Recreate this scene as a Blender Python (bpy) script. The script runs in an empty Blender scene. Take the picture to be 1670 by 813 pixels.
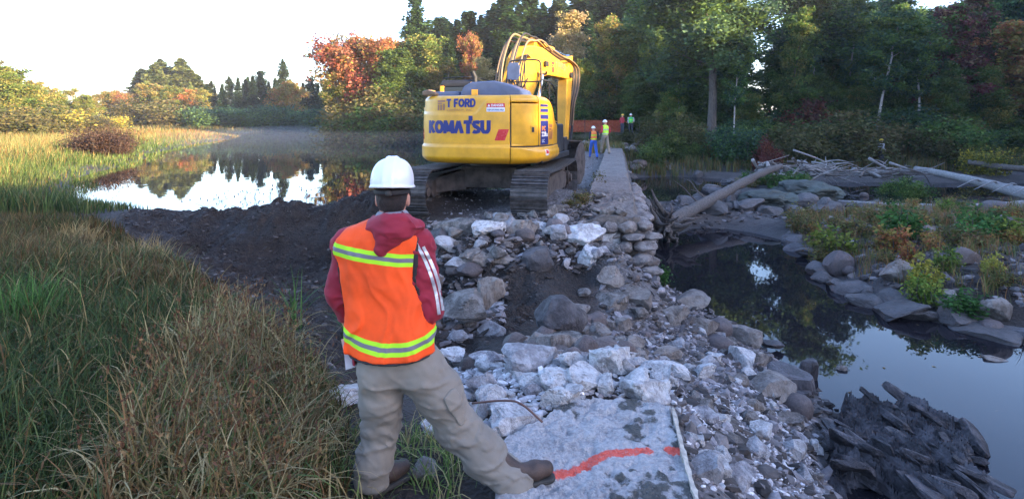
# Dam removal site in an autumn wood - Blender 4.5, self-contained procedural scene
import bpy, bmesh, math, random
import numpy as np
from math import sin, cos, tan, pi, radians, sqrt, atan2
from mathutils import Vector, Matrix

SC = bpy.context.scene
COL = SC.collection
# ---------------------------------------------------------------- camera
F = 950.0            # focal length in photo pixels (photo is 1670 px wide)
HZ = 195.0           # horizon row in the photo
CAMZ = 2.0
cam = bpy.data.cameras.new('camera')
cam.sensor_width = 36.0
cam.lens = 36.0 * F / 1670.0
cam.shift_y = -(406.5 - HZ) / 1670.0
cam.clip_start = 0.05
cam.clip_end = 3000
camo = bpy.data.objects.new('camera', cam)
COL.objects.link(camo)
camo.location = (0, 0, CAMZ)
camo.rotation_euler = (radians(90), 0, 0)
SC.camera = camo
# ---------------------------------------------------------------- light
SUN_EL, SUN_AZ = radians(13), radians(122)      # azimuth clockwise from +Y
sdir = Vector((sin(SUN_AZ) * cos(SUN_EL), cos(SUN_AZ) * cos(SUN_EL), sin(SUN_EL)))
W = bpy.data.worlds.new('World')
SC.world = W
W.use_nodes = True
nt = W.node_tree
sky = nt.nodes.new('ShaderNodeTexSky')
sky.sky_type = 'NISHITA'
sky.sun_disc = False
sky.sun_elevation = SUN_EL
sky.sun_rotation = SUN_AZ
sky.air_density = 1.0
sky.dust_density = 1.2
sky.ozone_density = 3.0
bg = nt.nodes['Background']
tint = nt.nodes.new('ShaderNodeMix'); tint.data_type = 'RGBA'; tint.blend_type = 'MULTIPLY'; tint.inputs[0].default_value = 1.0; tint.inputs[7].default_value = (1.04, .945, 1.02, 1)
nt.links.new(sky.outputs[0], tint.inputs[6]); nt.links.new(tint.outputs[2], bg.inputs[0])
bg.inputs[1].default_value = 0.15
sun = bpy.data.lights.new('sun', 'SUN')
sun.energy = 5.0
sun.angle = radians(0.5)
sun.color = (1.0, 0.76, 0.45)
suno = bpy.data.objects.new('sun', sun)
COL.objects.link(suno)
suno.rotation_euler = sdir.to_track_quat('Z', 'Y').to_euler()
SC.view_settings.view_transform = 'Standard'
SC.view_settings.look = 'None'
SC.view_settings.exposure = 2.8
SC.view_settings.gamma = 1.0
SC.cycles.use_denoising = True
SC.cycles.max_bounces = 5
SC.cycles.transparent_max_bounces = 8
SC.cycles.caustics_reflective = False
SC.cycles.caustics_refractive = False

RNG = np.random.default_rng(7)
rnd = random.Random(7)

def P(px, py, z):
    """photo pixel on a level plane -> world X, Y"""
    Y = F * (CAMZ - z) / (py - HZ)
    return ((px - 835) / F * Y, Y, z)
def PD(px, py, Y):
    """photo pixel at depth Y -> world point"""
    return ((px - 835) / F * Y, Y, CAMZ - (py - HZ) / F * Y)

# ---------------------------------------------------------------- noise
def _hash(ix, iy, iz, seed):
    h = (ix.astype(np.int64) * 374761393 + iy.astype(np.int64) * 668265263 + iz.astype(np.int64) * 2147483647 + seed * 1274126177) & 0xffffffff
    h = ((h ^ (h >> 13)) * 1274126177) & 0xffffffff
    h = (h ^ (h >> 16)) & 0xffffffff
    return h / 4294967295.0 * 2 - 1
def vnoise(p, seed=0):
    p = np.asarray(p, float)
    f = np.floor(p); t = p - f; t = t * t * t * (t * (t * 6 - 15) + 10)
    i = f.astype(np.int64)
    r = 0
    for dx in (0, 1):
        wx = t[..., 0] if dx else 1 - t[..., 0]
        for dy in (0, 1):
            wy = t[..., 1] if dy else 1 - t[..., 1]
            for dz in (0, 1):
                wz = t[..., 2] if dz else 1 - t[..., 2]
                r = r + wx * wy * wz * _hash(i[..., 0] + dx, i[..., 1] + dy, i[..., 2] + dz, seed)
    return r
def fbm(p, octv=4, seed=0, lac=2.03, gain=0.5):
    p = np.asarray(p, float); a = 1; s = 0; n = 0
    for k in range(octv):
        s = s + a * vnoise(p, seed + k * 17); n += a; a *= gain; p = p * lac
    return s / n
def fbm2(x, y, octv=4, seed=0, sc=1.0):
    return fbm(np.stack([x * sc, y * sc, np.zeros_like(x) + 0.5], -1), octv, seed)
def sstep(a, b, x):
    t = np.clip((x - a) / (b - a), 0, 1)
    return t * t * (3 - 2 * t)

# ---------------------------------------------------------------- mesh helpers
def mesh_np(name, V, polys, mats=(), midx=None, col=None, smooth=True):
    """polys: list of int arrays (M,k). col: (N,3|4) point colours"""
    me = bpy.data.meshes.new(name)
    V = np.asarray(V, np.float32)
    polys = [np.asarray(p, np.int32) for p in polys if len(p)]
    me.vertices.add(len(V)); me.vertices.foreach_set('co', V.ravel())
    tot = np.concatenate([np.full(len(p), p.shape[1], np.int32) for p in polys])
    loops = np.concatenate([p.ravel() for p in polys])
    start = np.concatenate([[0], np.cumsum(tot)[:-1]]).astype(np.int32)
    me.loops.add(len(loops)); me.loops.foreach_set('vertex_index', loops)
    me.polygons.add(len(tot)); me.polygons.foreach_set('loop_start', start)
    me.polygons.foreach_set('use_smooth', np.full(len(tot), bool(smooth)))
    if midx is not None: me.polygons.foreach_set('material_index', np.asarray(midx, np.int32))
    for m in mats: me.materials.append(m)
    if col is not None:
        a = me.color_attributes.new('col', 'FLOAT_COLOR', 'POINT')
        c = np.ones((len(V), 4), np.float32); c[:, :col.shape[1]] = col
        a.data.foreach_set('color', c.ravel())
    me.update(calc_edges=True)
    return me
class MB:
    """collects pieces, builds ONE mesh object"""
    XF = None
    def __init__(s): s.V = []; s.P = {}; s.M = {}; s.C = []; s.n = 0
    def add(s, V, F_, m=0, col=None):
        V = np.asarray(V, float).reshape(-1, 3)
        if MB.XF is not None: V = MB.XF(V)
        s.V.append(V)
        s.C.append(np.broadcast_to(np.asarray(col if col is not None else (1, 1, 1), float), (len(V), 3)))
        if isinstance(F_, np.ndarray): F_ = [F_]
        elif len(F_) and not isinstance(F_[0], np.ndarray):
            d = {}
            for f in F_: d.setdefault(len(f), []).append(f)
            F_ = [np.array(v) for v in d.values()]
        for a in F_:
            s.P.setdefault((a.shape[1], m), []).append(a + s.n)
        s.n += len(V)
    def mesh(s, name, mats, smooth=True, col=False):
        keys = sorted(s.P)
        pl = [np.concatenate(s.P[k]) for k in keys]
        mi = np.concatenate([np.full(len(p), k[1]) for p, k in zip(pl, keys)])
        return mesh_np(name, np.concatenate(s.V), pl, mats, mi, np.concatenate(s.C) if col else None, smooth)
def link(name, me, parent=None, loc=None, rot=None, scale=None):
    o = bpy.data.objects.new(name, me)
    COL.objects.link(o)
    if parent is not None: o.parent = parent
    if loc is not None: o.location = loc
    if rot is not None: o.rotation_euler = rot
    if scale is not None: o.scale = scale if hasattr(scale, '__len__') else (scale,) * 3
    return o
def tag(o, label=None, cat=None, group=None, kind=None):
    if label: o['label'] = label
    if cat: o['category'] = cat
    if group: o['group'] = group
    if kind or cat: o['kind'] = kind or 'thing'
    return o
def thing(name, label, cat, loc=(0, 0, 0), rz=0, group=None):
    return tag(link(name, None, None, loc, (0, 0, rz)), label, cat, group)
def copy_tree(o, parent=None):
    kids = list(o.children)
    c = o.copy(); COL.objects.link(c); c.parent = parent
    for k in kids: copy_tree(k, c)
    return c
def bevel_obj(o, w=0.01, seg=2):
    m = o.modifiers.new('bevel', 'BEVEL'); m.width = w; m.segments = seg; m.limit_method = 'ANGLE'; m.angle_limit = radians(35)
    return o
def smooth_angle(me, deg=35):
    """mark edges sharper than deg as sharp (mesh stays smooth elsewhere)"""
    bm = bmesh.new(); bm.from_mesh(me)
    for e in bm.edges:
        if len(e.link_faces) == 2 and e.calc_face_angle(0) > radians(deg): e.smooth = False
    bm.to_mesh(me); bm.free()
    return me
def box(x0, x1, y0, y1, z0, z1):
    V = [(x, y, z) for z in (z0, z1) for y in (y0, y1) for x in (x0, x1)]
    Fq = [(0, 2, 3, 1), (4, 5, 7, 6), (0, 1, 5, 4), (2, 6, 7, 3), (0, 4, 6, 2), (1, 3, 7, 5)]
    return np.array(V, float), np.array(Fq)
def tube(pts, rad, n=8, caps=True):
    pts = np.asarray(pts, float); m = len(pts)
    rad = np.broadcast_to(np.asarray(rad, float), (m,))
    T = np.gradient(pts, axis=0); T /= np.linalg.norm(T, axis=1)[:, None] + 1e-9
    up = np.array([0, 0, 1.0]) if abs(T[0, 2]) < .9 else np.array([1.0, 0, 0])
    a = np.cross(T[0], up); a /= np.linalg.norm(a)
    V = []
    ang = np.arange(n) / n * 2 * pi
    for i in range(m):
        a = a - T[i] * a.dot(T[i]); a /= np.linalg.norm(a) + 1e-9
        b = np.cross(T[i], a)
        V.append(pts[i] + rad[i] * (np.cos(ang)[:, None] * a + np.sin(ang)[:, None] * b))
    V = np.concatenate(V)
    i = np.arange(m - 1)[:, None] * n; k = np.arange(n)[None]; k2 = (k + 1) % n
    Q = np.stack([i + k, i + k2, i + n + k2, i + n + k], -1).reshape(-1, 4)
    if caps:
        V = np.concatenate([V, pts[:1], pts[-1:]])
        c0, c1 = len(V) - 2, len(V) - 1; kk = np.arange(n); k2 = (kk + 1) % n
        Tt = np.concatenate([np.stack([np.full(n, c0), k2, kk], 1), np.stack([np.full(n, c1), (m - 1) * n + kk, (m - 1) * n + k2], 1)])
        return V, [Q, Tt]
    return V, [Q]
def prism(poly, y0, y1, axis='y'):
    """extrude a 2D outline (x,z) between y0 and y1"""
    n = len(poly); poly = np.asarray(poly, float)
    def lay(y): return np.column_stack([poly[:, 0], np.full(n, y), poly[:, 1]])
    V = np.concatenate([lay(y0), lay(y1)])
    if axis == 'x': V = V[:, [1, 0, 2]]
    if axis == 'z': V = V[:, [0, 2, 1]]
    Fs = [tuple(range(n)), tuple(range(2 * n - 1, n - 1, -1))] + [(i, i + n, (i + 1) % n + n, (i + 1) % n) for i in range(n)]
    return V, Fs
def fix_normals(me):
    bm = bmesh.new(); bm.from_mesh(me); bmesh.ops.recalc_face_normals(bm, faces=bm.faces); bm.to_mesh(me); bm.free(); return me
def curve_pts(ctrl, n=24):
    """Catmull-Rom through control points"""
    c = np.asarray(ctrl, float); c = np.concatenate([[2 * c[0] - c[1]], c, [2 * c[-1] - c[-2]]])
    out = []; m = len(c) - 3
    for u in np.linspace(0, m - 1e-6, n):
        i = int(u); t = u - i; a, b, d, e = c[i:i + 4]
        out.append(.5 * ((2 * b) + (-a + d) * t + (2 * a - 5 * b + 4 * d - e) * t * t + (-a + 3 * b - 3 * d + e) * t ** 3))
    return np.array(out)

# ---------------------------------------------------------------- materials
class NT:
    def __init__(s, name):
        s.m = bpy.data.materials.new(name); s.m.use_nodes = True
        s.t = s.m.node_tree; s.bsdf = s.t.nodes['Principled BSDF']; s.out = s.t.nodes['Material Output']
        s.bsdf.inputs['Roughness'].default_value = 0.8
    def n(s, typ, **kw):
        nd = s.t.nodes.new('ShaderNode' + typ)
        for k, v in kw.items():
            if hasattr(nd, k) and k not in ('Scale',): setattr(nd, k, v)
            else: s.set(nd, k, v)
        return nd
    def set(s, nd, k, v):
        k = int(k[1:]) if isinstance(k, str) and k[0] == '_' and k[1:].isdigit() else k
        inp = nd.inputs[k]
        if isinstance(v, bpy.types.NodeSocket): s.t.links.new(v, inp)
        else:
            if isinstance(v, tuple) and len(v) == 3 and inp.type == 'RGBA': v = v + (1,)
            inp.default_value = v
    def B(s, **kw):
        for k, v in kw.items(): s.set(s.bsdf, k.replace('_', ' '), v)
        return s
    def coord(s, kind='Object'):
        return s.n('TexCoord').outputs[kind]
    def pos(s): return s.n('NewGeometry').outputs['Position']
    def noise(s, vec, scale, detail=4, rough=.55, out=0, dist=0.0):
        return s.n('TexNoise', Vector=vec, Scale=scale, Detail=detail, Roughness=rough, Distortion=dist).outputs[out]
    def ramp(s, fac, stops, interp='LINEAR'):
        r = s.n('ValToRGB'); s.set(r, 'Fac', fac); cr = r.color_ramp; cr.interpolation = interp
        while len(cr.elements) < len(stops): cr.elements.new(.5)
        for e, (p, c) in zip(cr.elements, stops):
            e.position = p; e.color = (c if len(c) == 4 else tuple(c) + (1,)) if hasattr(c, '__len__') else (c, c, c, 1)
        return r.outputs[0]
    def mix(s, fac, a, b, mode='MIX'):
        x = s.n('Mix', data_type='RGBA', blend_type=mode)
        for k, v in ((0, fac), (6, a), (7, b)):
            inp = x.inputs[k]
            if isinstance(v, bpy.types.NodeSocket): s.t.links.new(v, inp)
            else: inp.default_value = v if not isinstance(v, tuple) else (v + (1,) if len(v) == 3 else v)
        return x.outputs[2]
    def math(s, op, a, b=0.0, c=0.0, clamp=False):
        x = s.n('Math', operation=op); x.use_clamp = clamp
        for i, v in enumerate((a, b, c)):
            if isinstance(v, bpy.types.NodeSocket): s.t.links.new(v, x.inputs[i])
            else: x.inputs[i].default_value = v
        return x.outputs[0]
    def bump(s, h, strength=.5, dist=.02, normal=None):
        b = s.n('Bump', Strength=strength, Distance=dist, Height=h)
        if normal is not None: s.set(b, 'Normal', normal)
        s.set(s.bsdf, 'Normal', b.outputs[0]); return b.outputs[0]
    def objrand(s): return s.n('ObjectInfo').outputs['Random']
def flat(name, c, rough=.6, metal=0.0, var=0.12, sc=6.0, bump=0.0, coat=0.0):
    """a plain paint, cloth or metal with slight grime variation"""
    t = NT(name); v = t.coord()
    f = t.noise(v, sc, 5, .6)
    c2 = tuple(x * (1 - var * 2.2) for x in c)
    t.B(Base_Color=t.ramp(f, [(.3, c2), (.62, c)]), Roughness=t.math('MULTIPLY_ADD', t.noise(v, sc * 3, 3), .25, rough - .12), Metallic=metal)
    if coat: t.B(Coat_Weight=coat, Coat_Roughness=.15)
    if bump: t.bump(t.noise(v, sc * 12, 4), bump, .01)
    return t.m
# ================================================================ TERRAIN
ZP, ZS = -0.3, -1.6      # pond level, lower pool level
def dam_s(X, Y): return X - (-0.1 + 0.18 * Y)     # offset from the dam line, + is downstream
POND = np.array([(-9.8,14.2),(-12.0,15.6),(-16.2,22),(-20.8,31),(-30,54),(-43,95),(-54,150),(-42,154),(-32,112),(-24,82),(-20,74),(-10,68),(-2,60),(3,48),(4.6,42),(2.7,30),(1.0,20),(-1.5,17.2),(-4,16.2),(-5.5,15.9),(-7,14.9),(-8.2,14.3)])
def _wiggle(P_, amp, f, seed):
    out = []
    for i in range(len(P_)):
        a, b = np.array(P_[i]), np.array(P_[(i + 1) % len(P_)]); L = np.linalg.norm(b - a); n = max(1, int(L / max(.6, .05 * a[1])))
        e = (b - a) / L; nn = np.array([e[1], -e[0]])
        for k in range(n):
            p = a + (b - a) * k / n; s = .3 + .022 * p[1]; out.append(tuple(p + nn * s * amp * fbm(np.array([[p[0] * f / s, p[1] * f / s, 0]]), 3, seed)[0]))
    return np.array(out)
POND = _wiggle(POND, 1.3, .35, 6)
POOL = np.array([(4.4,2),(3.6,3),(3.1,4.5),(3.1,5.6),(3.7,6.6),(4.0,7.4),(3.95,9.1),(3.9,10.2),(3.5,12.0),(3.05,13.0),(3.1,15.5),(3.8,17.3),(5.0,18.0),(6.0,19.3),(7.0,19.3),(7.7,18.5),(8.35,16.7),(7.3,13.96),(6.9,11.8),(7.4,10.5),(7.9,9.8),(8.2,9.3),(11,8.6),(18,8),(18,-6),(6,-4)])
CHAN = np.array([(5.0,24),(5.6,29),(7.5,36),(10,37),(13.5,35),(12.5,31),(9,27.5),(7,24.5)])
CHAN2 = np.array([(13.2,24.5),(15.5,30.5),(18,33.5),(30,33),(42,30),(42,21),(26,21.8),(19,22.4),(15,22.6)])
def sdist(poly, X, Y):
    d2 = np.full(X.shape, 1e18); ins = np.zeros(X.shape, bool); n = len(poly)
    for i in range(n):
        ax, ay = poly[i]; bx, by = poly[(i + 1) % n]
        ex, ey = bx - ax, by - ay
        t = np.clip(((X - ax) * ex + (Y - ay) * ey) / (ex * ex + ey * ey), 0, 1)
        d2 = np.minimum(d2, (X - ax - t * ex) ** 2 + (Y - ay - t * ey) ** 2)
        c = ((ay > Y) != (by > Y)) & (X < ex * (Y - ay) / (ey if ey else 1e-9) + ax)
        ins ^= c
    d = np.sqrt(d2)
    return np.where(ins, -d, d)
# control points read off the photograph: px, py, z
CP = [(1000,813,-.02),(1000,665,-.02),(850,760,-.02),(1110,760,-.04),(600,805,0),(750,805,-.04),(900,813,-.02),
 (950,610,.05),(850,655,-.02),(1040,625,.04),(770,640,-.12),(700,700,-.1),(700,640,-.25),
 (950,570,-.3),(800,565,-.45),(720,600,-.38),(850,530,-.6),(750,520,-.62),(950,540,-.5),(900,490,-.5),(1010,585,-.4),
 (700,375,.08),(800,372,.1),(900,372,.13),(960,375,.13),(800,430,-.15),(800,470,-.45),(720,430,-.2),(900,430,-.2),(720,480,-.6),(700,530,-.68),
 (1000,405,0.0),(1040,440,-.6),(1045,480,-1.25),(1000,460,-.75),(950,500,-.62),(950,450,-.4),(1000,520,-.75),(1050,540,-.95),(1100,500,-1.3),(1150,560,-1.25),
 (1100,600,-.75),(1150,650,-.65),(1200,620,-1.12),(1250,700,-.95),(1300,700,-1.3),(1200,780,-.45),(1300,800,-.9),(1160,720,-.3),(1130,813,-.12),
 (450,345,-.15),(350,350,-.2),(250,345,-.2),(560,335,-.1),(330,362,-.15),(450,366,-.12),(560,360,-.05),(640,350,.1),
 (330,405,-.62),(450,408,-.62),(560,400,-.5),(640,400,-.4),(400,440,-.85),(500,440,-.85),(330,430,-.72),(250,395,-.35),(600,435,-.8),(650,480,-.78),(560,485,-.85),(420,470,-.75),
 (500,474,-.12),(545,505,-.12),(600,535,-.3),(650,590,-.45),(580,600,-.3),(600,660,-.12),
 (200,376,.05),(300,440,.05),(400,500,0),(480,560,0),(540,620,0),(560,700,0),(0,380,.2),(100,450,.25),(200,550,.25),(0,600,.3),(0,813,.35),(300,650,.2),(300,813,.2),(450,750,.1),(-200,420,.25)]
CPW = [P(*c) for c in CP] + [(-3,0,.4),(0,0,.15),(2.2,0,-.2),(0,-5,.3),(-8,0,.5),(-8,-6,.7),(3,-5,-.4),(1.2,1.5,-.05),(-.2,1.8,0),
 (-2.5,10.6,.11),(-2.9,15,.08),(1,10.4,.12),(1,15,.12),(-.5,12.5,.12),(1.6,11.5,.12),(1.9,13,.12),(2.2,16.0,.1),(-4,13,-.05),(-3.6,16,-.2),(-9,13,-.1),(-10,11,.15),(-12,9,.3),(-12,14,-.05),
 (3.1,4.5,-1.6),(3.1,5.6,-1.6),(3.7,6.6,-1.6),(4,7.4,-1.6),(3.95,9.1,-1.6),(3.9,10.2,-1.6),(3.5,12.4,-1.6),(3.05,13.4,-1.6),(3.1,15.5,-1.6),(4.5,2,-1.6),(5,-4,-1.6),(4.6,6,-1.7),(4.6,9,-1.75)]
CPW = np.array(CPW)
def _tps_fit(P3, lam=0.02):
    n = len(P3); d = np.linalg.norm(P3[:, None, :2] - P3[None, :, :2], axis=2)
    K = np.where(d > 0, d * d * np.log(d + 1e-12), 0) + lam * np.eye(n)
    A = np.zeros((n + 3, n + 3)); A[:n, :n] = K; A[:n, n] = 1; A[:n, n + 1:] = P3[:, :2]; A[n, :n] = 1; A[n + 1:, :n] = P3[:, :2].T
    b = np.zeros(n + 3); b[:n] = P3[:, 2]
    return np.linalg.solve(A, b)
_TW = _tps_fit(CPW)
def near_h(X, Y):
    sh = X.shape; X = X.ravel(); Y = Y.ravel(); z = np.empty(len(X))
    for i in range(0, len(X), 20000):
        x, y = X[i:i + 20000], Y[i:i + 20000]
        d2 = (x[:, None] - CPW[None, :, 0]) ** 2 + (y[:, None] - CPW[None, :, 1]) ** 2
        z[i:i + 20000] = (0.5 * d2 * np.log(d2 + 1e-12)) @ _TW[:-3] + _TW[-3] + _TW[-2] * x + _TW[-1] * y
    return z.reshape(sh)
GRASS_EDGE = np.array([P(*c)[:2] for c in [(150,372,.08),(200,378,.05),(300,440,.05),(400,500,0),(480,560,0),(540,625,0),(560,700,0),(565,813,0)]] + [(-.75,1.5),(-.6,-1),(-3,-8),(-40,-8),(-40,10.5),(-14,11)])
SLOPE = np.array([(1.0,2.0),(.9,4.4),(1.0,5.6),(1.3,8.6),(1.8,10.4),(2.5,10.8),(3.0,13),(3.6,12.6),(4.1,9.5),(4.2,7),(3.3,5),(3.8,2.5)])
BASIN = np.array([P(*c)[:2] for c in [(200,350,-.2),(560,325,-.1),(680,372,0),(900,380,0),(900,470,-.45),(840,545,-.6),(660,640,-.3),(560,640,-.1),(470,560,-.1),(300,440,0),(190,385,0)]])
def height(X, Y, detail=True):
    s = dam_s(X, Y)
    dp, dl = sdist(POND, X, Y), sdist(POOL, X, Y)
    dc = np.minimum(sdist(CHAN, X, Y), sdist(CHAN2, X, Y))
    n1 = fbm2(X, Y, 4, 3, .12); n2 = fbm2(X, Y, 4, 5, .6); n3 = fbm2(X, Y, 3, 9, 2.2)
    # upstream, far
    rise = np.clip(dp, 0, 200)
    up = ZP + np.where(dp < 0, np.maximum(dp * .25, -1.0), np.minimum(rise * .25, .14) + np.clip(rise - 8, 0, 200) * .012 + .12 * sstep(0, 6, rise) * n1)
    right_bank = sstep(-30, -6, X) * sstep(50, 66, Y)
    up = up + right_bank * np.clip(rise, 0, 40) * .04 * (dp > 0)
    # strip of fill along the dam
    strip = sstep(-3.0, -2.2, s) * sstep(12, 17, Y)
    up = np.where(dp > -1.5, up * (1 - strip) + strip * (-.06 - .004 * np.clip(Y - 20, 0, 30)), up)
    # downstream, far
    dw = np.minimum(dl, dc)
    bed = ZS + np.where(dw < 0, np.maximum(dw * .5, -.7), np.minimum(dw * .3, .3) + .12 * n2 * sstep(0, 1, dw))
    isl = sdist(np.array([(8,17.5),(7.6,14),(7.3,12),(7.8,10.8),(9,9.9),(14,9.2),(30,10),(34,18),(22,20.5),(13,21)]), X, Y)
    bed = bed + .38 * sstep(.2, -2.0, isl)
    bank_line = 38 + 2.0 * vnoise(np.stack([X * .12, X * 0, X * 0], -1), 4) - .25 * np.clip(X - 20, 0, 40)
    b = Y - bank_line
    bed = bed + 1.35 * sstep(-1, 6, b) + np.clip(b - 4, 0, 60) * .045 + .15 * n1 * sstep(0, 6, b)
    # join of the two sides beyond the far dam end
    join = sstep(40.5, 45, Y)
    step = sstep(.60, .64, s) * (1 - join) + sstep(-2.5, 14, s) * join
    far_common = .1 + .5 * sstep(41, 47, Y) + np.clip(Y - 47, 0, 60) * .035
    up = np.where(Y > 41, np.where(dp > 0, np.maximum(up, (far_common * sstep(.5, 6, dp) + up * (1 - sstep(.5, 6, dp))) * sstep(-30, -8, X) + up * (1 - sstep(-30, -8, X))), up), up)
    far = up * (1 - step) + bed * step
    nh = near_h(np.clip(X, -14, 8), np.clip(Y, -8, 19))
    nh_l = np.where(dl < .5, (ZS + np.maximum(dl * .5, -.7)) * (1 - sstep(-.15, .45, dl)) + nh * sstep(-.15, .45, dl), nh)
    # near weight
    wy = 1 - sstep(13.5, 17.5, Y)
    wx = sstep(-14, -10, X)
    wdam = 1 - sstep(.60, .64, s) * sstep(10.9, 11.4, Y)          # wall: downstream side is river bed
    wpool = 1 - sstep(5.0, 5.6, X)
    w = wy * wdam * np.where(Y > 2, wpool, 1 - sstep(3.5, 5, X))
    base_left = .25 + .1 * n1
    w2 = wx
    leftfar = np.where(Y < 12, base_left, far)
    z = nh_l * w + far * (1 - w)
    z = z * w2 + (leftfar * (1 - sstep(10, 15, Y)) + far * sstep(10, 15, Y)) * (1 - w2)
    # banks out of the picture, behind and to the right
    beh = sstep(2, -6, Y) * sstep(10, 22, X) + sstep(-6, -14, Y)
    z = z * (1 - np.clip(beh, 0, 1)) + (.6 + .3 * n1) * np.clip(beh, 0, 1)
    if detail:
        near = (1 - sstep(14, 30, Y)) * sstep(-20, -13, X) * (1 - sstep(14, 24, X))
        g = sstep(.2, -.3, sdist(GRASS_EDGE, X, Y))
        sl = sstep(.15, -.25, sdist(SLOPE, X, Y)); ba = sstep(.2, -.3, sdist(BASIN, X, Y))
        wet = sstep(-.05, .3, np.minimum(dp, dw))
        n4 = fbm2(X, Y, 4, 21, 5.5); rid = 1 - np.abs(fbm2(X, Y, 4, 33, 1.6)) * 2
        z = z + near * wet * (.03 * n3 + g * .06 * n2 + sl * (.06 * n3 + .035 * n4) + ba * (.13 * n3 + .09 * n4 + .16 * (rid - .6) + .04 * fbm2(X, Y, 3, 39, 13)))
        # wheel and track ruts on the fill
        pad = sstep(-3, -2.4, s) * sstep(.2, -.1, s) * sstep(9.9, 10.6, Y)
        z = z + pad * near * .012 * np.sin(Y * 31)
        bedm = sstep(0, .6, dw) * (s > .7) * sstep(36, 34, Y) * (Y > 12)
        z = z + bedm * (.16 * np.abs(fbm2(X + .5 * Y, Y * 2.2, 4, 41, .8)) + .05 * n4)
    return z
def hz(x, y):
    return float(height(np.array([float(x)]), np.array([float(y)]))[0])
def hza(X, Y): return height(np.asarray(X, float), np.asarray(Y, float))

def axis_pts(segs):
    out = []
    for a, b, n in segs: out += list(np.linspace(a, b, n, endpoint=False))
    return np.array(out + [segs[-1][1]])
gx = axis_pts([(-600,-120,14),(-120,-40,34),(-40,-14,50),(-14,-7,70),(-7,4.6,250),(4.6,14,110),(14,44,90),(44,120,40),(120,600,14)])
gy = axis_pts([(-150,-20,16),(-20,1,30),(1,3,30),(3,13.5,240),(13.5,22,110),(22,46,120),(46,90,60),(90,200,50),(200,900,20)])
GX, GY = np.meshgrid(gx, gy)
GZ = height(GX, GY)
nx_, ny_ = len(gx), len(gy)
ii = (np.arange(ny_ - 1)[:, None] * nx_ + np.arange(nx_ - 1)[None]).ravel()
gq = np.stack([ii, ii + 1, ii + nx_ + 1, ii + nx_], 1)
# surface kinds as masks: r soil, g grass, b gravel/rubble fines
gm = sstep(.15, -.15, sdist(GRASS_EDGE, GX, GY))
dP_ = sdist(POND, GX, GY); dS_ = sdist(POOL, GX, GY); S_ = dam_s(GX, GY)
marsh = sstep(.2, 1.2, dP_) * (S_ < -4) * sstep(13.6, 15.4, GY + .25 * (GX + 11) * (GX < -9))
woods = sstep(39, 43, GY) * (S_ > -8) + sstep(60, 66, GY) * (GX > -30) + (GY < -6) + (GX > 40) * (GY < 40)
grassm = np.clip(gm + marsh + woods * .9, 0, 1) * (1 - 0.0)
slm = sstep(.3, -.3, sdist(SLOPE, GX, GY))
fill = sstep(-3.2, -2.2, S_) * (S_ < .7) * sstep(9.8, 10.4, GY) * (1 - sstep(41, 44, GY))
bedm_ = ((S_ > .62) & (GY > 11.2) & (GY < 40)) * 1.0
grav = np.clip(slm + fill * .85, 0, 1)
wetm = np.clip(1 - np.minimum(np.abs(GZ - ZP) + 10 * (S_ > 0), np.abs(GZ - ZS) + 10 * (S_ < -1)) / .22, 0, 1)
gcol = np.stack([grassm.ravel(), grav.ravel(), bedm_.ravel(), wetm.ravel()], 1)

t = NT('ground_soil')
pv = t.pos()
sep = t.n('SeparateColor'); va = t.n('Attribute', attribute_name='col'); t.set(sep, 'Color', va.outputs['Color'])
G_, R_, BD = sep.outputs[0], sep.outputs[1], sep.outputs[2]
wet = va.outputs['Alpha']
nA = t.noise(pv, 1.1, 6, .62); nB = t.noise(pv, 9, 5, .6); nC = t.noise(pv, 45, 4, .6); nL = t.noise(pv, .12, 3)
soil = t.mix(t.math('MULTIPLY', nB, 1.0), t.ramp(nA, [(.3, (.015, .010, .007)), (.6, (.036, .024, .017)), (.78, (.10, .062, .038))]), t.ramp(nB, [(.35, (.009, .006, .005)), (.65, (.06, .041, .03))]))
gravel = t.ramp(t.n('TexVoronoi', Vector=pv, Scale=26.0).outputs['Color'], [(.1, (.11, .095, .09)), (.5, (.2, .18, .175)), (.9, (.3, .28, .28))])
gravel = t.mix(t.math('MULTIPLY', nA, .8), gravel, (.12, .1, .09))
grassc = t.mix(nB, t.ramp(nL, [(.35, (.04, .045, .015)), (.6, (.10, .075, .03))]), t.ramp(nC, [(.3, (.035, .04, .015)), (.7, (.14, .12, .045))]))
bedc = t.ramp(nA, [(.3, (.05, .045, .045)), (.55, (.1, .09, .088)), (.75, (.16, .13, .11))])
c = t.mix(R_, soil, gravel); c = t.mix(BD, c, bedc)
gfac = t.math('ADD', G_, t.math('MULTIPLY_ADD', nB, .5, -.25)); gfac = t.ramp(gfac, [(.4, 0.0), (.6, 1.0)])
c = t.mix(gfac, c, grassc)
c = t.mix(t.math('MULTIPLY', wet, .55), c, (.025, .02, .017))
t.B(Base_Color=c, Roughness=t.math('MULTIPLY_ADD', wet, -.35, .92))
hgt = t.math('ADD', t.math('MULTIPLY', nB, 1.0), t.math('ADD', t.math('MULTIPLY', nC, .5), t.math('MULTIPLY', t.n('TexVoronoi', Vector=pv, Scale=30.0).outputs['Distance'], .5)))
t.bump(hgt, 1.0, .09)
MAT_GROUND = t.m
me = mesh_np('ground', np.stack([GX.ravel(), GY.ravel(), GZ.ravel()], 1), [gq], [MAT_GROUND])
a = me.color_attributes.new('col', 'FLOAT_COLOR', 'POINT'); a.data.foreach_set('color', gcol.astype(np.float32).ravel())
tag(link('ground', me), kind='structure')

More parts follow.
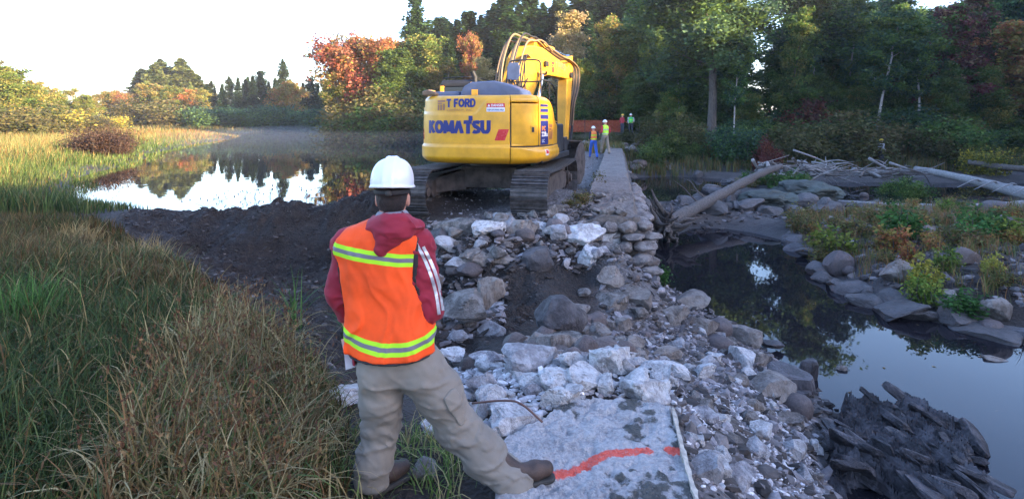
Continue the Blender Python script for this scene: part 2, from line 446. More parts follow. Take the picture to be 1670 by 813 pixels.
# water sheets
def water_mat(name, deep, rip, ripsc, rough=.02):
    t = NT(name); pv = t.pos()
    t.B(Base_Color=deep, Roughness=rough, IOR=1.33, Specular_IOR_Level=.5)
    m = t.n('Mapping', Vector=pv, Scale=(1, .45, 1))
    nz = t.noise(m.outputs[0], ripsc, 3, .5)
    patch = t.ramp(t.noise(pv, .25, 3), [(.45, .15), (.7, 1.0)])
    t.bump(t.math('MULTIPLY', nz, patch), rip, .02)
    # clear shallow edges would show the bed: keep a little transmission
    return t.m
def sheet(name, poly, z, mat, step=1.0, grow=0.0):
    poly = np.asarray(poly, float)
    V = np.column_stack([poly, np.full(len(poly), z)])
    me = bpy.data.meshes.new(name); me.from_pydata([tuple(v) for v in V], [], [tuple(range(len(V)))])
    me.materials.append(mat)
    return tag(link(name, me), kind='structure')
def grow(poly, d):
    """push an outline outward by d"""
    poly = np.asarray(poly, float); n = len(poly)
    a = np.roll(poly, 1, 0); b = np.roll(poly, -1, 0); t_ = b - a; t_ /= np.linalg.norm(t_, axis=1)[:, None]
    nn = np.column_stack([t_[:, 1], -t_[:, 0]])
    area = np.sum(poly[:, 0] * np.roll(poly[:, 1], -1) - np.roll(poly[:, 0], -1) * poly[:, 1])
    return poly + nn * d * (1 if area > 0 else -1)
W_POND = water_mat('pond_water', (.012, .014, .016), .25, 1.5)
W_POOL = water_mat('pool_water', (.012, .011, .014), .16, 1.6)
sheet('pond', grow(POND, .9), ZP, W_POND)
sheet('river_pool', grow(POOL, .55), ZS, W_POOL)
sheet('river_channel', grow(CHAN, .7), ZS, W_POOL)
sheet('river_channel', grow(CHAN2, .8), ZS, W_POOL)
# ================================================================ VEGETATION
def leaf_mat(name, trans=.45, rough=.6, hue=.035, val=.35):
    t = NT(name); va = t.n('Attribute', attribute_name='col'); r = t.objrand()
    hs = t.n('HueSaturation', Hue=t.math('MULTIPLY_ADD', r, hue, .5 - hue / 2), Value=t.math('MULTIPLY_ADD', t.math('FRACT', t.math('MULTIPLY', r, 7.3)), val, 1 - val / 2), Color=va.outputs['Color'])
    t.B(Base_Color=hs.outputs[0], Roughness=rough, Specular_IOR_Level=.15)
    tr = t.n('BsdfTranslucent', Color=hs.outputs[0]); mx = t.n('MixShader', Fac=trans)
    t.t.links.new(t.bsdf.outputs[0], mx.inputs[1]); t.t.links.new(tr.outputs[0], mx.inputs[2]); t.t.links.new(mx.outputs[0], t.out.inputs[0])
    return t.m
M_LEAF = leaf_mat('leaves')
M_GRASS = leaf_mat('grass_blades', .2, .75, 0, 0); M_GRASS.node_tree.nodes['Principled BSDF'].inputs['Specular IOR Level'].default_value = .12
def bark_mat(name, a, b, sc=3.0):
    t = NT(name); v = t.coord(); m = t.n('Mapping', Vector=v, Scale=(sc * 2.5, sc * 2.5, sc * .5))
    f = t.noise(m.outputs[0], 2.0, 6, .65)
    t.B(Base_Color=t.ramp(f, [(.3, a), (.65, b)]), Roughness=.9); t.bump(f, .8, .04)
    return t.m
M_BARK = bark_mat('bark', (.035, .028, .024), (.12, .1, .085))
M_BIRCH = bark_mat('pale_bark', (.16, .14, .12), (.42, .39, .35), 2)

def leaf_quads(C, size, rg, flat_=.5, asp=1.6):
    """rhombic leaves at points C; returns V, Q"""
    n = len(C); size = np.broadcast_to(size, (n,))
    a = rg.normal(size=(n, 3)); a[:, 2] *= flat_; a /= np.linalg.norm(a, axis=1)[:, None]
    b = np.cross(a, rg.normal(size=(n, 3))); b /= np.linalg.norm(b, axis=1)[:, None] + 1e-9
    L = size[:, None] * .5 * asp; Wd = size[:, None] * .5
    k = rg.uniform(-.25, .25, (n, 1))
    V = np.stack([C - a * L, C + b * Wd + a * L * k, C + a * L, C - b * Wd + a * L * k], 1).reshape(-1, 3)
    Q = np.arange(4 * n).reshape(n, 4)
    return V, Q
def pal(rg, n, cols, w=None, jit=.18, clump=None):
    """per-leaf colours from a palette; clump = group id sharing most of its colour"""
    cols = np.array(cols, float); w = None if w is None else np.array(w) / np.sum(w)
    if clump is not None:
        k = clump.max() + 1; base = rg.choice(len(cols), k, p=w); own = rg.choice(len(cols), n, p=w)
        idx = np.where(rg.random(n) < .7, base[clump], own)
    else: idx = rg.choice(len(cols), n, p=w)
    c = cols[idx] * np.exp(rg.normal(0, jit, (n, 1)))
    return c
GREEN = [(.06,.115,.026),(.085,.145,.032),(.045,.085,.026),(.125,.175,.038)]
DKGREEN = [(.022,.048,.02),(.032,.068,.027),(.048,.092,.03),(.018,.038,.02)]
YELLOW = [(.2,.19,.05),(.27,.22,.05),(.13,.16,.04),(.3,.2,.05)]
ORANGE = [(.34,.13,.05),(.3,.18,.06),(.28,.09,.04),(.2,.16,.05)]
RED = [(.30,.085,.06),(.32,.13,.08),(.20,.06,.05),(.27,.15,.08)]
DRED = [(.10,.035,.035),(.14,.05,.04),(.09,.05,.035),(.12,.08,.04)]
BLUEGR = [(.042,.088,.050),(.058,.115,.060),(.08,.145,.052),(.032,.065,.042)]
TANL = [(.22,.15,.07),(.16,.13,.05),(.26,.16,.07),(.1,.1,.04)]

def deciduous(seed, cols, w=None, H=12.0, R=3.6, cb=.25, nleaf=9000, ls=.24, limbs=16, tr=.16, lean=0.0, bark=None, top=1.0, twig=3, shape=1.0, stems=1):
    rg = np.random.default_rng(seed); nleaf = int(nleaf * 1.7); ls *= .78
    tb = MB(); cents = []; rads = []
    for st in range(stems):
        az0 = rg.uniform(0, 2 * pi); sp = 0 if stems == 1 else .12 * H
        zz = np.linspace(0, 1, 9)
        wob = np.cumsum(rg.normal(0, .012 * H, (9, 2)), 0) * zz[:, None]
        trunk = np.column_stack([wob[:, 0] + lean * H * zz ** 1.3 + cos(az0) * sp * zz, wob[:, 1] + sin(az0) * sp * zz, zz * H * .96 * (1 if st == 0 else rg.uniform(.8, 1))])
        trunk[0] -= (0, 0, .4)
        rr = tr * (1 - zz) ** .7 + .02; rr[0] *= 1.5; rr /= sqrt(stems)
        v, f = tube(trunk, rr, 8, False); tb.add(v, f)
        nl = limbs // stems
        for i in range(nl):
            u = cb + (1 - cb) * ((i + rg.uniform(0, .8)) / nl) ** .9 * .97
            u = min(u, .97)
            base = np.array([np.interp(u, zz, trunk[:, k]) for k in range(3)])
            az = i * 2.4 + rg.uniform(-.5, .5)
            uu = (u - cb) / (1 - cb)
            env = (sin(pi * min(1, (uu * .78 + .22))) ** .7) if shape == 1 else (1 - uu) ** .6 * .9 + .12
            ln = R * env * rg.uniform(.65, 1.1)
            up = rg.uniform(.25, .7) + uu * .5
            d = np.array([cos(az), sin(az), up]); d /= np.linalg.norm(d)
            pts = [base]
            for k in range(5):
                d = d + rg.normal(0, .12, 3) + (0, 0, .03); d /= np.linalg.norm(d); pts.append(pts[-1] + d * ln / 5)
            pts = np.array(pts); r0 = max(.02, tr * .4 * (1 - u * .6) / sqrt(stems))
            v, f = tube(pts, np.linspace(r0, .012, 6), 5, False); tb.add(v, f)
            for k in range(2, 6): cents.append(pts[k] + rg.normal(0, .12 * R, 3) * (1, 1, .6)); rads.append(ln * .16 + .2)
            for q in range(twig):
                k = rg.integers(1, 5); d2 = rg.normal(size=3) * (1, 1, .5) + d * .6; d2 /= np.linalg.norm(d2)
                l2 = ln * rg.uniform(.3, .55); p2 = [pts[k], pts[k] + d2 * l2 * .5, pts[k] + d2 * l2 + (0, 0, .1 * l2)]
                v, f = tube(p2, [.022, .014, .008], 4, False); tb.add(v, f)
                cents.append(p2[1]); rads.append(l2 * .3 + .15); cents.append(p2[2]); rads.append(l2 * .35 + .2)
    cents = np.array(cents) * (1, 1, top); rads = np.array(rads)
    wv = rads ** 2; idx = rg.choice(len(cents), nleaf, p=wv / wv.sum())
    C = cents[idx] + rg.normal(size=(nleaf, 3)) * rads[idx][:, None] * (.62, .62, .42)
    V, Q = leaf_quads(C, ls * rg.uniform(.6, 1.3, nleaf), rg)
    col = pal(rg, nleaf, cols, w, .2, idx)
    me = mesh_np('crown', V, [Q], [M_LEAF], None, np.repeat(col, 4, 0), False)
    return tb.mesh('trunk', [bark or M_BARK]), me, H
def conifer(seed, cols, H=14.0, R=2.6, cb=.12, nlev=22, per=6, ls=.42, tr=.16, irregular=.2, droop=.25, dens=16, pw=1.0):
    nlev = int(nlev * 1.5); per = int(per * 1.5); dens = int(dens * 1.7); ls *= 1.2
    rg = np.random.default_rng(seed); tb = MB()
    zz = np.linspace(0, 1, 7); tp = np.column_stack([rg.normal(0, .03, 7) * zz, rg.normal(0, .03, 7) * zz, zz * H - .3 * (zz == 0)])
    v, f = tube(tp, tr * (1 - zz) + .015, 7, False); tb.add(v, f)
    CC = []; DD = []; GG = []; g = 0
    for l in range(nlev):
        u = cb + (1 - cb) * (l + rg.uniform(-.2, .2)) / nlev; u = min(max(u, cb), .985)
        Rl = R * ((1 - u) / (1 - cb)) ** pw + .12
        k = max(3, int(per * rg.uniform(.7, 1.2)))
        for b in range(k):
            az = rg.uniform(0, 2 * pi); ln = Rl * rg.uniform(1 - irregular * 2, 1 + irregular)
            if ln < .1: continue
            base = np.array([0, 0, u * H]); out = np.array([cos(az), sin(az), 0])
            ts = np.linspace(0, 1, 5); rise = rg.uniform(-.1, .35)
            pts = base + out * (ts * ln)[:, None] + np.array([0, 0, 1]) * ((rise * ts - droop * ts * ts) * ln)[:, None]
            v, f = tube(pts, np.linspace(.035, .008, 5), 4, False); tb.add(v, f)
            m = int(dens * (.4 + ln / R)) + 2
            tt = rg.uniform(.15, 1.05, m) ** .8; side = rg.normal(0, 1, m) * .2 * ln * (1.15 - tt * .6)
            perp = np.array([-sin(az), cos(az), 0])
            c = base + out * (tt * ln)[:, None] + perp * side[:, None] + np.array([0, 0, 1]) * ((rise * tt - droop * tt * tt) * ln + rg.normal(0, .07 + .28 * H / nlev, m) - np.abs(side) * .15)[:, None]
            dirv = out + perp * np.sign(side)[:, None] * .9 + rg.normal(0, .25, (m, 3))
            CC.append(c); DD.append(dirv); GG.append(np.full(m, g)); g += 1
    C = np.concatenate(CC); D = np.concatenate(DD); g = np.concatenate(GG); D /= np.linalg.norm(D, axis=1)[:, None]
    n = len(C); s = ls * rg.uniform(.6, 1.25, (n, 1))
    b = np.cross(D, np.array([0, 0, 1.0]) + rg.normal(0, .5, (n, 3))); b /= np.linalg.norm(b, axis=1)[:, None]
    V = np.stack([C - D * s * .5, C + b * s * .3, C + D * s * .5 - (0, 0, .04), C - b * s * .3], 1).reshape(-1, 3)
    col = pal(rg, n, cols, None, .2, g)
    me = mesh_np('crown', V, [np.arange(4 * n).reshape(n, 4)], [M_LEAF], None, np.repeat(col, 4, 0), False)
    return tb.mesh('trunk', [M_BARK]), me, H
def shrub(seed, cols, w=None, H=2.0, R=1.2, nleaf=2600, ls=.11, stems=14, spread=.9, up=.4):
    rg = np.random.default_rng(seed); tb = MB(); cents = []
    if H > 1: nleaf = int(nleaf * 2.0); ls *= .72
    for i in range(stems):
        az = rg.uniform(0, 2 * pi); r = R * sqrt(rg.random()) * spread; h = H * rg.uniform(.55, 1) * (1 - .45 * (r / R) ** 2)
        b = np.array([cos(az) * r * .45, sin(az) * r * .45, -.1]); e = np.array([cos(az) * r, sin(az) * r, h])
        mid = (b + e) / 2 + rg.normal(0, .08, 3) * H * .5
        v, f = tube([b, mid, e], [.02, .013, .006], 4, False); tb.add(v, f)
        for k in np.linspace(.35, 1.05, 6): cents.append(b * (1 - k) + e * k + rg.normal(0, .07 * H, 3))
    cents = np.array(cents); cents[:, 2] = np.maximum(cents[:, 2], .08)
    idx = rg.integers(0, len(cents), nleaf)
    C = cents[idx] + rg.normal(size=(nleaf, 3)) * R * .17 * (1, 1, .7); C[:, 2] = np.abs(C[:, 2])
    V, Q = leaf_quads(C, ls * rg.uniform(.6, 1.3, nleaf), rg, .7)
    me = mesh_np('foliage', V, [Q], [M_LEAF], None, np.repeat(pal(rg, nleaf, cols, w, .22, idx), 4, 0), False)
    return tb.mesh('stem', [M_BARK]), me, H

TREES = {
 'birch': deciduous(11, YELLOW + TANL[:2] + GREEN[1:2], None, 12, 3.2, .22, 9500, .23, 18, .13, bark=M_BIRCH, stems=2),
 'yellowgreen': deciduous(12, YELLOW[:3] + GREEN[1:2] + GREEN[3:], [3,2,4,3,3], 12, 3.8, .15, 11000, .25, 20, .16),
 'green': deciduous(13, GREEN, None, 12, 3.8, .2, 11000, .25, 18, .17),
 'redmaple': deciduous(14, RED + ORANGE + YELLOW[:2], [4,5,2,4,2,3,2,3,2,2], 10, 4.3, .18, 12000, .24, 20, .16),
 'orange': deciduous(15, ORANGE + YELLOW[:2], None, 10, 3.6, .2, 10000, .24, 18, .15),
 'forest': deciduous(16, BLUEGR + GREEN, None, 18, 5.0, .22, 15000, .28, 20, .26),
 'bigtree': deciduous(22, BLUEGR + GREEN[:2], None, 18, 5.2, .34, 17000, .26, 24, .33),
 'forest_b': deciduous(17, DKGREEN + BLUEGR + GREEN[3:], None, 18, 4.6, .18, 15000, .28, 22, .22, lean=.04),
 'forest_yellow': deciduous(18, YELLOW[2:3] + [(.17,.17,.045)] + GREEN, None, 14, 2.8, .12, 9000, .22, 18, .10, lean=.03),
 'slender': deciduous(19, GREEN[:2] + BLUEGR[:2] + GREEN[3:], None, 16, 2.9, .34, 8000, .24, 14, .14, lean=.08, bark=M_BIRCH),
 'red_slender': deciduous(20, DRED + TANL[:1] + GREEN[:1], [3,3,3,2,2,4], 14, 2.6, .35, 7000, .22, 14, .12),
 'sapling': deciduous(21, GREEN + [(.11,.15,.035)], None, 6, 1.7, .12, 5000, .16, 14, .06),
 'goldbirch': deciduous(23, [(.42,.33,.15),(.36,.3,.12),(.5,.4,.2),(.3,.28,.1)], None, 13, 2.6, .25, 9000, .21, 18, .12, bark=M_BIRCH),
 'spruce': conifer(31, DKGREEN, 14, 2.5, .08, 26, 7, .42),
 'spruce_b': conifer(32, DKGREEN + BLUEGR[:2], 14, 2.2, .06, 24, 7, .42, droop=.15),
 'pine': conifer(33, [(.06,.09,.03),(.045,.075,.03),(.03,.055,.025),(.08,.1,.04)], 17, 3.6, .18, 20, 6, .5, .2, .42, .05, 26, .75),
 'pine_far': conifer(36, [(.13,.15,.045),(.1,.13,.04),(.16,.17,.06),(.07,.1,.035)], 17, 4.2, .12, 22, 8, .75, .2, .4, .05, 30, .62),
 'pine_b': conifer(34, DKGREEN + GREEN[:1], 17, 3.3, .25, 17, 6, .5, .2, .4, .0, 30, .6),
}
SHRUBS = {
 'dark': shrub(41, BLUEGR + GREEN[:2], None, 2.2, 1.5, 3600, .12, 18),
 'green': shrub(42, GREEN + YELLOW[2:3], None, 2.0, 1.3, 3200, .12, 16),
 'olive': shrub(43, [(.09,.09,.03),(.12,.1,.04),(.06,.075,.025)], None, 1.8, 1.4, 3200, .11, 16),
 'red': shrub(44, DRED[:2] + [(.16,.04,.04), (.2,.06,.04)], None, 1.8, 1.2, 2600, .12, 14),
 'yellow': shrub(45, [(.4,.3,.04),(.3,.26,.05),(.2,.2,.05),(.1,.12,.03)], None, 1.4, 1.2, 2400, .09, 14),
 'brown': shrub(46, [(.06,.035,.028),(.08,.05,.035),(.045,.03,.025),(.11,.07,.045)], None, 1.6, 1.3, 3600, .07, 40),
}
CATS = dict(birch='birch_tree', yellowgreen='deciduous_tree', green='deciduous_tree', redmaple='maple_tree', orange='maple_tree', forest='oak_tree', bigtree='oak_tree', forest_b='oak_tree', forest_yellow='birch_tree', slender='birch_tree', red_slender='maple_tree', sapling='young_tree', goldbirch='birch_tree', spruce='spruce_tree', spruce_b='spruce_tree', pine='pine_tree', pine_far='pine_tree', pine_b='pine_tree')
def put_tree(kind, x, y, h, label, group=None, rz=None, wide=1.0, lean=(0, 0)):
    tr, cr, H = TREES[kind]; z = hz(x, y) - .05
    s = h / H
    e = thing(CATS[kind], label, 'tree', (x, y, z), rnd.uniform(0, 6.28) if rz is None else rz, group)
    e.rotation_euler.x, e.rotation_euler.y = lean
    e.scale = (s * wide, s * wide, s)
    link('trunk', tr, e); link('crown', cr, e)
    return e
def tree_px(kind, px, Y, top, label, group=None, **k):
    x = (px - 835) / F * Y; z = hz(x, Y)
    return put_tree(kind, x, Y, CAMZ - (top - HZ) / F * Y - z, label, group, **k)
def put_shrub(kind, x, y, h, label, group=None, wide=1.0, name='shrub', dz=0):
    st, fo, H = SHRUBS[kind]; s = h / H
    e = thing(name, label, 'shrub', (x, y, hz(x, y) - .03 + dz), rnd.uniform(0, 6.28), group); e.scale = (s * wide, s * wide, s)
    link('stem', st, e); link('foliage', fo, e)
    return e
def shrub_px(kind, px, Y, h, label, group=None, **k): return put_shrub(kind, (px - 835) / F * Y, Y, h, label, group, **k)

def zone(px):
    return ('between the far dam end and the largest trunk' if px < 1160 else 'between the largest trunk and the dark upright oak' if px < 1320 else 'between the dark upright oak and the pale leaning trunk' if px < 1424 else 'between the pale leaning trunk and the red leaved maples' if px < 1560 else 'at the right edge beyond the red leaved maples')
# ---- far shore across the pond, left to right
GL = 'sunlit trees on the left marsh edge'
LL = 'yellow green tree glowing in sunlight at the far left edge of the marsh'
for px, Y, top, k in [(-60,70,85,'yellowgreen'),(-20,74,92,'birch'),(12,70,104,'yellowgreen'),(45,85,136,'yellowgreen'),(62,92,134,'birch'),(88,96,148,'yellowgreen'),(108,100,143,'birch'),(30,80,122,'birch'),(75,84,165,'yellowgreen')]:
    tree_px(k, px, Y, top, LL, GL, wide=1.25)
tree_px('yellowgreen', 140, 98, 152, 'rounded yellow green tree standing alone in the sun at the marsh corner', wide=1.1)
for px, Y, top, k in [(160,125,150,'birch'),(176,128,152,'spruce'),(198,128,152,'redmaple'),(185,130,148,'orange')]:
    tree_px(k, px, Y, top, {'birch': 'small yellowing tree left of the little red maple on the far shore', 'spruce': 'thin dark conifer beside the little red maple on the far shore', 'redmaple': 'little red maple on the far shore left of the tall sunlit pines', 'orange': 'orange leaved tree between two dark conifers on the far shore'}[k])
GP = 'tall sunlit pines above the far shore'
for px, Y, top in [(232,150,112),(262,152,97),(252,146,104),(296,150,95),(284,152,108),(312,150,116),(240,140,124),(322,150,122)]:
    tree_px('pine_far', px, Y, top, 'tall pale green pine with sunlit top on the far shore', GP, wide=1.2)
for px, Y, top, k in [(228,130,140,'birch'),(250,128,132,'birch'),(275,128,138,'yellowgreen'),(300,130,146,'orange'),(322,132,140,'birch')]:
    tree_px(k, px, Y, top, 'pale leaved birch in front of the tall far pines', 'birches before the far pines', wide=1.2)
GD = 'dark conifers along the far shore'
for i, (px, Y, top, k) in enumerate([(212,134,150,'spruce'),(336,138,138,'spruce'),(350,140,142,'spruce_b'),(362,138,136,'spruce'),(374,142,125,'pine'),(388,136,126,'spruce_b'),(400,140,128,'pine'),(412,138,122,'spruce'),(425,142,115,'pine_b'),(438,138,132,'spruce'),(448,142,128,'spruce_b'),(474,140,130,'pine'),(484,134,138,'spruce'),(506,138,126,'pine_b'),(518,134,136,'spruce_b'),(530,136,128,'spruce'),(545,138,132,'pine'),(560,134,126,'spruce'),(575,136,130,'spruce_b'),(494,140,134,'spruce'),(344,150,132,'pine'),(404,152,124,'spruce')]):
    tree_px(k, px, Y, top, 'dark evergreen in the shaded row across the pond', GD, wide=1.15)
tree_px('pine', 461, 136, 96, 'tallest dark conifer in the row across the pond', wide=.85)
tree_px('orange', 470, 130, 134, 'russet tree in front of the tallest dark conifer across the pond')
for px, Y in [(200,122),(235,124),(265,122),(300,124),(335,122),(370,124),(400,124),(430,122),(455,124),(480,122),(505,122),(530,120),(215,125),(285,123),(350,123),(385,123),(545,118)]:
    shrub_px('dark' if px > 300 else 'olive', px, Y, rnd.uniform(4.0, 6.0), ('low dark shrub across the pond ' + ('below the tall sunlit pines' if px < 340 else 'left of the tallest dark conifer' if px < 455 else 'right of the tallest dark conifer')), 'shrubs along the far shore', wide=1.7)
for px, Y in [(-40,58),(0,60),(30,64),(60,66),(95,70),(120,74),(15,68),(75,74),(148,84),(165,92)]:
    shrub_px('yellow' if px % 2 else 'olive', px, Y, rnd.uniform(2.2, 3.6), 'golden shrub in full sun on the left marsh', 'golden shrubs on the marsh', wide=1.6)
# ---- point of trees left of the excavator
tree_px('redmaple', 585, 78, 62, 'big red and orange maple leaning over the pond, left of the excavator', wide=1.12)
tree_px('orange', 630, 82, 66, 'orange maple just right of the big red maple', wide=1.0)
tree_px('birch', 560, 76, 112, 'small yellow leaved tree under the big red maple')
tree_px('green', 655, 74, 80, 'bushy green tree between the orange maple and the excavator', wide=1.05)
tree_px('yellowgreen', 700, 80, 52, 'sunlit yellow green tree directly behind the excavator cab roof', wide=.95)
tree_px('birch', 722, 76, 100, 'bright yellow birch beside the dark wood above the counterweight')
tree_px('pine_b', 678, 92, -8, 'lone tall white pine rising above the maples', wide=.85)
for px, Y, h in [(575,70,3.8),(600,68,4.6),(625,67,5.0),(650,67,4.6),(672,68,4.4),(695,70,4.2),(590,72,4.6),(640,71,5.2),(665,72,5),(610,72,5.4)]:
    shrub_px('green' if px % 2 else 'olive', px, Y, h, 'dense green shrub hanging over the pond below the maples', 'shrubs on the pond point', wide=1.35)
for px, Y, top, k in [(725,92,70,'pine_b'),(745,96,30,'spruce'),(765,92,18,'pine_b'),(785,98,24,'spruce_b'),(806,94,5,'pine'),(826,90,-5,'pine_b'),(846,96,8,'spruce'),(866,92,-12,'pine_b'),(886,96,4,'spruce_b'),(905,92,0,'pine'),(735,82,62,'spruce_b'),(760,84,60,'spruce'),(815,84,50,'spruce'),(860,86,40,'spruce_b'),(945,88,-10,'pine_b'),(968,92,-18,'spruce'),(990,84,-15,'pine_b'),(960,78,20,'spruce_b'),(1010,90,-20,'spruce'),(1030,84,-25,'pine_b')]:
    tree_px(k, px, Y, top, {'pine_b': 'dark high crowned pine', 'pine': 'dark broad pine'}.get(k, 'dark pointed spruce') + (' in the shaded wood above the excavator body' if px < 880 else ' in the shaded wood right of the boom'), 'dark evergreens behind the excavator', wide=1.25)
tree_px('redmaple', 768, 76, 56, 'small pink red maple against the dark wood above the cab', wide=.36)
tree_px('goldbirch', 792, 68, 88, 'pale yellow tree right above the excavator engine hood', wide=.9)
tree_px('forest_yellow', 858, 70, 44, 'slim yellowish treetop just left of the raised boom')
tree_px('goldbirch', 924, 62, 12, 'tall bright golden birch behind the excavator boom', wide=.95)
tree_px('yellowgreen', 946, 56, 92, 'yellow green sapling beside the trunk of the golden birch', wide=.7)
tree_px('birch', 1004, 58, 22, 'bare stemmed tree with thin orange leaves right of the golden birch', wide=.8)
# ---- right hand wood
WG = 'trees of the right bank wood'
tree_px('bigtree', 1160, 43, -70, 'largest trunk of the right bank wood, standing behind the log jam', wide=1.3)
tree_px('bigtree', 1320, 50, -50, 'dark upright oak in the middle of the right bank wood', wide=1.25)
tree_px('slender', 1424, 42.5, -10, 'pale leaning trunk at the right side of the wood', rz=.0, lean=(0, radians(9)))
tree_px('red_slender', 1560, 44, 0, 'slender maple with dark red leaves near the right edge', wide=1.2)
tree_px('forest_yellow', 1558, 41.5, 88, 'small yellow leaved tree below the dark red maple', wide=.9)
tree_px('red_slender', 1585, 50, -20, 'second red leaved maple, just behind the slender one', wide=1.1)
tree_px('slender', 1196, 42, 60, 'thin pale sapling right of the largest trunk', wide=.8)
tree_px('slender', 1500, 42.5, 20, 'thin pale stemmed tree between the leaning trunk and the red maple')
for px, Y, top, k in [(1045,56,40,'green'),(1070,60,-10,'forest'),(1095,54,20,'forest_b'),(1120,64,-30,'forest'),(1178,60,-20,'forest'),(1322,64,10,'forest_b'),(1330,60,-20,'forest'),(1350,60,-20,'forest'),(1385,62,-30,'forest_b'),(1410,58,10,'green'),(1455,60,-10,'forest'),(1480,64,0,'forest_b'),(1520,58,30,'forest'),(1600,58,0,'forest_b'),(1625,54,-10,'forest'),(1660,52,-20,'forest_b'),(1700,50,-10,'forest'),(1650,46,40,'orange'),(1635,62,10,'orange'),(1345,50,70,'forest_yellow'),(1275,50,80,'sapling'),(1540,66,10,'forest'),(1130,74,-20,'spruce'),(1360,76,0,'spruce_b'),(1440,74,-10,'spruce'),(1090,78,-40,'pine_b'),(1180,80,-20,'pine_b'),(1570,70,20,'forest_b'),(1050,70,-20,'pine_b'),(1345,78,0,'forest_b'),(1680,66,0,'forest'),(1400,84,0,'forest'),(1500,80,10,'forest')]:
    tree_px(k, px, Y, top, {'forest': 'tall blue green oak', 'forest_b': 'tall dark green oak', 'green': 'leafy green tree', 'orange': 'tree with thin orange leaves', 'slender': 'slim pale stemmed tree', 'forest_yellow': 'yellowing slim tree', 'sapling': 'leafy sapling', 'spruce': 'dark spruce', 'spruce_b': 'dark spruce', 'pine_b': 'high crowned pine'}[k] + ' ' + zone(px), WG, wide=1.2)
for i_, (px, Y, top) in enumerate([(1070,49,30),(1110,46,40),(1282,46,0),(1378,49,-10),(1460,45,40),(1530,48,20),(1605,45,10),(1640,50,-20),(1345,52,60)]):
    tree_px(['slender', 'red_slender', 'forest_yellow'][(i_ * 7 % 5) // 2] if px > 1200 else 'slender', px, Y, top, 'thin bare pale trunk ' + zone(px), 'thin trunks at the wood edge', wide=.75, lean=(rnd.uniform(-.05,.05), rnd.uniform(-.08,.1)))
for i in range(46):
    px = rnd.uniform(1030, 1700); Y = rnd.uniform(45, 62)
    if 1222 < px < 1272: continue
    k = rnd.choice(['sapling', 'sapling', 'green', 'forest_yellow']); tree_px(k, px, Y, rnd.uniform(100, 175), {'sapling': 'low young tree ', 'green': 'bushy young tree ', 'forest_yellow': 'yellowing young tree '}[k] + zone(px), 'young trees of the right bank', wide=1.4)
for px, Y, top, k in [(1092,46,145,'yellowgreen'),(1130,47,110,'green'),(1222,45,150,'yellowgreen'),(1345,45,120,'green'),(1395,46,140,'yellowgreen'),(1466,45,112,'green'),(1528,44,140,'yellowgreen'),(1602,45,100,'yellowgreen'),(1652,46,130,'green')]:  # added light leaved trees stand in for sunlit leaves in the wood
    tree_px(k, px, Y, top, {'yellowgreen': 'added light yellow green tree ', 'green': 'added light green tree '}[k] + zone(px), 'light leaved trees added to brighten the wood edge', wide=1.0)
# ---- wood behind and to the right of the photographer (it shades the whole site)
for i in range(96):
    az = radians(rnd.uniform(78, 165)); d = rnd.uniform(46, 62)
    if i < 24: az = radians(rnd.uniform(62, 84)); d = rnd.uniform(44, 70)
    x, y = sin(az) * d, cos(az) * d
    if y > 8 and x < 30: continue
    put_tree(rnd.choice(['forest', 'forest_b', 'spruce', 'green', 'forest']), x, y, rnd.uniform(14, 15.5) + (d < 40) * 0, 'tall shade tree on the bank beside the photographer', 'wood beside the photographer', wide=1.5)
for i in range(26):
    x, y = rnd.uniform(54, 84), rnd.uniform(-6, 50)
    if x < y * .95 + 4: continue
    put_tree(rnd.choice(['forest', 'forest_b', 'pine_b']), x, y, rnd.uniform(20, 24), 'tall tree of the wood outside the right edge', 'wood beyond the right edge', wide=1.4)
# shrubs along the right bank
for i in range(80):
    px = rnd.uniform(1088, 1720); Y = rnd.uniform(38.6, 50); k = rnd.choice(['dark', 'green', 'green', 'olive', 'green', 'dark'])
    if 1128 < px < 1192 or (1418 < px < 1456 and Y < 42): continue
    shrub_px(k, px, Y, .6 + 2.7 * rnd.random() ** 1.5, {'dark': 'blue green shrub ', 'green': 'fresh green shrub ', 'olive': 'olive brown shrub '}[k] + zone(px), 'undergrowth shrubs of the right bank', wide=rnd.uniform(1.0, 1.6))
shrub_px('red', 1305, 45, 3.4, 'dark red leaved shrub below the dark upright oak', wide=1.0)
tree_px('slender', 1325, 48, 20, 'slim trunk rising right beside the dark upright oak', wide=.6)
shrub_px('red', 1255, 36.2, 1.9, 'scarlet shrub standing over the log jam', wide=.7)
shrub_px('red', 1243, 35.5, 1.0, 'small scarlet seedling left of the scarlet shrub', wide=.8)
shrub_px('yellow', 1622, 34.5, 1.7, 'bright yellow flowering shrub above the silvery log', wide=1.1)
shrub_px('green', 1480, 27.5, 1.6, 'leafy green shrub at the water edge left of the silvery log', wide=.9)
shrub_px('green', 1455, 28.3, 1.3, 'lower green shrub beside the leafy one at the water edge', wide=.9)
for px, Y, h in [(925,54,2.9),(945,55,3.2),(970,56,3.4),(995,57,3.2),(1045,56,2.8),(915,45,.9),(940,46,.9),(965,46,.8),(990,46.5,.8),(1052,43,.9),(1066,42,1.5),(1080,42,2.2),(1095,40,2.0),(1110,41,2.3),(1133,39.5,1.2),(1182,39.5,1.3),(1000,44.5,.9),(1020,44,1.0)]:
    shrub_px('green' if px % 2 else 'olive', px, Y, h, ('tall' if h > 2.4 else 'middling' if h > 1.1 else 'low') + (' green' if px % 2 else ' olive') + ' shrub at the far end of the dam', 'shrubs at the far end of the dam', wide=1.1)
shrub_px('green', 1064, 38.5, 1.7, 'small bright green shrub growing from the stones of the far bank', wide=1.0)

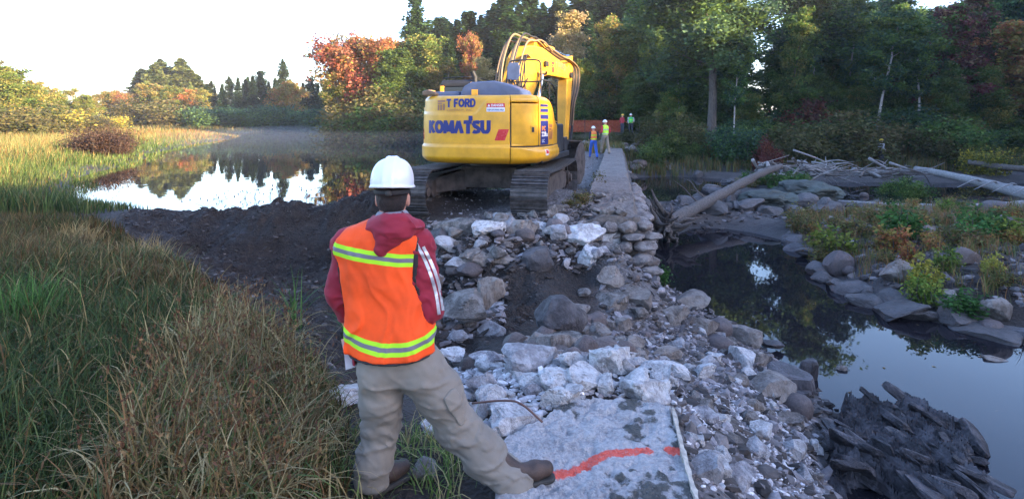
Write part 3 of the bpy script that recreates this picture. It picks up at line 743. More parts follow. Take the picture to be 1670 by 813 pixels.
for i in range(34):
    px = rnd.uniform(700, 1000); Y = rnd.uniform(57, 70)
    shrub_px(rnd.choice(['green', 'olive', 'dark']), px, Y, rnd.uniform(2.5, 4.5), 'shrub at the foot of the dark wood behind the excavator', 'shrubs behind the excavator', wide=1.4)
for i in range(26):
    px = rnd.uniform(705, 1030); Y = rnd.uniform(100, 118)
    tree_px(rnd.choice(['spruce', 'pine_b', 'forest_b']), px, Y, rnd.uniform(25, 70) - 40 * (px > 800), 'evergreen deep in the dark wood behind the excavator', 'deep wood evergreens', wide=1.5)
# ================================================================ STONE, WOOD, GRASS
_ix = lambda a, v: np.clip(np.searchsorted(a, v) - 1, 0, len(a) - 2)
def zg(x, y):
    """terrain height from the built mesh grid"""
    x = np.asarray(x, float); y = np.asarray(y, float)
    i, j = _ix(gx, x), _ix(gy, y)
    u = np.clip((x - gx[i]) / (gx[i + 1] - gx[i]), 0, 1); v = np.clip((y - gy[j]) / (gy[j + 1] - gy[j]), 0, 1)
    return (GZ[j, i] * (1 - u) + GZ[j, i + 1] * u) * (1 - v) + (GZ[j + 1, i] * (1 - u) + GZ[j + 1, i + 1] * u) * v
_YS = np.concatenate([np.arange(1.5, 20, .02), np.arange(20, 90, .15)])
def ray(px, py):
    """photo pixel -> first point of the ground it shows"""
    X = (px - 835) / F * _YS; Z = CAMZ - (py - HZ) / F * _YS
    g = np.maximum(zg(X, _YS), np.where(dam_s(X, _YS) > 0, ZS - .02, ZP - .02))
    k = np.argmax(g > Z)
    return float(X[k]), float(_YS[k]), float(g[k])

def ico(sub):
    bm = bmesh.new(); bmesh.ops.create_icosphere(bm, subdivisions=sub, radius=1)
    V = np.array([v.co[:] for v in bm.verts]); T = np.array([[v.index for v in f.verts] for f in bm.faces]); bm.free()
    return V, T
ICO = {k: ico(k) for k in (1, 2, 3, 4)}
def rock_arr(seed, sub=3, cuts=11, lo=.5, hi=.92, an=(1, .8, .6), rough=.05, fine=.02, boxy=1.0):
    rg = np.random.default_rng(seed); V, T = ICO[sub]; V = V.copy()
    if boxy < 1: V = np.sign(V) * np.abs(V) ** boxy
    for k in range(cuts):
        n = rg.normal(size=3); n /= np.linalg.norm(n); d = rg.uniform(lo, hi); p = V @ n
        m = p > d; V[m] -= (p[m] - d)[:, None] * n
    V = V * (1 + rough * fbm(V * 1.7 + seed * 3.1, 3, seed)[:, None] * 2 + fine * fbm(V * 6 + seed, 2, seed + 5)[:, None] * 2)
    V = V * np.array(an) / np.abs(V).max(0) 
    return V, T
def stone_mat(name, cols, sc=2.5, bumpd=.03, dust_or_glint=None, rough=.85, bs=.8, spots=None, layered=False):
    t = NT(name); v = t.coord('Object'); r = t.objrand()
    off = t.n('VectorMath', operation='ADD'); t.t.links.new(v, off.inputs[0]); cmb = t.n('CombineXYZ', X=t.math('MULTIPLY', r, 37.0), Y=t.math('MULTIPLY', r, 11.0)); t.t.links.new(cmb.outputs[0], off.inputs[1]); v = off.outputs[0]
    n1 = t.noise(v, sc, 6, .65); n2 = t.noise(v, sc * 6, 5, .65); n3 = t.n('TexVoronoi', Vector=v, Scale=sc * 4, feature='DISTANCE_TO_EDGE').outputs['Distance']
    base = t.ramp(r, [(i / (len(cols) - 1), c) for i, c in enumerate(cols)])
    sh = t.ramp(n1, [(.3, .55), (.68, 1.25)])
    c = t.mix(1.0, base, sh, 'MULTIPLY'); c = t.mix(.5, c, t.ramp(n2, [(.35, .45), (.65, 1.3)]), 'MULTIPLY')
    if dust_or_glint: c = t.mix(t.ramp(t.noise(v, sc * 1.3, 5, .7), [(.45, 0.0), (.6, .85)]), c, dust_or_glint)
    if spots: c = t.mix(t.ramp(t.noise(v, sc * 2.2, 6, .75), [(.56, 0.0), (.62, .9)]), c, spots)
    t.B(Base_Color=c, Roughness=rough)
    h = t.math('ADD', t.math('MULTIPLY', n2, 1.0), t.math('MULTIPLY', n1, .6))
    if layered:
        m = t.n('Mapping', Vector=v, Scale=(1.5, 1.5, 14)); h = t.math('ADD', h, t.noise(m.outputs[0], 2.0, 3))
    t.bump(h, bs, bumpd * 1.5)
    return t.m
M_ROCK = stone_mat('grey_rock', [(.12,.10,.088), (.19,.155,.13), (.09,.08,.072), (.24,.19,.155), (.15,.135,.125), (.2,.155,.12)], dust_or_glint=(.28,.25,.225))
M_BROWN = stone_mat('brown_boulder', [(.10,.075,.065), (.14,.10,.085), (.085,.07,.07), (.16,.12,.11)], rough=.7, bs=.5, bumpd=.015)
M_WHITE = stone_mat('pale_concrete', [(.5,.47,.45), (.58,.55,.53), (.42,.39,.38), (.62,.58,.56)], dust_or_glint=(.64,.62,.61), spots=(.26,.23,.21), sc=3)
M_SLATE = stone_mat('dark_slate', [(.03,.026,.028), (.045,.038,.04), (.065,.056,.057), (.025,.022,.024)], rough=.5, dust_or_glint=(.13,.115,.12), bs=.9)  # the paler violet tone is a highlight put into the colour
M_BEDROCK = stone_mat('bed_rock', [(.075,.07,.07), (.11,.095,.09), (.09,.085,.09)], rough=.7, layered=True)
M_LICHEN = stone_mat('lichen_rock', [(.04,.046,.04), (.055,.06,.053)], dust_or_glint=(.075,.09,.078), spots=(.035,.04,.03), sc=1.8)
def rock_set(n, seed0, mat, name, sub=3, **k):
    out = []
    for i in range(n):
        kk = dict(k); rg = random.Random(seed0 + i)
        kk['an'] = tuple(a * rg.uniform(.85, 1.15) for a in k.get('an', (1, .8, .6)))
        V, T = rock_arr(seed0 + i, sub, **kk); me = mesh_np(name, V * .5, [T], [mat], None, None, True)
        out.append(smooth_angle(me, 22))
    return out
R_ANG = rock_set(14, 100, M_ROCK, 'rock', 4, cuts=15, lo=.55, hi=1.0, fine=.03, boxy=.6, an=(1, .75, .5))
R_FLAT = rock_set(8, 140, M_ROCK, 'flat_rock', 4, cuts=14, lo=.55, hi=1.0, fine=.03, boxy=.5, an=(1, .7, .28))
R_BOUL = rock_set(8, 180, M_BROWN, 'boulder', 3, cuts=4, lo=.75, hi=.95, an=(1, .85, .72), rough=.06, fine=.008)
R_WHITE = rock_set(12, 220, M_WHITE, 'concrete_chunk', 4, cuts=15, lo=.5, hi=.98, an=(1, .8, .5), rough=.08, fine=.05, boxy=.65)
R_SLATE = rock_set(14, 260, M_SLATE, 'slate_layer', 3, cuts=9, lo=.7, hi=1.15, an=(1, .6, .25), rough=.04, boxy=.4)
R_BED = rock_set(8, 300, M_BEDROCK, 'bedrock', 3, cuts=9, an=(1, .7, .3), rough=.08)
R_LICH = rock_set(3, 340, M_LICHEN, 'lichen_boulder', 4, cuts=12, lo=.6, hi=1.0, an=(1, .8, .6), rough=.16, fine=.05)
# dull white dust makes most of the stones near the slab paler
M_PALE = stone_mat('dusty_rock', [(.26,.24,.24), (.34,.31,.3), (.22,.2,.21), (.4,.37,.35)], dust_or_glint=(.45,.43,.43))
R_PALE = rock_set(12, 380, M_PALE, 'dusty_rock', 4, cuts=15, lo=.5, hi=.98, fine=.03, boxy=.55, an=(1, .72, .42))
M_DKROCK = stone_mat('dark_rock', [(.05,.043,.045), (.075,.065,.065)], dust_or_glint=(.12,.11,.11))
R_DARK = rock_set(4, 420, M_DKROCK, 'dark_rock', 4, cuts=13, an=(1, .8, .75), rough=.07)
R_SETS = dict(dark=R_DARK, rock=R_ANG, flat=R_FLAT, boulder=R_BOUL, white=R_WHITE, slate=R_SLATE, bed=R_BED, lichen=R_LICH, pale=R_PALE)
R_NAME = dict(rock='rock', flat='rock', boulder='boulder', white='concrete_chunk', slate='slate_shard', bed='bedrock_ledge', lichen='boulder', pale='rubble_block', dark='rock')
R_CAT = dict(rock='rock', flat='rock', boulder='boulder', white='concrete chunk', slate='slate shard', bed='bedrock', lichen='boulder', pale='rubble block', dark='rock')
def put_rock(kind, x, y, z, w, label, group=None, h=None, rot=None, dep=None, parent=None, name=None, me=None):
    me = me or rnd.choice(R_SETS[kind])
    dim = me_dim(me); s = w / dim[0]
    sc = (s, s * (dep / w * dim[0] / dim[1] if dep else 1), s * ((h / w) * dim[0] / dim[2] if h else 1))
    if rot is None: rot = (rnd.uniform(-.35, .35), rnd.uniform(-.35, .35), rnd.uniform(0, 6.28))
    o = link(name or R_NAME[kind], me, parent, (x, y, z), rot, sc)
    if parent is None: tag(o, label, R_CAT[kind], group)
    return o
_dim = {}
def me_dim(me):
    if me.name not in _dim:
        c = np.empty(len(me.vertices) * 3, np.float32); me.vertices.foreach_get('co', c); c = c.reshape(-1, 3); _dim[me.name] = tuple(c.max(0) - c.min(0))
    return _dim[me.name]
def rock_px(kind, px, py, w, h, label, group=None, sink=.25, **k):
    """px,py: middle of the stone's foot in the photo; w,h its size in photo pixels"""
    x, y, z = ray(px, py); m = y / F
    k.setdefault('rot', (rnd.uniform(-.15, .15), rnd.uniform(-.15, .15), rnd.uniform(-.5, .5)))
    H_ = h * m
    return put_rock(kind, x, y + w * m * .3, z + H_ * (.5 - sink), w * m, label, group, h=H_, dep=w * m * .8, **k)

# hero stones, read off the photograph
HERO = [
('rock',742,392,82,44,'broad rock with brown top at the left end of the rubble pile'),
('dark',712,415,46,52,'dark upright rock below the broad brown topped one'),
('white',800,382,62,30,'long pale chunk on the rubble rim in front of the excavator tracks'),
('rock',848,386,54,32,'grey rock on the rim right of the long pale chunk'),
('white',880,380,40,22,'small pale chunk right below the right hand track'),
('white',905,388,48,26,'low pale chunk on the rim right of the track'),
('white',948,406,74,46,'largest pale broken chunk on the rim beside the crest end'),
('white',990,402,66,46,'broken pale chunk at the very end of the dam crest'),
('white',965,432,50,36,'pale chunk hanging below the broken crest end'),
('rock',775,438,56,36,'grey block in the middle of the left rubble face'),
('boulder',748,450,46,28,'brown rounded stone low in the left rubble face'),
('rock',795,498,52,56,'jagged upright chunk beside the right elbow of the worker'),
('rock',757,516,92,44,'wide lumpy grey boulder beside the worker’s right sleeve'),
('rock',702,470,40,34,'grey stone half hidden behind the worker’s shoulder'),
('flat',815,430,52,22,'flat pale slab tilted on the dark rubble face'),
('dark',880,440,56,50,'dark blocky rock under the rim right of centre'),
('dark',912,556,96,84,'largest dark boulder leaning in the bottom of the breach'),
('boulder',842,572,48,32,'smooth brown oval stone on the breach floor'),
('boulder',893,562,36,36,'rusty brown stone beside the largest dark boulder'),
('boulder',933,596,38,36,'dark red round stone in front of the largest dark boulder'),
('boulder',958,584,44,44,'round speckled grey boulder right of the dark red one'),
('boulder',1022,592,38,42,'round blue grey boulder just beyond the white rubble'),
('boulder',762,606,26,28,'small egg shaped stone just right of the worker’s hip'),
('rock',1006,504,54,34,'grey block halfway down the stone slope below the wall end'),
('rock',996,470,44,40,'pinkish square stone right below the wall end'),
('rock',1040,500,58,40,'grey stone at the foot of the wall end'),
('rock',1090,590,50,30,'flat topped grey stone in the middle of the slope'),
('flat',1125,505,70,24,'long dark stone lying at the pool edge under the wall'),
('rock',1100,530,56,32,'pale tan flat stone near the pool edge'),
('rock',1150,548,60,34,'grey block near the pool edge'),
('boulder',1180,548,44,34,'dark rounded boulder at the upper pool edge'),
('boulder',1176,574,50,32,'dark oval boulder just below the upper one at the pool edge'),
('rock',1215,560,62,36,'dark angular rock where the slope meets the open pool'),
('white',1216,600,44,34,'white topped stone close to the pool edge'),
('rock',1238,598,46,30,'dark stone right of the white topped one at the pool edge'),
('flat',1262,655,80,36,'flat dusty slab tilting towards the pool'),
('boulder',1308,682,48,44,'smooth rounded boulder at the pool next to the slate outcrop'),
('slate',1300,640,70,46,'dark slate shard pointing up at the pool edge'),
('slate',1322,622,30,46,'tall curled slate shard standing at the pool edge'),
('rock',1290,700,50,30,'grey stone below the smooth rounded boulder'),
('white',1058,664,92,48,'big pinkish white concrete chunk at the slab’s far edge'),
('white',1000,612,84,50,'tall white concrete block behind the slab'),
('white',950,640,80,46,'white cracked block left of the pinkish one'),
('white',905,645,70,42,'pale chunk with shaded side left of the cracked block'),
('pale',870,606,100,40,'broad pinkish grey concrete block behind the white rubble'),
('white',838,712,104,50,'large whitish slab with dark undercut side beside the worker’s knee'),
('white',795,672,52,44,'pale rounded chunk beside the worker’s thigh'),
('white',862,640,46,30,'small tan white chunk above the large whitish slab'),
('white',908,672,56,44,'white chunk at the slab’s far left corner'),
('white',566,662,70,32,'white painted concrete piece left of the worker’s knee'),
('rock',690,786,44,36,'grey stone between the worker’s boots'),
('white',700,712,34,22,'pale chunk showing between the worker’s legs'),
('white',740,590,44,18,'white flat chunk right behind the worker’s hip'),
('white',1105,620,52,26,'flat white shard right of the tall white block'),
('pale',1150,690,46,28,'dusty grey chunk beside the cream edge of the slab'),
('pale',1160,790,66,46,'large grey chunk at the near right corner of the slab'),
('pale',1215,800,58,50,'pointed pale chunk near the bottom edge of the slope'),
('pale',1235,744,44,30,'blocky dusty stone low on the near slope'),
('pale',1300,752,50,34,'blocky grey stone beside the slate outcrop'),
('white',1330,740,30,26,'white angular shard at the left end of the slate outcrop'),
('white',1416,710,34,20,'white angular chunk lying on the slate outcrop'),
('white',1380,712,22,20,'pinkish chunk on the left part of the slate outcrop'),
('boulder',1378,448,54,48,'large smooth brown boulder on the left edge of the island'),
('boulder',1582,432,50,34,'large smooth boulder in the plants on the island'),
('rock',1480,458,52,44,'leaning brown slab rock in the middle of the island'),
('rock',1550,498,46,30,'angular rock at the island waterline'),
('boulder',1573,512,24,20,'small rounded stone in the water beside the island'),
('boulder',1602,516,28,26,'rounded stone between the small one and the tall grey boulder'),
('rock',1632,524,50,52,'tall pointed grey boulder at the right end of the island'),
('boulder',1626,540,38,20,'dark wet oval stone in front of the tall grey boulder'),
('flat',1645,556,24,8,'dark sliver of rock just above the pool surface'),
('flat',1628,592,36,10,'black flat rock breaking the pool surface'),
('flat',1374,607,22,12,'small dark rock alone in the pool above the outcrop'),
('boulder',1470,514,26,14,'low wet stone at the front foot of the island'),
('boulder',1388,448,22,18,'small pale stone leaning on the large brown boulder'),
('lichen',1258,342,112,40,'lichen covered blue green boulder under the fallen log'),
('lichen',1325,328,130,42,'bigger lichen covered boulder behind the fallen log'),
('boulder',1412,322,14,10,'small pale rock standing in the back channel'),
('boulder',1428,337,14,7,'lower pale rock in the back channel'),
('boulder',1632,348,44,26,'blue grey rock at the right end of the back channel'),
('boulder',1650,372,60,24,'dark rock mound on the right beyond the island plants'),
]
for k_, px, py, w_, h_, lb in HERO:
    lb = lb.replace('’s', '').replace('worker right', 'worker at the right')
    rock_px(k_, px, py, w_, h_, lb)

def inpoly(poly, n, rg):
    poly = np.asarray(poly, float); lo, hi = poly.min(0), poly.max(0); out = []
    while sum(map(len, out)) < n:
        q = rg.uniform(lo, hi, (n * 4, 2)); out.append(q[sdist(poly, q[:, 0], q[:, 1]) < 0])
    return np.concatenate(out)[:n]
def wpoly(pts): return np.array([ray(*p)[:2] for p in pts])
def scatter(kinds, poly, n, smin, smax, label, group, seed, pw=2.0, sink=.2, stack=0.0):
    rg = np.random.default_rng(seed); q = inpoly(poly, n, rg)
    for i, (x, y) in enumerate(q):
        k = kinds[rg.integers(len(kinds))]; w = smin + (smax - smin) * rg.random() ** pw
        hh = w * rg.uniform(.4, .75)
        lb = (label.get(R_CAT[k]) or label['rock']) if isinstance(label, dict) else label
        put_rock(k, x, y, float(zg(x, y)) + hh * (.5 - sink) + stack * rg.random(), w, lb(835 + x / y * F, w / smax, k) if callable(lb) else lb, (group.get(R_CAT[k]) or group['rock']) if isinstance(group, dict) else group, h=hh)
def PZ(px): return 'beside the shoulder of the nearest worker' if px < 760 else 'below the gap between the excavator tracks' if px < 830 else 'below the right excavator track' if px < 915 else 'next to the broken wall end'
PILE = wpoly([(688,372),(1000,375),(1010,420),(960,440),(880,420),(830,450),(810,520),(690,530),(690,440)])
FACE = wpoly([(850,500),(960,450),(1040,450),(1060,500),(1000,600),(880,590)])
WHITEP = wpoly([(740,600),(800,585),(900,585),(1030,575),(1100,630),(1110,672),(1000,655),(900,665),(860,700),(800,720),(740,660)])
NEARSL = wpoly([(1105,640),(1200,640),(1330,720),(1345,812),(1150,812),(1115,700)])
SL2 = wpoly([(1000,560),(1060,480),(1120,520),(1240,570),(1330,690),(1200,660),(1060,620)])
scatter(['rock','rock','flat','pale','boulder'], PILE, 118, .13, .46, {'rock': lambda px, u, k: ('large ' if u > .6 else 'fist sized ' if u < .4 else 'middling ') + {'pale': 'dusty block ', 'flat': 'flat rock '}.get(k, 'broken rock ') + PZ(px), 'rubble block': lambda px, u, k: ('large' if u > .6 else 'small') + ' dusty block in the rubble ' + PZ(px), 'boulder': lambda px, u, k: ('large ' if u > .6 else 'small ') + 'brown cobble in the rubble ' + PZ(px)}, {'rock': 'rocks of the rubble pile', 'boulder': 'cobbles of the rubble pile'}, 1, stack=.03, sink=.3)
scatter(['rock','rock','flat','boulder'], FACE, 48, .14, .42, {'rock': 'grey rock on the slope below the broken wall end', 'boulder': 'brown cobble on the slope below the broken wall end'}, {'rock': 'rocks below the wall end', 'boulder': 'cobbles below the wall end'}, 2)
scatter(['white','white','white','pale'], WHITEP, 84, .08, .30, {'concrete chunk': lambda px, u, k: ('large ' if u > .6 else 'small ' if u < .45 else 'middling ') + 'white concrete chunk ' + ('beside the leg of the nearest worker' if px < 850 else 'right behind the painted slab' if px < 980 else 'behind the right corner of the painted slab'), 'rubble block': 'dusty rock in the white rubble behind the painted slab'}, {'concrete chunk': 'white rubble chunks', 'rubble block': 'dusty blocks in the white rubble'}, 3)
scatter(['pale','pale','flat','white','rock'], NEARSL, 60, .07, .26, {'rubble block': 'dusty block on the near slope right of the painted slab', 'concrete chunk': 'pale chunk on the near slope right of the painted slab', 'rock': 'dusty angular rock on the near slope right of the painted slab'}, {'rubble block': 'dusty blocks on the near slope', 'concrete chunk': 'pale chunks on the near slope', 'rock': 'rocks on the near slope'}, 4)
scatter(['pale','flat','rock','rock','white'], SL2, 66, .12, .36, {'rubble block': 'dusty block on the stone slope beside the pool', 'concrete chunk': 'pale chunk on the stone slope beside the pool', 'rock': lambda px, u, k: ('large ' if u > .6 else 'small ' if u < .42 else 'middling ') + ('flat rock' if k == 'flat' else 'angular rock') + ' on the stone slope ' + ('close to the pool' if px > 1170 else 'halfway to the pool' if px > 1080 else 'behind the white rubble')}, {'rubble block': 'dusty blocks on the pool slope', 'concrete chunk': 'pale chunks on the pool slope', 'rock': 'rocks on the pool slope'}, 5)
ISL = np.array([(7.7,15.5),(7.4,12.2),(7.9,10.9),(9.2,10),(13,10),(17,13),(14,19),(9,19)])
scatter(['boulder','rock','bed'], ISL, 42, .15, .55, {'bedrock': 'low dark ledge among the plants of the island', 'boulder': 'weathered boulder among the plants of the island', 'rock': 'dark rock among the plants of the island'}, {'bedrock': 'ledges of the island', 'boulder': 'boulders of the island', 'rock': 'rocks of the island'}, 6)
BEDP = np.array([(4.6,19.5),(7.5,20.5),(12.5,20),(12,24),(9,26),(6,23.5),(4.6,24)])
scatter(['bed'], BEDP, 44, .4, 1.5, 'dark bedrock slab on the exposed river bed behind the fallen log', 'bedrock slabs', 7, sink=.35)
for k_, (xa, ya) in enumerate(curve_pts([(8.5,17.5,0),(8.0,16.2,0),(7.3,14,0),(6.95,12.2,0),(7.15,11,0),(7.8,10.1,0),(8.5,9.5,0),(9.6,9.2,0)], 26)[:, :2]):
    put_rock('bed', xa + rnd.uniform(-.1, .3), ya + rnd.uniform(-.1, .2), ZS + rnd.uniform(-.02, .10), rnd.uniform(.5, 1.1), 'dark ledge along the waterline of the island ' + ('near its left tip' if k_ < 10 else 'below the leaning slab rock' if k_ < 18 else 'towards the right edge'), 'waterline ledges of the island', h=rnd.uniform(.2, .42))
scatter(['bed','bed'], np.array([(5.2,37.5),(13,36),(14,33),(12,31),(8,37.2)]), 16, .6, 1.6, 'low dark rock in the far channel under the bank', 'rocks of the far channel', 8, sink=.35)
scatter(['rock','rock','boulder'], np.array([(7.0,36.5),(8.0,44),(11,44),(10.5,37.5)]), 30, .4, 1.1, 'stone of the rough bank beside the far dam end', 'stones of the far bank', 9, pw=1, stack=.3)
scatter(['rock','rock','boulder'], np.array([(2.9,41.0),(6.6,41.0),(7.2,43.4),(3.4,43.4)]), 30, .35, .9, 'grey stone in the pile behind the two walking workers', 'stone pile at the far dam end', 10, pw=1, stack=.45)
# loose fragments too small to count
def fragments(name, poly, n, smin, smax, mats_cols, seed, label, pw=2.2):
    rg = np.random.default_rng(seed); q = inpoly(poly, n, rg); V0, T0 = ICO[1]
    base = []
    for k in range(10):
        v, _ = rock_arr(seed * 31 + k, 1, cuts=5, lo=.5, hi=.9, an=(1, .7, .4), rough=.15, fine=0); base.append(v * .5)
    base = np.array(base); nv = len(V0)
    B = base[rg.integers(0, 10, n)] * (smin + (smax - smin) * rg.random(n) ** pw)[:, None, None]
    az = rg.uniform(0, 2 * pi, n); c, s = np.cos(az), np.sin(az); tl = rg.normal(0, .35, n)
    X, Y, Z = B[..., 0], B[..., 1], B[..., 2]; Z2 = Z + X * np.tan(np.clip(tl, -.7, .7))[:, None]
    X2 = X * c[:, None] - Y * s[:, None]; Y2 = X * s[:, None] + Y * c[:, None]
    V = np.stack([X2 + q[:, :1], Y2 + q[:, 1:2], Z2 + (zg(q[:, 0], q[:, 1]) + .005)[:, None]], -1).reshape(-1, 3)
    T = (T0[None] + (np.arange(n) * nv)[:, None, None]).reshape(-1, 3)
    cols = np.array(mats_cols)[rg.integers(0, len(mats_cols), n)] * np.exp(rg.normal(0, .2, (n, 1)))
    me = mesh_np(name, V, [T], [M_FRAG], None, np.repeat(cols, nv, 0), False)
    return tag(link(name, me), label, kind='stuff')
t = NT('stone_fragments'); va = t.n('Attribute', attribute_name='col'); nn_ = t.noise(t.pos(), 30, 4, .6)
t.B(Base_Color=t.mix(.7, va.outputs['Color'], t.ramp(nn_, [(.3, .5), (.7, 1.3)]), 'MULTIPLY'), Roughness=.88); t.bump(nn_, .5, .01); M_FRAG = t.m
WC = [(.5,.47,.46),(.6,.57,.56),(.4,.37,.37),(.3,.27,.27)]; GC = [(.2,.18,.18),(.14,.12,.12),(.27,.24,.24),(.1,.09,.09)]; DC = [(.04,.032,.028),(.06,.047,.04),(.028,.022,.02),(.12,.1,.09)]
fragments('rubble', WHITEP, 2600, .02, .11, WC, 21, 'fine white rubble')
fragments('rubble', NEARSL, 3600, .015, .09, WC + GC[:3], 22, 'fine dusty rubble on the near slope')
fragments('rubble', SL2, 3600, .02, .14, GC + WC[2:], 23, 'fine grey rubble on the pool slope')
fragments('rubble', SLOPE, 5200, .02, .22, GC + DC, 24, 'loose stones of the slope')
fragments('rubble', PILE, 4200, .02, .24, GC + DC, 25, 'loose stones of the rubble pile')
fragments('rubble', BASIN, 7500, .015, .12, DC[:3] + DC[:3] + DC, 26, 'clods and pebbles in the dug out soil', 3.0)
fragments('gravel', np.array([(-2.4,10),(1.6,10),(3.0,18),(4.9,28),(6.9,40),(5.2,40),(1.8,22),(-.6,17),(-3,15)]), 3200, .02, .10, GC, 27, 'gravel on the dam top')
fragments('gravel', ISL, 3200, .04, .34, DC + GC, 28, 'pebbles of the island')
fragments('gravel', np.array([(4.6,18.8),(8.2,19.4),(13,19.5),(12,24),(9,26),(6,23.5),(4.6,24)]), 1200, .05, .3, DC + GC[:2], 29, 'pebbles of the river bed')

# ---- near concrete slab with the painted mark
SLABP = np.array([(-.35,1.2),(-.18,2.4)] + [P(x, y, .02)[:2] for x, y in [(818,812),(812,735),(850,706),(888,690),(905,672),(950,660),(1000,656),(1050,660),(1096,668),(1104,700),(1114,740),(1126,780),(1136,812)]] + [(1.03,2.4),(1.1,1.2)])
def slab_h(X, Y):
    n = fbm2(X, Y, 5, 71, 9); m = fbm2(X, Y, 3, 72, 2.5); p = fbm2(X, Y, 3, 75, 26)
    return .045 + .026 * m + .026 * n - .04 * np.clip(-.1 - n, 0, 1) + .014 * p
xs = np.linspace(-.5, 1.3, 300); ys = np.linspace(1.1, 4.25, 420); SX, SY = np.meshgrid(xs, ys)
ds = sdist(SLABP, SX, SY) + .03 * fbm2(SX, SY, 3, 74, 5) * 1.8
SZ = slab_h(SX, SY) - .4 * sstep(0, .05, ds)
idm = -np.ones(SX.shape, int); keep = ds < .07; idm[keep] = np.arange(keep.sum())
q = np.stack([idm[:-1, :-1], idm[:-1, 1:], idm[1:, 1:], idm[1:, :-1]], -1).reshape(-1, 4); q = q[(q >= 0).all(1)]
mark = np.array([P(x, y, .03)[:2] for x, y in [(905,778),(935,766),(962,754),(990,745),(1020,740),(1055,738)]])
mark2 = np.array([P(x, y, .03)[:2] for x, y in [(1094,735),(1108,739)]])
def segd(pl, X, Y):
    d = np.full(X.shape, 9.0)
    for a_, b_ in zip(pl[:-1], pl[1:]):
        e = b_ - a_; tt = np.clip(((X - a_[0]) * e[0] + (Y - a_[1]) * e[1]) / (e @ e), 0, 1); d = np.minimum(d, np.hypot(X - a_[0] - tt * e[0], Y - a_[1] - tt * e[1]))
    return d
dm = np.minimum(segd(mark, SX, SY), segd(mark2, SX, SY)) + .012 * fbm2(SX, SY, 3, 76, 22)
pm = sstep(.046, .026, dm)
moss = sstep(-.08, .42, fbm2(SX, SY, 4, 77, 3.2) + .35 * sstep(.35, .9, SX) - .18 + .15 * fbm2(SX, SY, 3, 78, 14) - .2 * sstep(.3, 0, SX))
t = NT('rough_concrete'); va = t.n('Attribute', attribute_name='col'); sp_ = t.n('SeparateColor', Color=va.outputs['Color']); pv = t.pos()
a1 = t.noise(pv, 3.5, 6, .65); a2 = t.noise(pv, 32, 5, .7)
c = t.mix(a2, t.ramp(a1, [(.3, (.3,.28,.28)), (.6, (.62,.58,.57))]), t.ramp(a2, [(.35, (.16,.15,.155)), (.55, (.6,.57,.56))]))
mf = t.ramp(t.math('ADD', t.math('MULTIPLY', sp_.outputs[1], .75), t.math('MULTIPLY_ADD', t.noise(pv, 16, 6, .75), 1.7, -.85)), [(.36, 0.0), (.56, .9)])
c = t.mix(mf, c, t.ramp(a2, [(.4, (.025,.027,.02)), (.7, (.1,.095,.08))]))
pf = t.ramp(t.math('ADD', sp_.outputs[0], t.math('MULTIPLY_ADD', t.noise(pv, 70, 4, .75), 3.2, -1.6)), [(.25, 0.0), (.8, .95)]); pf = t.math('MULTIPLY', pf, t.math('MULTIPLY', sp_.outputs[0], 4.0, clamp=True))
c = t.mix(pf, c, (.95,.12,.07))
t.B(Base_Color=c, Roughness=.88); t.bump(t.math('ADD', a2, t.math('MULTIPLY', t.noise(pv, 90, 3, .6), .5)), 1.0, .05); M_SLAB = t.m
slab = thing('concrete_slab', 'rough pale concrete slab with an orange sprayed line beside the nearest worker', 'concrete slab')
me = mesh_np('slab_top', np.stack([SX[keep], SY[keep], SZ[keep]], 1), [q], [M_SLAB]); a = me.color_attributes.new('col', 'FLOAT_COLOR', 'POINT')
a.data.foreach_set('color', np.stack([pm[keep], moss[keep], 0 * pm[keep], 1 + 0 * pm[keep]], 1).astype(np.float32).ravel())
link('slab_top', me, slab)
mb = MB(); edge = np.array([P(x, y, .03)[:2] for x, y in [(1098,672),(1104,700),(1112,735),(1120,765),(1128,795),(1136,820),(1150,870)]])
rg = np.random.default_rng(5); L_ = curve_pts(np.column_stack([edge, np.full(len(edge), .05)]), 30)
for i in range(29):
    w0, w1 = [.009 + .014 * abs(fbm(np.array([[q_ * .31, 3, 1]]), 3, 4)[0]) * 1.6 for q_ in (i, i + 1)]; z0, z1 = .07, .07
    a_, b_ = L_[i], L_[i + 1]
    V = [(a_[0] - w0, a_[1], z0), (a_[0] + w0, a_[1], z0 - .01), (b_[0] + w1, b_[1], z1 - .01), (b_[0] - w1, b_[1], z1)]
    V += [(x, y, -.3) for x, y, _ in V]
    mb.add(V, [(0,1,2,3), (1,5,6,2), (0,3,7,4), (0,4,5,1), (3,2,6,7)])
M_CREAM = flat('cream_broken_edge', (.55,.49,.41), .85, 0, .3, 14, .8)
link('edge_strip', mb.mesh('edge_strip', [M_CREAM], False), slab)
# rusty bar lying on the rubble
o = link('steel_bar', (lambda m: (m.add(*tube(curve_pts([(*P(770,652,.12)[:2],.10), (*P(820,655,.15)[:2],.16), (*P(850,663,.15)[:2],.17), (*P(885,688,.08)[:2],.08)], 16), .007, 6)), m.mesh('bar', [flat('rusty_steel', (.16,.08,.06), .7)]))[1])(MB()))
tag(o, 'thin rusty reinforcing bar bent over the pale rubble', 'steel bar')

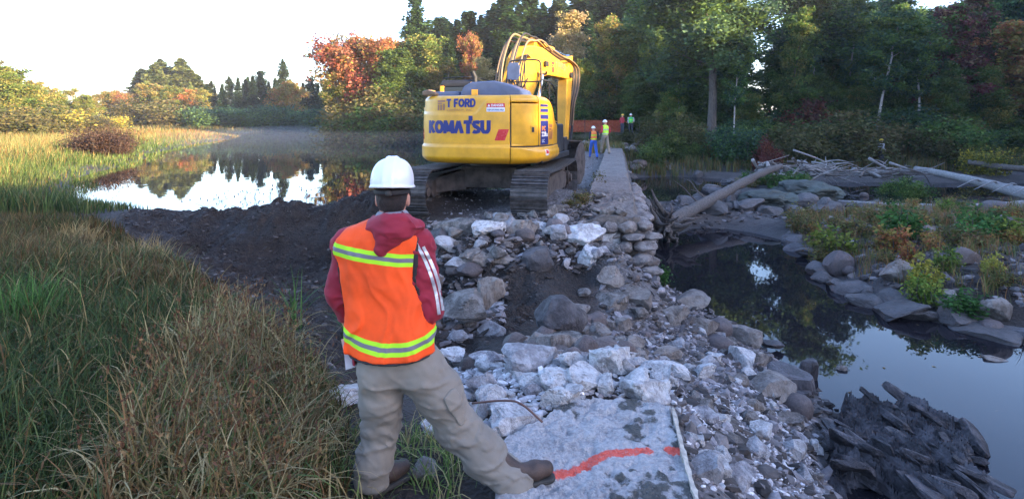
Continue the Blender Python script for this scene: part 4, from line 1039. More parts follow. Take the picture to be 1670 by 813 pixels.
# ---- dam wall: crest, core and laid stones
wall = thing('dam_wall', 'old stone dam wall with a worn concrete crest running away to the far bank', 'dam wall')
def dpt(s, Y, z): return (s - .1 + .18 * Y, Y, z)
mb = MB(); YY = np.concatenate([np.linspace(10.75, 20, 150), np.linspace(20.2, 41.5, 120)]); ns = 22
prof_s = np.concatenate([[-.72, -.60], np.linspace(-.56, .42, ns), [.47, .62]]); CRJ = .07
rows = []
for Y in YY:
    wob = CRJ * fbm(np.array([[Y * 1.1, 0, 0]]), 4, 3)[0]
    topz = .30 if Y < 14.2 else (.27 if Y < 17.3 else .22 - .002 * (Y - 17))
    zz = [topz - .5, topz - .12] + [topz] * ns + [topz - .12, -2.0]
    rows.append([dpt(s_ + wob + (.08 * max(0, 12.2 - Y) * vnoise(np.array([[s_ * 6, Y * 3, 2]]), 4)[0]), Y, z_) for s_, z_ in zip(prof_s, zz)])
A = np.array(rows); ng = len(prof_s)
cr = fbm2(A[..., 0], A[..., 1], 5, 51, 2.2); mid = np.zeros(ng); mid[2:-2] = 1
nearf = sstep(14.4, 13.6, A[..., 1])
A[..., 2] += (mid * ((.06 * cr + .03 * fbm2(A[..., 0], A[..., 1], 3, 58, 6)) + nearf * (.14 * fbm2(A[..., 0], A[..., 1], 4, 53, 3.5) - .10 * sstep(12.0, 10.8, A[..., 1]) - .10 * sstep(0, -.5, dam_s(A[..., 0], A[..., 1])))))
i0 = np.arange(len(YY) - 1)[:, None] * ng; k0 = np.arange(ng - 1)[None]
Qd = np.stack([i0 + k0, i0 + k0 + 1, i0 + ng + k0 + 1, i0 + ng + k0], -1).reshape(-1, 4)
mb.add(A.reshape(-1, 3), Qd)
mb.add(A[0], [tuple(range(ng))[::-1]])
t = NT('worn_crest'); pv = t.pos(); a1 = t.noise(pv, 1.2, 6, .65); a2 = t.noise(pv, 14, 6, .7)
c = t.mix(a2, t.ramp(a1, [(.3, (.085,.07,.06)), (.62, (.19,.16,.14))]), t.ramp(a2, [(.3, (.06,.05,.045)), (.65, (.26,.225,.2))]))
t.B(Base_Color=c, Roughness=.85); t.bump(t.math('ADD', a2, a1), .9, .05); M_CREST = t.m
link('crest', smooth_angle(mb.mesh('crest', [M_CREST]), 50), wall)
rg = np.random.default_rng(61)
M_WSTONE = stone_mat('laid_stone', [(.17,.14,.125), (.22,.18,.16), (.13,.115,.11), (.25,.2,.17), (.18,.16,.16)], dust_or_glint=(.3,.27,.25))
R_WALL = rock_set(8, 460, M_WSTONE, 'stone', 2, cuts=8, lo=.6, hi=.92, an=(1, .9, .5), rough=.06)
def wstone(p, w, h, rz):
    me = R_WALL[rg.integers(8)]; d = me_dim(me)
    link('stone', me, wall, p, (rg.normal(0, .06), rg.normal(0, .06), rz + rg.normal(0, .12)), (w / d[0], w / d[1] * .85, h / d[2]))
z = -1.75
while z < .12:
    h = rg.uniform(.12, .21); u = -.55 - .25 * rg.random() + max(0, -.4 - z) * .25
    while u < .62:        # broken end, facing the photographer
        w = rg.uniform(.22, .44); wstone(dpt(u + w / 2, 10.72 - .42 * max(0, .1 - z) + rg.normal(0, .05), z + h / 2), w * 1.08, h * 1.12, 0); u += w
    z += h
z = -1.7
while z < .05:
    h = rg.uniform(.14, .24); v = 10.9 + rg.uniform(0, .2)
    while v < 17.5:       # downstream face
        w = rg.uniform(.25, .55); wstone(dpt(.60 + (-z) * .09 + rg.normal(0, .03), v + w / 2, z + h / 2), w * 1.08, h * 1.12, pi / 2 - .18); v += w
    z += h

for i_ in range(22):
    s_, y_ = rnd.uniform(-.5, .38), 10.75 + 2.6 * rnd.random() ** 1.5; x_ = s_ - .1 + .18 * y_
    put_rock(rnd.choice(['rock', 'flat', 'rock']), x_, y_, .24 + rnd.uniform(-.03, .05), rnd.uniform(.14, .4), 'broken stone lying on the near end of the dam crest', 'stones on the crest end')
# ---- slate outcrop in the near pool
OUT = np.array([P(x, y, -1.45)[:2] for x, y in [(1345,655),(1356,628),(1400,640),(1438,655),(1446,628),(1500,648),(1560,672),(1610,700),(1650,706),(1622,732),(1612,762),(1645,800),(1670,830),(1560,860),(1500,822),(1430,790),(1385,800),(1335,775)]])
oc = thing('rock_outcrop', 'dark layered slate outcrop standing in the near corner of the pool', 'rock outcrop')
xs = np.linspace(2.8, 6.0, 300); ys = np.linspace(4.2, 8.1, 360); OX, OY = np.meshgrid(xs, ys); do = sdist(OUT, OX, OY) + .12 * fbm2(OX, OY, 3, 85, 2.6)
cc_ = (OX - 3.5) * .95 + (OY - 6) * .30; aa_ = -(OX - 3.5) * .30 + (OY - 6) * .95
cc_ = cc_ + .05 * fbm2(OX, OY, 3, 86, 1.6)
OZ = -2.0 + .43 * sstep(.10, -.30, do)
for kc, ka, amp, sd in ((4.6, 2.1, .17, 1), (9.5, 4.8, .11, 2), (21, 9.5, .055, 3)):
    ic = np.floor(cc_ * kc); fc = cc_ * kc - ic; off_ = _hash(ic.astype(int), ic.astype(int) * 0, ic.astype(int) * 0, 7 + sd); ia = np.floor(aa_ * ka + off_ * 3 + .5 * fc); fa = aa_ * ka + off_ * 3 + .5 * fc - ia
    hb = _hash(ic.astype(int), ia.astype(int), ic.astype(int) * 0, 11 + sd)
    OZ = OZ + sstep(.02, -.2, do) * amp * (.55 * hb + .75 * fc + .35 * (fa - .5) * hb)
OZ = OZ + .012 * fbm2(OX, OY, 3, 87, 14)
kp = do < .2; idm = -np.ones(OX.shape, int); idm[kp] = np.arange(kp.sum())
q = np.stack([idm[:-1, :-1], idm[:-1, 1:], idm[1:, 1:], idm[1:, :-1]], -1).reshape(-1, 4); q = q[(q >= 0).all(1)]
link('base_rock', smooth_angle(mesh_np('base_rock', np.stack([OX[kp], OY[kp], OZ[kp]], 1), [q], [M_SLATE]), 28), oc)
rg = np.random.default_rng(83); pts = inpoly(OUT, 120, rg)
for x, y in pts:
    w = .14 + .42 * rg.random() ** 1.8; me = R_SLATE[rg.integers(14)]; d = me_dim(me)
    dd = float(sdist(OUT, np.array([x]), np.array([y]))[0])
    zt = float(OZ[int((y - 4.2) / 3.9 * 359), int((x - 2.8) / 3.2 * 299)]) + rg.uniform(-.03, .04)
    o = link('slate_layer', me, oc, (x, y, zt), None, (w / d[0], w * rg.uniform(.4, .75) / d[1], w * rg.uniform(.10, .26) / d[2]))
    o.rotation_euler = (rg.normal(-.6, .3), rg.normal(0.1, .25), rg.normal(-1.15, .4))
rg = np.random.default_rng(84)
for x, y, w in [(*P(1310,640,-1.5)[:2],.4),(*P(1260,560,-1.5)[:2],.4)]:
    put_rock('slate', x, y, -1.5, w, 'dark slate shard at the pool edge', 'slate shards at the pool edge')

# ---- driftwood
t = NT('weathered_wood'); v = t.coord(); m = t.n('Mapping', Vector=t.pos(), Scale=(3, 3, 9)); f = t.noise(m.outputs[0], 4, 6, .7)
t.B(Base_Color=t.ramp(f, [(.3, (.035,.03,.027)), (.66, (.16,.135,.12))]), Roughness=.85); t.bump(f, 1.0, .04); M_WOOD = t.m
t = NT('silver_wood'); f = t.noise(t.n('Mapping', Vector=t.pos(), Scale=(2, 2, 9)).outputs[0], 4, 6, .7)
t.B(Base_Color=t.ramp(f, [(.3, (.12,.11,.105)), (.62, (.32,.3,.29))]), Roughness=.75); t.bump(f, 1.0, .03); M_SILVER = t.m
def log_v(pts, r0, r1, n=16, seg=40, bumpy=.08, seed=0, sub=None):
    c = curve_pts(pts, seg); V, Fs = tube(c, np.linspace(r0, r1, seg), n)
    ax = np.repeat(c, n, 0); k = len(ax); rr = V[:k] - ax
    V[:k] = ax + rr * (1 + bumpy * 2 * fbm(V[:k] * 2.2, 4, seed)[:, None])
    return V, Fs
lg = thing('fallen_log', 'long fallen tree trunk with its root plate at the foot of the dam wall', 'log')
a0 = np.array([4.55, 17.3, -1.12]); a1_ = np.array([12.9, 28.0, -.45])
mb = MB(); mb.add(*log_v([a0, a0 * .75 + a1_ * .25 + (0, 0, .1), a0 * .5 + a1_ * .5 + (.1, 0, .26), a0 * .2 + a1_ * .8 + (0, 0, .26), a1_ + (0, 0, .2)], .21, .13, bumpy=.2, seed=3)); link('trunk', mb.mesh('trunk', [M_WOOD]), lg)
rg = np.random.default_rng(91)
for i in range(44):
    az = rg.uniform(0, 2 * pi); d = np.array([-.62, -.55, 0]) * rg.uniform(.2, .9) + np.array([-.66 * cos(az), .75 * cos(az), sin(az) * .8]) * rg.uniform(.6, 1.1)
    ln = rg.uniform(.5, 1.15); p = [a0 + rg.normal(0, .12, 3)]
    for k in range(5): d = d + rg.normal(0, .3, 3); p.append(p[-1] + d / np.linalg.norm(d) * ln / 5)
    mb = MB(); V, Fs = log_v(p, rg.uniform(.06, .14), .015, 6, 12, .2, i); mb.add(V, Fs); link('root', mb.mesh('root', [M_WOOD]), lg)
for i in range(7):
    u = rg.uniform(.12, .5); b = a0 * (1 - u) + a1_ * u + (0, 0, .2); d = np.array([-.8, .1, .3]) + rg.normal(0, .35, 3)
    p = [b, b + d * .5, b + d * 1.0 + rg.normal(0, .15, 3), b + d * 1.4 + rg.normal(0, .3, 3)]
    mb = MB(); mb.add(*log_v(np.array(p) * .5 + b * .5, .03, .008, 5, 10, .05, i)); link('broken_branch', mb.mesh('broken_branch', [M_WOOD]), lg)
def tangle(cx, cy, cz, rx, ry, n, label, seed, L=(1.2, 3.2), r=.05, sprd=.5, biasang=0):
    rg = np.random.default_rng(seed); th = thing('driftwood_pile', label, 'driftwood', (cx, cy, cz))
    for i in range(n):
        c = np.array([rg.normal(0, rx * .45), rg.normal(0, ry * .45), abs(rg.normal(0, .28))]); az = biasang + rg.normal(0, 1.0); d = np.array([cos(az), sin(az) * .6, rg.normal(.0, .22)]); ln = rg.uniform(*L)
        p = [c - d * ln / 2, c + rg.normal(0, .12, 3), c + d * ln / 2 + rg.normal(0, .2, 3)]
        mb = MB(); mb.add(*log_v(p, r * rg.uniform(.6, 1.5), .012, 5, 9, .08, seed + i)); link('branch', mb.mesh('branch', [M_SILVER if i % 3 else M_WOOD]), th)
    return th
tangle(16.2, 30.6, -.75, 2.6, 1.4, 58, 'bleached driftwood tangle piled on top of the lichen boulders', 92)
tangle(13.4, 29.6, -.8, 1.2, 1.0, 26, 'darker broken wood heaped at the far end of the fallen log', 93, (.8, 2.0), .09)
tangle(20.6, 31.5, -1.1, 2.4, .9, 34, 'thin grey driftwood strewn along the far water edge', 94, (1.5, 3.5), .06)
sl = thing('silver_log', 'silvery bare log slanting down to the right edge above the back channel', 'log')
mb = MB(); mb.add(*log_v([(22.6,32.6,-.75),(22.9,30.0,-.95),(23.0,27.2,-1.2),(22.9,25.6,-1.3),(24.5,24.4,-1.25)], .16, .34, 12, 44, .1, 7)); link('trunk', mb.mesh('trunk', [M_SILVER]), sl)
for i in range(5):
    mb = MB(); b = np.array([22.9 + .1 * i, 28.5 - i * .9, -1.0]); mb.add(*log_v([b, b + (-.6, -.4, .1), b + (-1.5, -.5, -.25)], .06, .015, 6, 10, .1, i)); link('broken_branch', mb.mesh('broken_branch', [M_SILVER]), sl)
o = link('sunken_branch', (lambda m: (m.add(*log_v([(13.9,25.2,-1.52),(15.4,24.0,-1.5),(17.2,23.4,-1.5),(19.6,23.6,-1.5),(21.0,23.9,-1.45)], .07, .16, 8, 30, .1, 9)), m.mesh('sunken_branch', [M_SILVER]))[1])(MB()))
tag(o, 'curved pale branch floating in the back channel below the silvery log', 'branch')
mb = MB(); mb.add(*log_v([(27,34.5,-.5),(28.5,33.2,-.75),(31,32,-.8)], .14, .2, 8, 14, .1, 4)); tag(link('log', mb.mesh('log', [M_WOOD])), 'short grey log at the right edge beyond the silvery log', 'log')

rg = np.random.default_rng(95); pts = inpoly(POOL, 150, rg); pts = pts[(pts[:, 1] > 4.5)]
V, Q = leaf_quads(np.column_stack([pts, np.full(len(pts), ZS + .004)]), rg.uniform(.02, .06, len(pts)), rg, .02); V[:, 2] = ZS + .004 + .002 * rg.random(len(V))
tag(link('floating_leaves', mesh_np('floating_leaves', V, [Q], [M_GRASS], None, np.repeat(pal(rg, len(pts), [(.12,.07,.03),(.2,.14,.05),(.05,.04,.03)]), 4, 0), False)), 'dead leaves floating on the pool', kind='stuff')
# ---------------------------------------------------------------- grass and small plants
def blades(q, z, L, Wd, cols, rg, seg=4, th0=.15, bend=1.2, az=None, tipcol=None):
    n = len(q); az = rg.uniform(0, 2 * pi, n) if az is None else az
    th0 = np.abs(rg.normal(0, th0, n)); th1 = np.abs(rg.normal(bend, bend * .45, n))
    out = np.stack([np.cos(az), np.sin(az)], 1); pw = az + pi / 2 + rg.normal(0, .5, n); per = np.stack([np.cos(pw), np.sin(pw), np.zeros(n)], 1)
    r = np.zeros(n); h = np.zeros(n); Vs = []; Cs = []
    for k in range(seg + 1):
        tt = k / seg
        w = Wd * (1 - tt ** 1.6) * (.75 + .25 * (k > 0)) + .0006
        c = np.stack([q[:, 0] + out[:, 0] * r, q[:, 1] + out[:, 1] * r, z + h], 1)
        Vs += [c - per * w[:, None] / 2, c + per * w[:, None] / 2]
        cc = cols * (1 if tipcol is None else 1) ; cc = cc if tipcol is None else cols * (1 - tt * .7) + tipcol * tt * .7
        Cs += [cc, cc]
        th = th0 + th1 * tt ** 1.2; r = r + np.sin(th) * L / seg; h = h + np.cos(th) * L / seg
    V = np.stack(Vs, 1).reshape(-1, 3); Cc = np.stack(Cs, 1).reshape(-1, 3); m = 2 * (seg + 1)
    b = (np.arange(n) * m)[:, None]; k = np.arange(seg)[None] * 2
    Q = np.stack([b + k, b + k + 1, b + k + 3, b + k + 2], -1).reshape(-1, 4)
    return V, Q, Cc
def grass(name, label, q, Lr, W_, cols, w=None, seed=0, seg=4, th0=.15, bend=1.2, Lmul=None, colfn=None, tip=None, clump=0.0, nclump=0):
    rg = np.random.default_rng(seed); n = len(q)
    if nclump:
        cen = q[rg.integers(0, n, nclump)]; k = rg.integers(0, nclump, n); sel = rg.random(n) < clump
        q = np.where(sel[:, None], cen[k] + rg.normal(0, .05, (n, 2)), q)
    L = rg.uniform(*Lr, n) * (1 if Lmul is None else Lmul(q)); c = pal(rg, n, cols, w, .22) if colfn is None else colfn(q, rg)
    V, Q, Cc = blades(q, zg(q[:, 0], q[:, 1]) - .02, L, W_ * rg.uniform(.6, 1.4, n), c, rg, seg, th0, bend, None, tip)
    return tag(link(name, mesh_np(name, V, [Q], [M_GRASS], None, Cc, True)), label, kind='stuff')
GRN = np.array([(.032,.058,.016),(.052,.082,.022),(.026,.044,.016),(.085,.112,.036)]); TAN = np.array([(.17,.105,.035),(.24,.155,.06),(.11,.065,.026),(.11,.045,.018)]); OLV = np.array([(.08,.085,.03),(.11,.1,.04),(.055,.065,.022)])
def meadow_col(q, rg):
    x, y = q[:, 0], q[:, 1]; px = 835 + x / y.clip(1.2) * F; py = HZ + F * 1.85 / y.clip(1.2)
    # green hollow on the left, straw coloured right side, crest straw with warm light painted in
    g = sstep(520, 300, px + .25 * (py - 600)) * sstep(455, 530, py) + .25 * sstep(.1, .5, fbm2(x, y, 3, 8, 1.1)) + .08
    g = np.clip(g * 1.2 + .4 * fbm2(x, y, 3, 12, .8), .03, .80)
    n = len(q); r = rg.random(n)
    c = np.where((r < g)[:, None], GRN[rg.integers(0, 4, n)], np.where((rg.random(n) < .62)[:, None], TAN[rg.integers(0, 4, n)], OLV[rg.integers(0, 3, n)]))
    return c * np.exp(rg.normal(0, .22, (n, 1)))
vis = np.array([(-10.5,10.4),(-6.8,10.2),(-4.3,7.6),(-2.3,5.4),(-1.25,4.25),(-.9,3.3),(-.75,2.3),(-3,2.0),(-5,3.6),(-10.5,9.6)])
rg = np.random.default_rng(101)
def gedge(q): return q[sdist(GRASS_EDGE, q[:, 0], q[:, 1]) < .12 * rg.normal(size=len(q))]
q = gedge(inpoly(vis, 80000, rg)); wq = rg.random(len(q)) < np.clip(4.5 / q[:, 1], .35, 1); 
grass('grass', 'tall dry and green grass on the near bank', q[wq], (.16, .44), .0062, None, seed=102, colfn=meadow_col, bend=1.5, clump=.7, nclump=2200, seg=5, Lmul=lambda q: .45 + .55 * sstep(.0, 1.2, -sdist(GRASS_EDGE, q[:, 0], q[:, 1])) + .25 * fbm2(q[:, 0], q[:, 1], 3, 77, 1.3))
q = gedge(inpoly(vis, 26000, rg)); grass('grass', 'short green undergrowth of the near bank', q, (.12, .3), .012, GRN, seed=103, colfn=lambda q, r: meadow_col(q, r) * .75, bend=.9, seg=3)
# seed heads / thicker drooping straw leaves, lower middle of the picture
lowp = np.array([(-2.5,5.0),(-2.1,5.0),(-1.4,4.0),(-1.05,3.2),(-1.0,2.4),(-1.7,2.3),(-2.2,3.5)])
q = inpoly(lowp, 3600, rg); grass('grass', 'broad drooping reed grass leaves beside the worker', q, (.35, .62), .012, [(.26,.19,.08),(.19,.14,.06),(.32,.26,.13),(.09,.12,.035),(.15,.08,.035)], seed=104, bend=1.9, th0=.25, seg=6, clump=.5, nclump=260)
q = inpoly(np.array([(-1.2,3.7),(-.3,3.75),(-.28,3.0),(-.9,2.9)]), 520, rg); grass('grass', 'grass tuft between the boots of the worker', q, (.12, .34), .007, [(.1,.17,.04),(.3,.25,.12),(.16,.2,.06)], seed=105, bend=1.6, th0=.5, clump=.8, nclump=40)
for i, (px, py, n, L0) in enumerate([(40,540,300,.6),(790-640+420,560,26,.6),(480,540,30,.75),(250,420,160,.5),(130,400,200,.5),(330,620,160,.6)]):
    x, y, z = ray(px, py); rgg = np.random.default_rng(110 + i); q = np.array([x, y]) + rgg.normal(0, .14 if n > 100 else .04, (n, 2))
    V, Q, Cc = blades(q, zg(q[:, 0], q[:, 1]), rgg.uniform(.6, 1, n) * L0, np.full(n, .009), pal(rgg, n, [(.06,.14,.03),(.045,.10,.025),(.09,.17,.04)] if i in (0, 1, 2) else [(.4,.3,.13),(.3,.2,.08)], None, .15), rgg, 6, .2, 1.4)
    tag(link('grass_clump', mesh_np('grass_clump', V, [Q], [M_GRASS], None, Cc)), ['large bright green grass clump at the left edge of the near bank', 'few long green blades rising left of the worker hip', 'thin green blades at the rim of the dug soil', 'golden tuft on the crest of the near bank', 'golden tuft near the left end of the bank crest', 'straw coloured tuft in the middle of the near bank'][i], 'grass clump')
q = gedge(inpoly(vis, 9500, rg)); q = q[q[:, 1] < 8.5]; grass('grass', 'scattered broad grass blades on the near bank', q, (.22, .5), .013, [(.20,.145,.06),(.07,.10,.03),(.27,.2,.09),(.05,.08,.028),(.13,.07,.03)], seed=107, bend=2.0, th0=.3, seg=6, clump=.4, nclump=500)
rgs = np.random.default_rng(140); q = inpoly(lowp, 320, rgs); n_ = len(q); Ls = rgs.uniform(.38, .66, n_); Vb, Qb, Cb = blades(q, zg(q[:, 0], q[:, 1]), Ls, np.full(n_, .004), pal(rgs, n_, [(.2,.13,.05),(.15,.09,.035)]), rgs, 5, .12, .7)
k_ = Vb.reshape(n_, 12, 3)[:, 8:, :].mean(1); tips = np.repeat(k_, 7, 0) + rgs.normal(0, .012, (n_ * 7, 3)) * (1, 1, 2.5)
Vt, Qt = leaf_quads(tips, .011, rgs, 3.0, 2.6); tag(link('grass', mesh_np('grass', np.concatenate([Vb, Vt]), [np.concatenate([Qb, Qt + len(Vb)])], [M_GRASS], None, np.concatenate([Cb, np.repeat(pal(rgs, n_ * 7, [(.13,.06,.03),(.2,.12,.055),(.1,.05,.03)]), 4, 0)]))), 'brown seed heads above the near grass', kind='stuff')
# marsh
def marsh_pts(n, y0, y1, seed):
    r = np.random.default_rng(seed); y = y0 * (y1 / y0) ** r.random(n); px = r.uniform(-120, 620, n); x = (px - 835) / F * y
    q = np.column_stack([x, y]); d = sdist(POND, x, y); k = (d > -.5 - .01 * y) & (dam_s(x, y) < -3.4)  & ~((x > -9.2) & (y < 16.5))
    return q[k], d[k]
def marsh_col(q, rg):
    d = sdist(POND, q[:, 0], q[:, 1]); n = len(q); px = 835 + q[:, 0] / q[:, 1] * F
    g = np.clip(sstep(7, 1, d) * .7 + .3 * fbm2(q[:, 0], q[:, 1], 3, 15, .15) + .15 - .5 * sstep(45, 70, q[:, 1]), .05, .95)
    base = np.where((rg.random(n) < g)[:, None], GRN[rg.integers(0, 4, n)] * 1.15, np.where((rg.random(n) < .35)[:, None], TAN[rg.integers(0, 3, n)], OLV[rg.integers(0, 3, n)] * 1.5))
    red = (rg.random(n) < .3 * sstep(.05, .25, fbm2(q[:, 0], q[:, 1], 2, 19, .06)) * sstep(40, 60, q[:, 1]))
    base = np.where(red[:, None], np.array([(.17,.085,.045)]), base)
    return base * np.exp(rg.normal(0, .2, (n, 1)))
q, d = marsh_pts(30000, 11.5, 30, 121); grass('marsh_grass', 'green marsh grass along the left shore of the pond', q, (.5, 1.0), .022, None, seed=122, seg=3, bend=.7, colfn=marsh_col, Lmul=lambda q: .3 + .5 * sstep(.2, 2.5, sdist(POND, q[:, 0], q[:, 1])) + .3 * fbm2(q[:, 0], q[:, 1], 3, 78, .5))
q, d = marsh_pts(34000, 28, 80, 123); grass('marsh_grass', 'tall mixed marsh grass further out on the left', q, (.5, 1.1), .05, None, seed=124, seg=2, bend=.6, colfn=marsh_col, Lmul=lambda q: .3 + .7 * sstep(.2, 5, sdist(POND, q[:, 0], q[:, 1])))
q, d = marsh_pts(26000, 75, 160, 125); grass('marsh_grass', 'russet and straw marsh at the far end of the pond', q, (.5, 1.2), .13, None, seed=126, seg=2, bend=.6, colfn=marsh_col, Lmul=lambda q: .3 + .7 * sstep(.2, 8, sdist(POND, q[:, 0], q[:, 1])))
for px, Y, w, h in [(150,33,1.3,1.7),(172,34,1.3,1.8),(188,33.5,1.1,1.4),(136,34.5,1.1,1.3)]:
    put_shrub('brown', (px - 835) / F * Y, Y, h, 'dark brown leafless shrub thicket in the middle of the marsh', 'brown marsh thicket', wide=w)
# weeds at the pond edge
for i, (px, py) in enumerate([(400,325),(415,323),(440,322),(335,340),(500,318),(455,324),(360,330)]):
    x, y, z = ray(px, py); rgg = np.random.default_rng(130 + i); mb = MB()
    e = thing('weed', 'small dark weed with seed heads on the muddy pond edge', 'plant', (x, y, z), 0, 'weeds on the pond edge')
    hd = MB()
    for k in range(6):
        d = rgg.normal(0, .25, 2); h = rgg.uniform(.12, .28); mb.add(*tube([(0, 0, 0), (d[0] * .4, d[1] * .4, h * .6), (d[0], d[1], h)], [.005, .004, .003], 4))
        V, T = ICO[1]; hd.add(V * (.014, .014, .035) + (d[0], d[1], h), T)
    link('stem', mb.mesh('stem', [M_BARK]), e); link('seed_head', hd.mesh('seed_head', [M_BARK]), e)
# island and bank plants
PLANTS = {'yg': shrub(151, [(.16,.22,.04),(.22,.26,.05),(.1,.16,.03)], None, .8, .4, 900, .06, 16, up=.2), 'ol': shrub(152, [(.12,.13,.04),(.16,.14,.05),(.2,.12,.05)], None, .7, .45, 1000, .05, 20), 'or': shrub(153, [(.36,.2,.06),(.3,.12,.05),(.22,.2,.05)], None, .7, .3, 700, .05, 10), 'gr': shrub(154, [(.05,.12,.03),(.08,.16,.04)], None, .7, .42, 1000, .06, 16), 'ye': shrub(155, [(.42,.34,.06),(.3,.28,.06)], None, .7, .3, 700, .05, 12)}
def plant(k, x, y, h, label, group=None, wide=1.0):
    st, fo, H = PLANTS[k]; s = h / H; e = thing('plant', label, 'plant', (x, y, float(zg(x, y)) - .02), rnd.uniform(0, 6.28), group); e.scale = (s * wide, s * wide, s)
    link('stem', st, e); link('foliage', fo, e)
for k, px, py, hp, lb, wd in [('yg',1362,425,56,'bright yellow green bush at the left tip of the island',1.2),('ol',1345,430,36,'olive herb left of the bright bush on the island',1.3),('ye',1505,470,60,'tall yellowing plant in the middle of the island',1.0),('or',1488,432,40,'orange leaved seedling behind the leaning slab rock',1.0),('yg',1512,500,54,'yellow green fern like plant at the front of the island',1.0),('yg',1665,400,44,'bright green bush cut by the right edge',1.6),('gr',1470,392,56,'tall green herb at the back of the island',1.1),('gr',1600,388,54,'leafy green bush right of the tall herb',1.3),('or',1655,365,28,'orange fern at the right edge above the green bush',1.4),('ye',1620,448,40,'yellow leaved plant beside the smooth island boulder',1.0),('yg',1540,440,40,'yellow plant right of the leaning slab rock',1.0),('gr',1580,515,40,'green ground plant at the front right of the island',1.6),('or',1455,410,50,'orange tinged herb left of the tall green one',1.2)]:
    x, y, z = ray(px, py); plant(k, x, y, hp * y / F, lb, wide=wd)
rg = np.random.default_rng(160)
for x, y in inpoly(ISL, 62, rg): k = rg.choice(['yg', 'ol', 'ol', 'ol', 'gr', 'or']); plant(k, x, y, rg.uniform(.2, .6), {'yg': 'yellow green', 'ol': 'olive', 'gr': 'green', 'or': 'orange tinged'}[k] + ' herb between the island stones ' + ('near the pool' if y < 12.5 else 'in the middle' if y < 16 else 'towards the back channel'), 'herbs of the island', rg.uniform(1, 1.6))
q = inpoly(ISL, 9000, rg); grass('grass', 'thin grass between the island stones', q, (.15, .5), .012, [(.14,.15,.05),(.24,.17,.08),(.1,.13,.04),(.28,.14,.06)], seed=161, seg=3, bend=.9, clump=.8, nclump=260)
q = inpoly(np.array([(8.4,19),(13,19.5),(24,20.8),(30,20),(30,14),(14,13)]), 9000, rg); grass('grass', 'straggly grass on the river bed beyond the island', q, (.2, .6), .02, [(.14,.14,.05),(.22,.15,.07),(.1,.13,.04),(.3,.13,.06)], seed=162, seg=3, bend=.8, clump=.85, nclump=200)
q = np.column_stack([rg.uniform(5, 36, 16000), rg.uniform(36.5, 41.5, 16000)]); grass('grass', 'bank grass below the right hand shrubs', q, (.3, .9), .04, [(.1,.12,.04),(.16,.13,.05),(.07,.1,.035),(.2,.12,.05)], seed=163, seg=2, bend=.6, clump=.6, nclump=500)
for i, (px, py, h, wd) in enumerate([(976,302,.75,.7),(978,318,.8,.8),(950,330,.45,1.4),(936,338,.35,1.4)]):
    x, y, z = ray(px, py); plant('ol', x, y, h * .6, 'sparse weed at the left foot of the dam crest', 'weeds along the crest', wd)
plant('gr', *PD(1073, 468, 12.6)[:2], .5, 'small green water plant at the foot of the wall end')
for i in range(14):
    x, y = rg.uniform(11, 15), rg.uniform(27, 30.5); plant(rg.choice(['ol', 'gr']), x, y, rg.uniform(.4, .9), 'herb around the lichen boulders', 'herbs around the lichen boulders', 1.3)
# ================================================================ PEOPLE (implicit surfaces meshed with surface nets)
def surfnet(f, lo, hi, h):
    lo = np.array(lo, float); n = np.ceil((np.array(hi) - lo) / h).astype(int) + 1
    ax = [lo[i] + h * np.arange(n[i]) for i in range(3)]
    G = np.stack(np.meshgrid(*ax, indexing='ij'), -1); D = f(G.reshape(-1, 3)).reshape(n)
    S = D < 0
    c = [(i, j, k) for i in (0, 1) for j in (0, 1) for k in (0, 1)]
    sl = lambda A, o: A[o[0]:A.shape[0] - 1 + o[0], o[1]:A.shape[1] - 1 + o[1], o[2]:A.shape[2] - 1 + o[2]]
    acc = np.zeros(tuple(n - 1) + (3,)); cnt = np.zeros(tuple(n - 1))
    for a in range(8):
        for ax_ in range(3):
            if c[a][ax_]: continue
            b = list(c[a]); b[ax_] = 1
            da, db = sl(D, c[a]), sl(D, b); m = (da < 0) != (db < 0)
            t_ = np.where(m, da / np.where(m, da - db, 1), 0)
            for q in range(3): acc[..., q] += np.where(m, c[a][q] + (t_ if q == ax_ else 0), 0)
            cnt += m
    act = cnt > 0; idx = -np.ones(act.shape, int); idx[act] = np.arange(act.sum())
    ijk = np.stack(np.nonzero(act), 1); V = lo + h * (ijk + acc[act] / cnt[act][:, None])
    Qs = []
    for ax_ in range(3):
        s0 = [slice(1, -1)] * 3; s0[ax_] = slice(0, n[ax_] - 1); s1 = list(s0); s1[ax_] = slice(1, n[ax_])
        A, B_ = S[tuple(s0)], S[tuple(s1)]; m = A != B_; I = np.stack(np.nonzero(m), 1)
        if not len(I): continue
        I = I + [0 if q == ax_ else 1 for q in range(3)]; u, v = [(1, 2), (2, 0), (0, 1)][ax_]
        def g(du, dv): J = I.copy(); J[:, u] -= du; J[:, v] -= dv; return idx[J[:, 0], J[:, 1], J[:, 2]]
        Q = np.stack([g(1, 1), g(0, 1), g(0, 0), g(1, 0)], 1); fl = ~A[m]; Q[fl] = Q[fl][:, ::-1]; Qs.append(Q)
    Q = np.concatenate(Qs); Q = Q[(Q >= 0).all(1)]
    return V, Q
def relax(V, Q, it=2, k=.5):
    e = np.concatenate([Q[:, [0, 1]], Q[:, [1, 2]], Q[:, [2, 3]], Q[:, [3, 0]]]); n = len(V)
    for _ in range(it):
        s = np.zeros_like(V); c = np.zeros(n)
        for a, b in ((0, 1), (1, 0)):
            np.add.at(s, e[:, a], V[e[:, b]]); np.add.at(c, e[:, a], 1)
        V = V * (1 - k) + k * s / c[:, None]
    return V
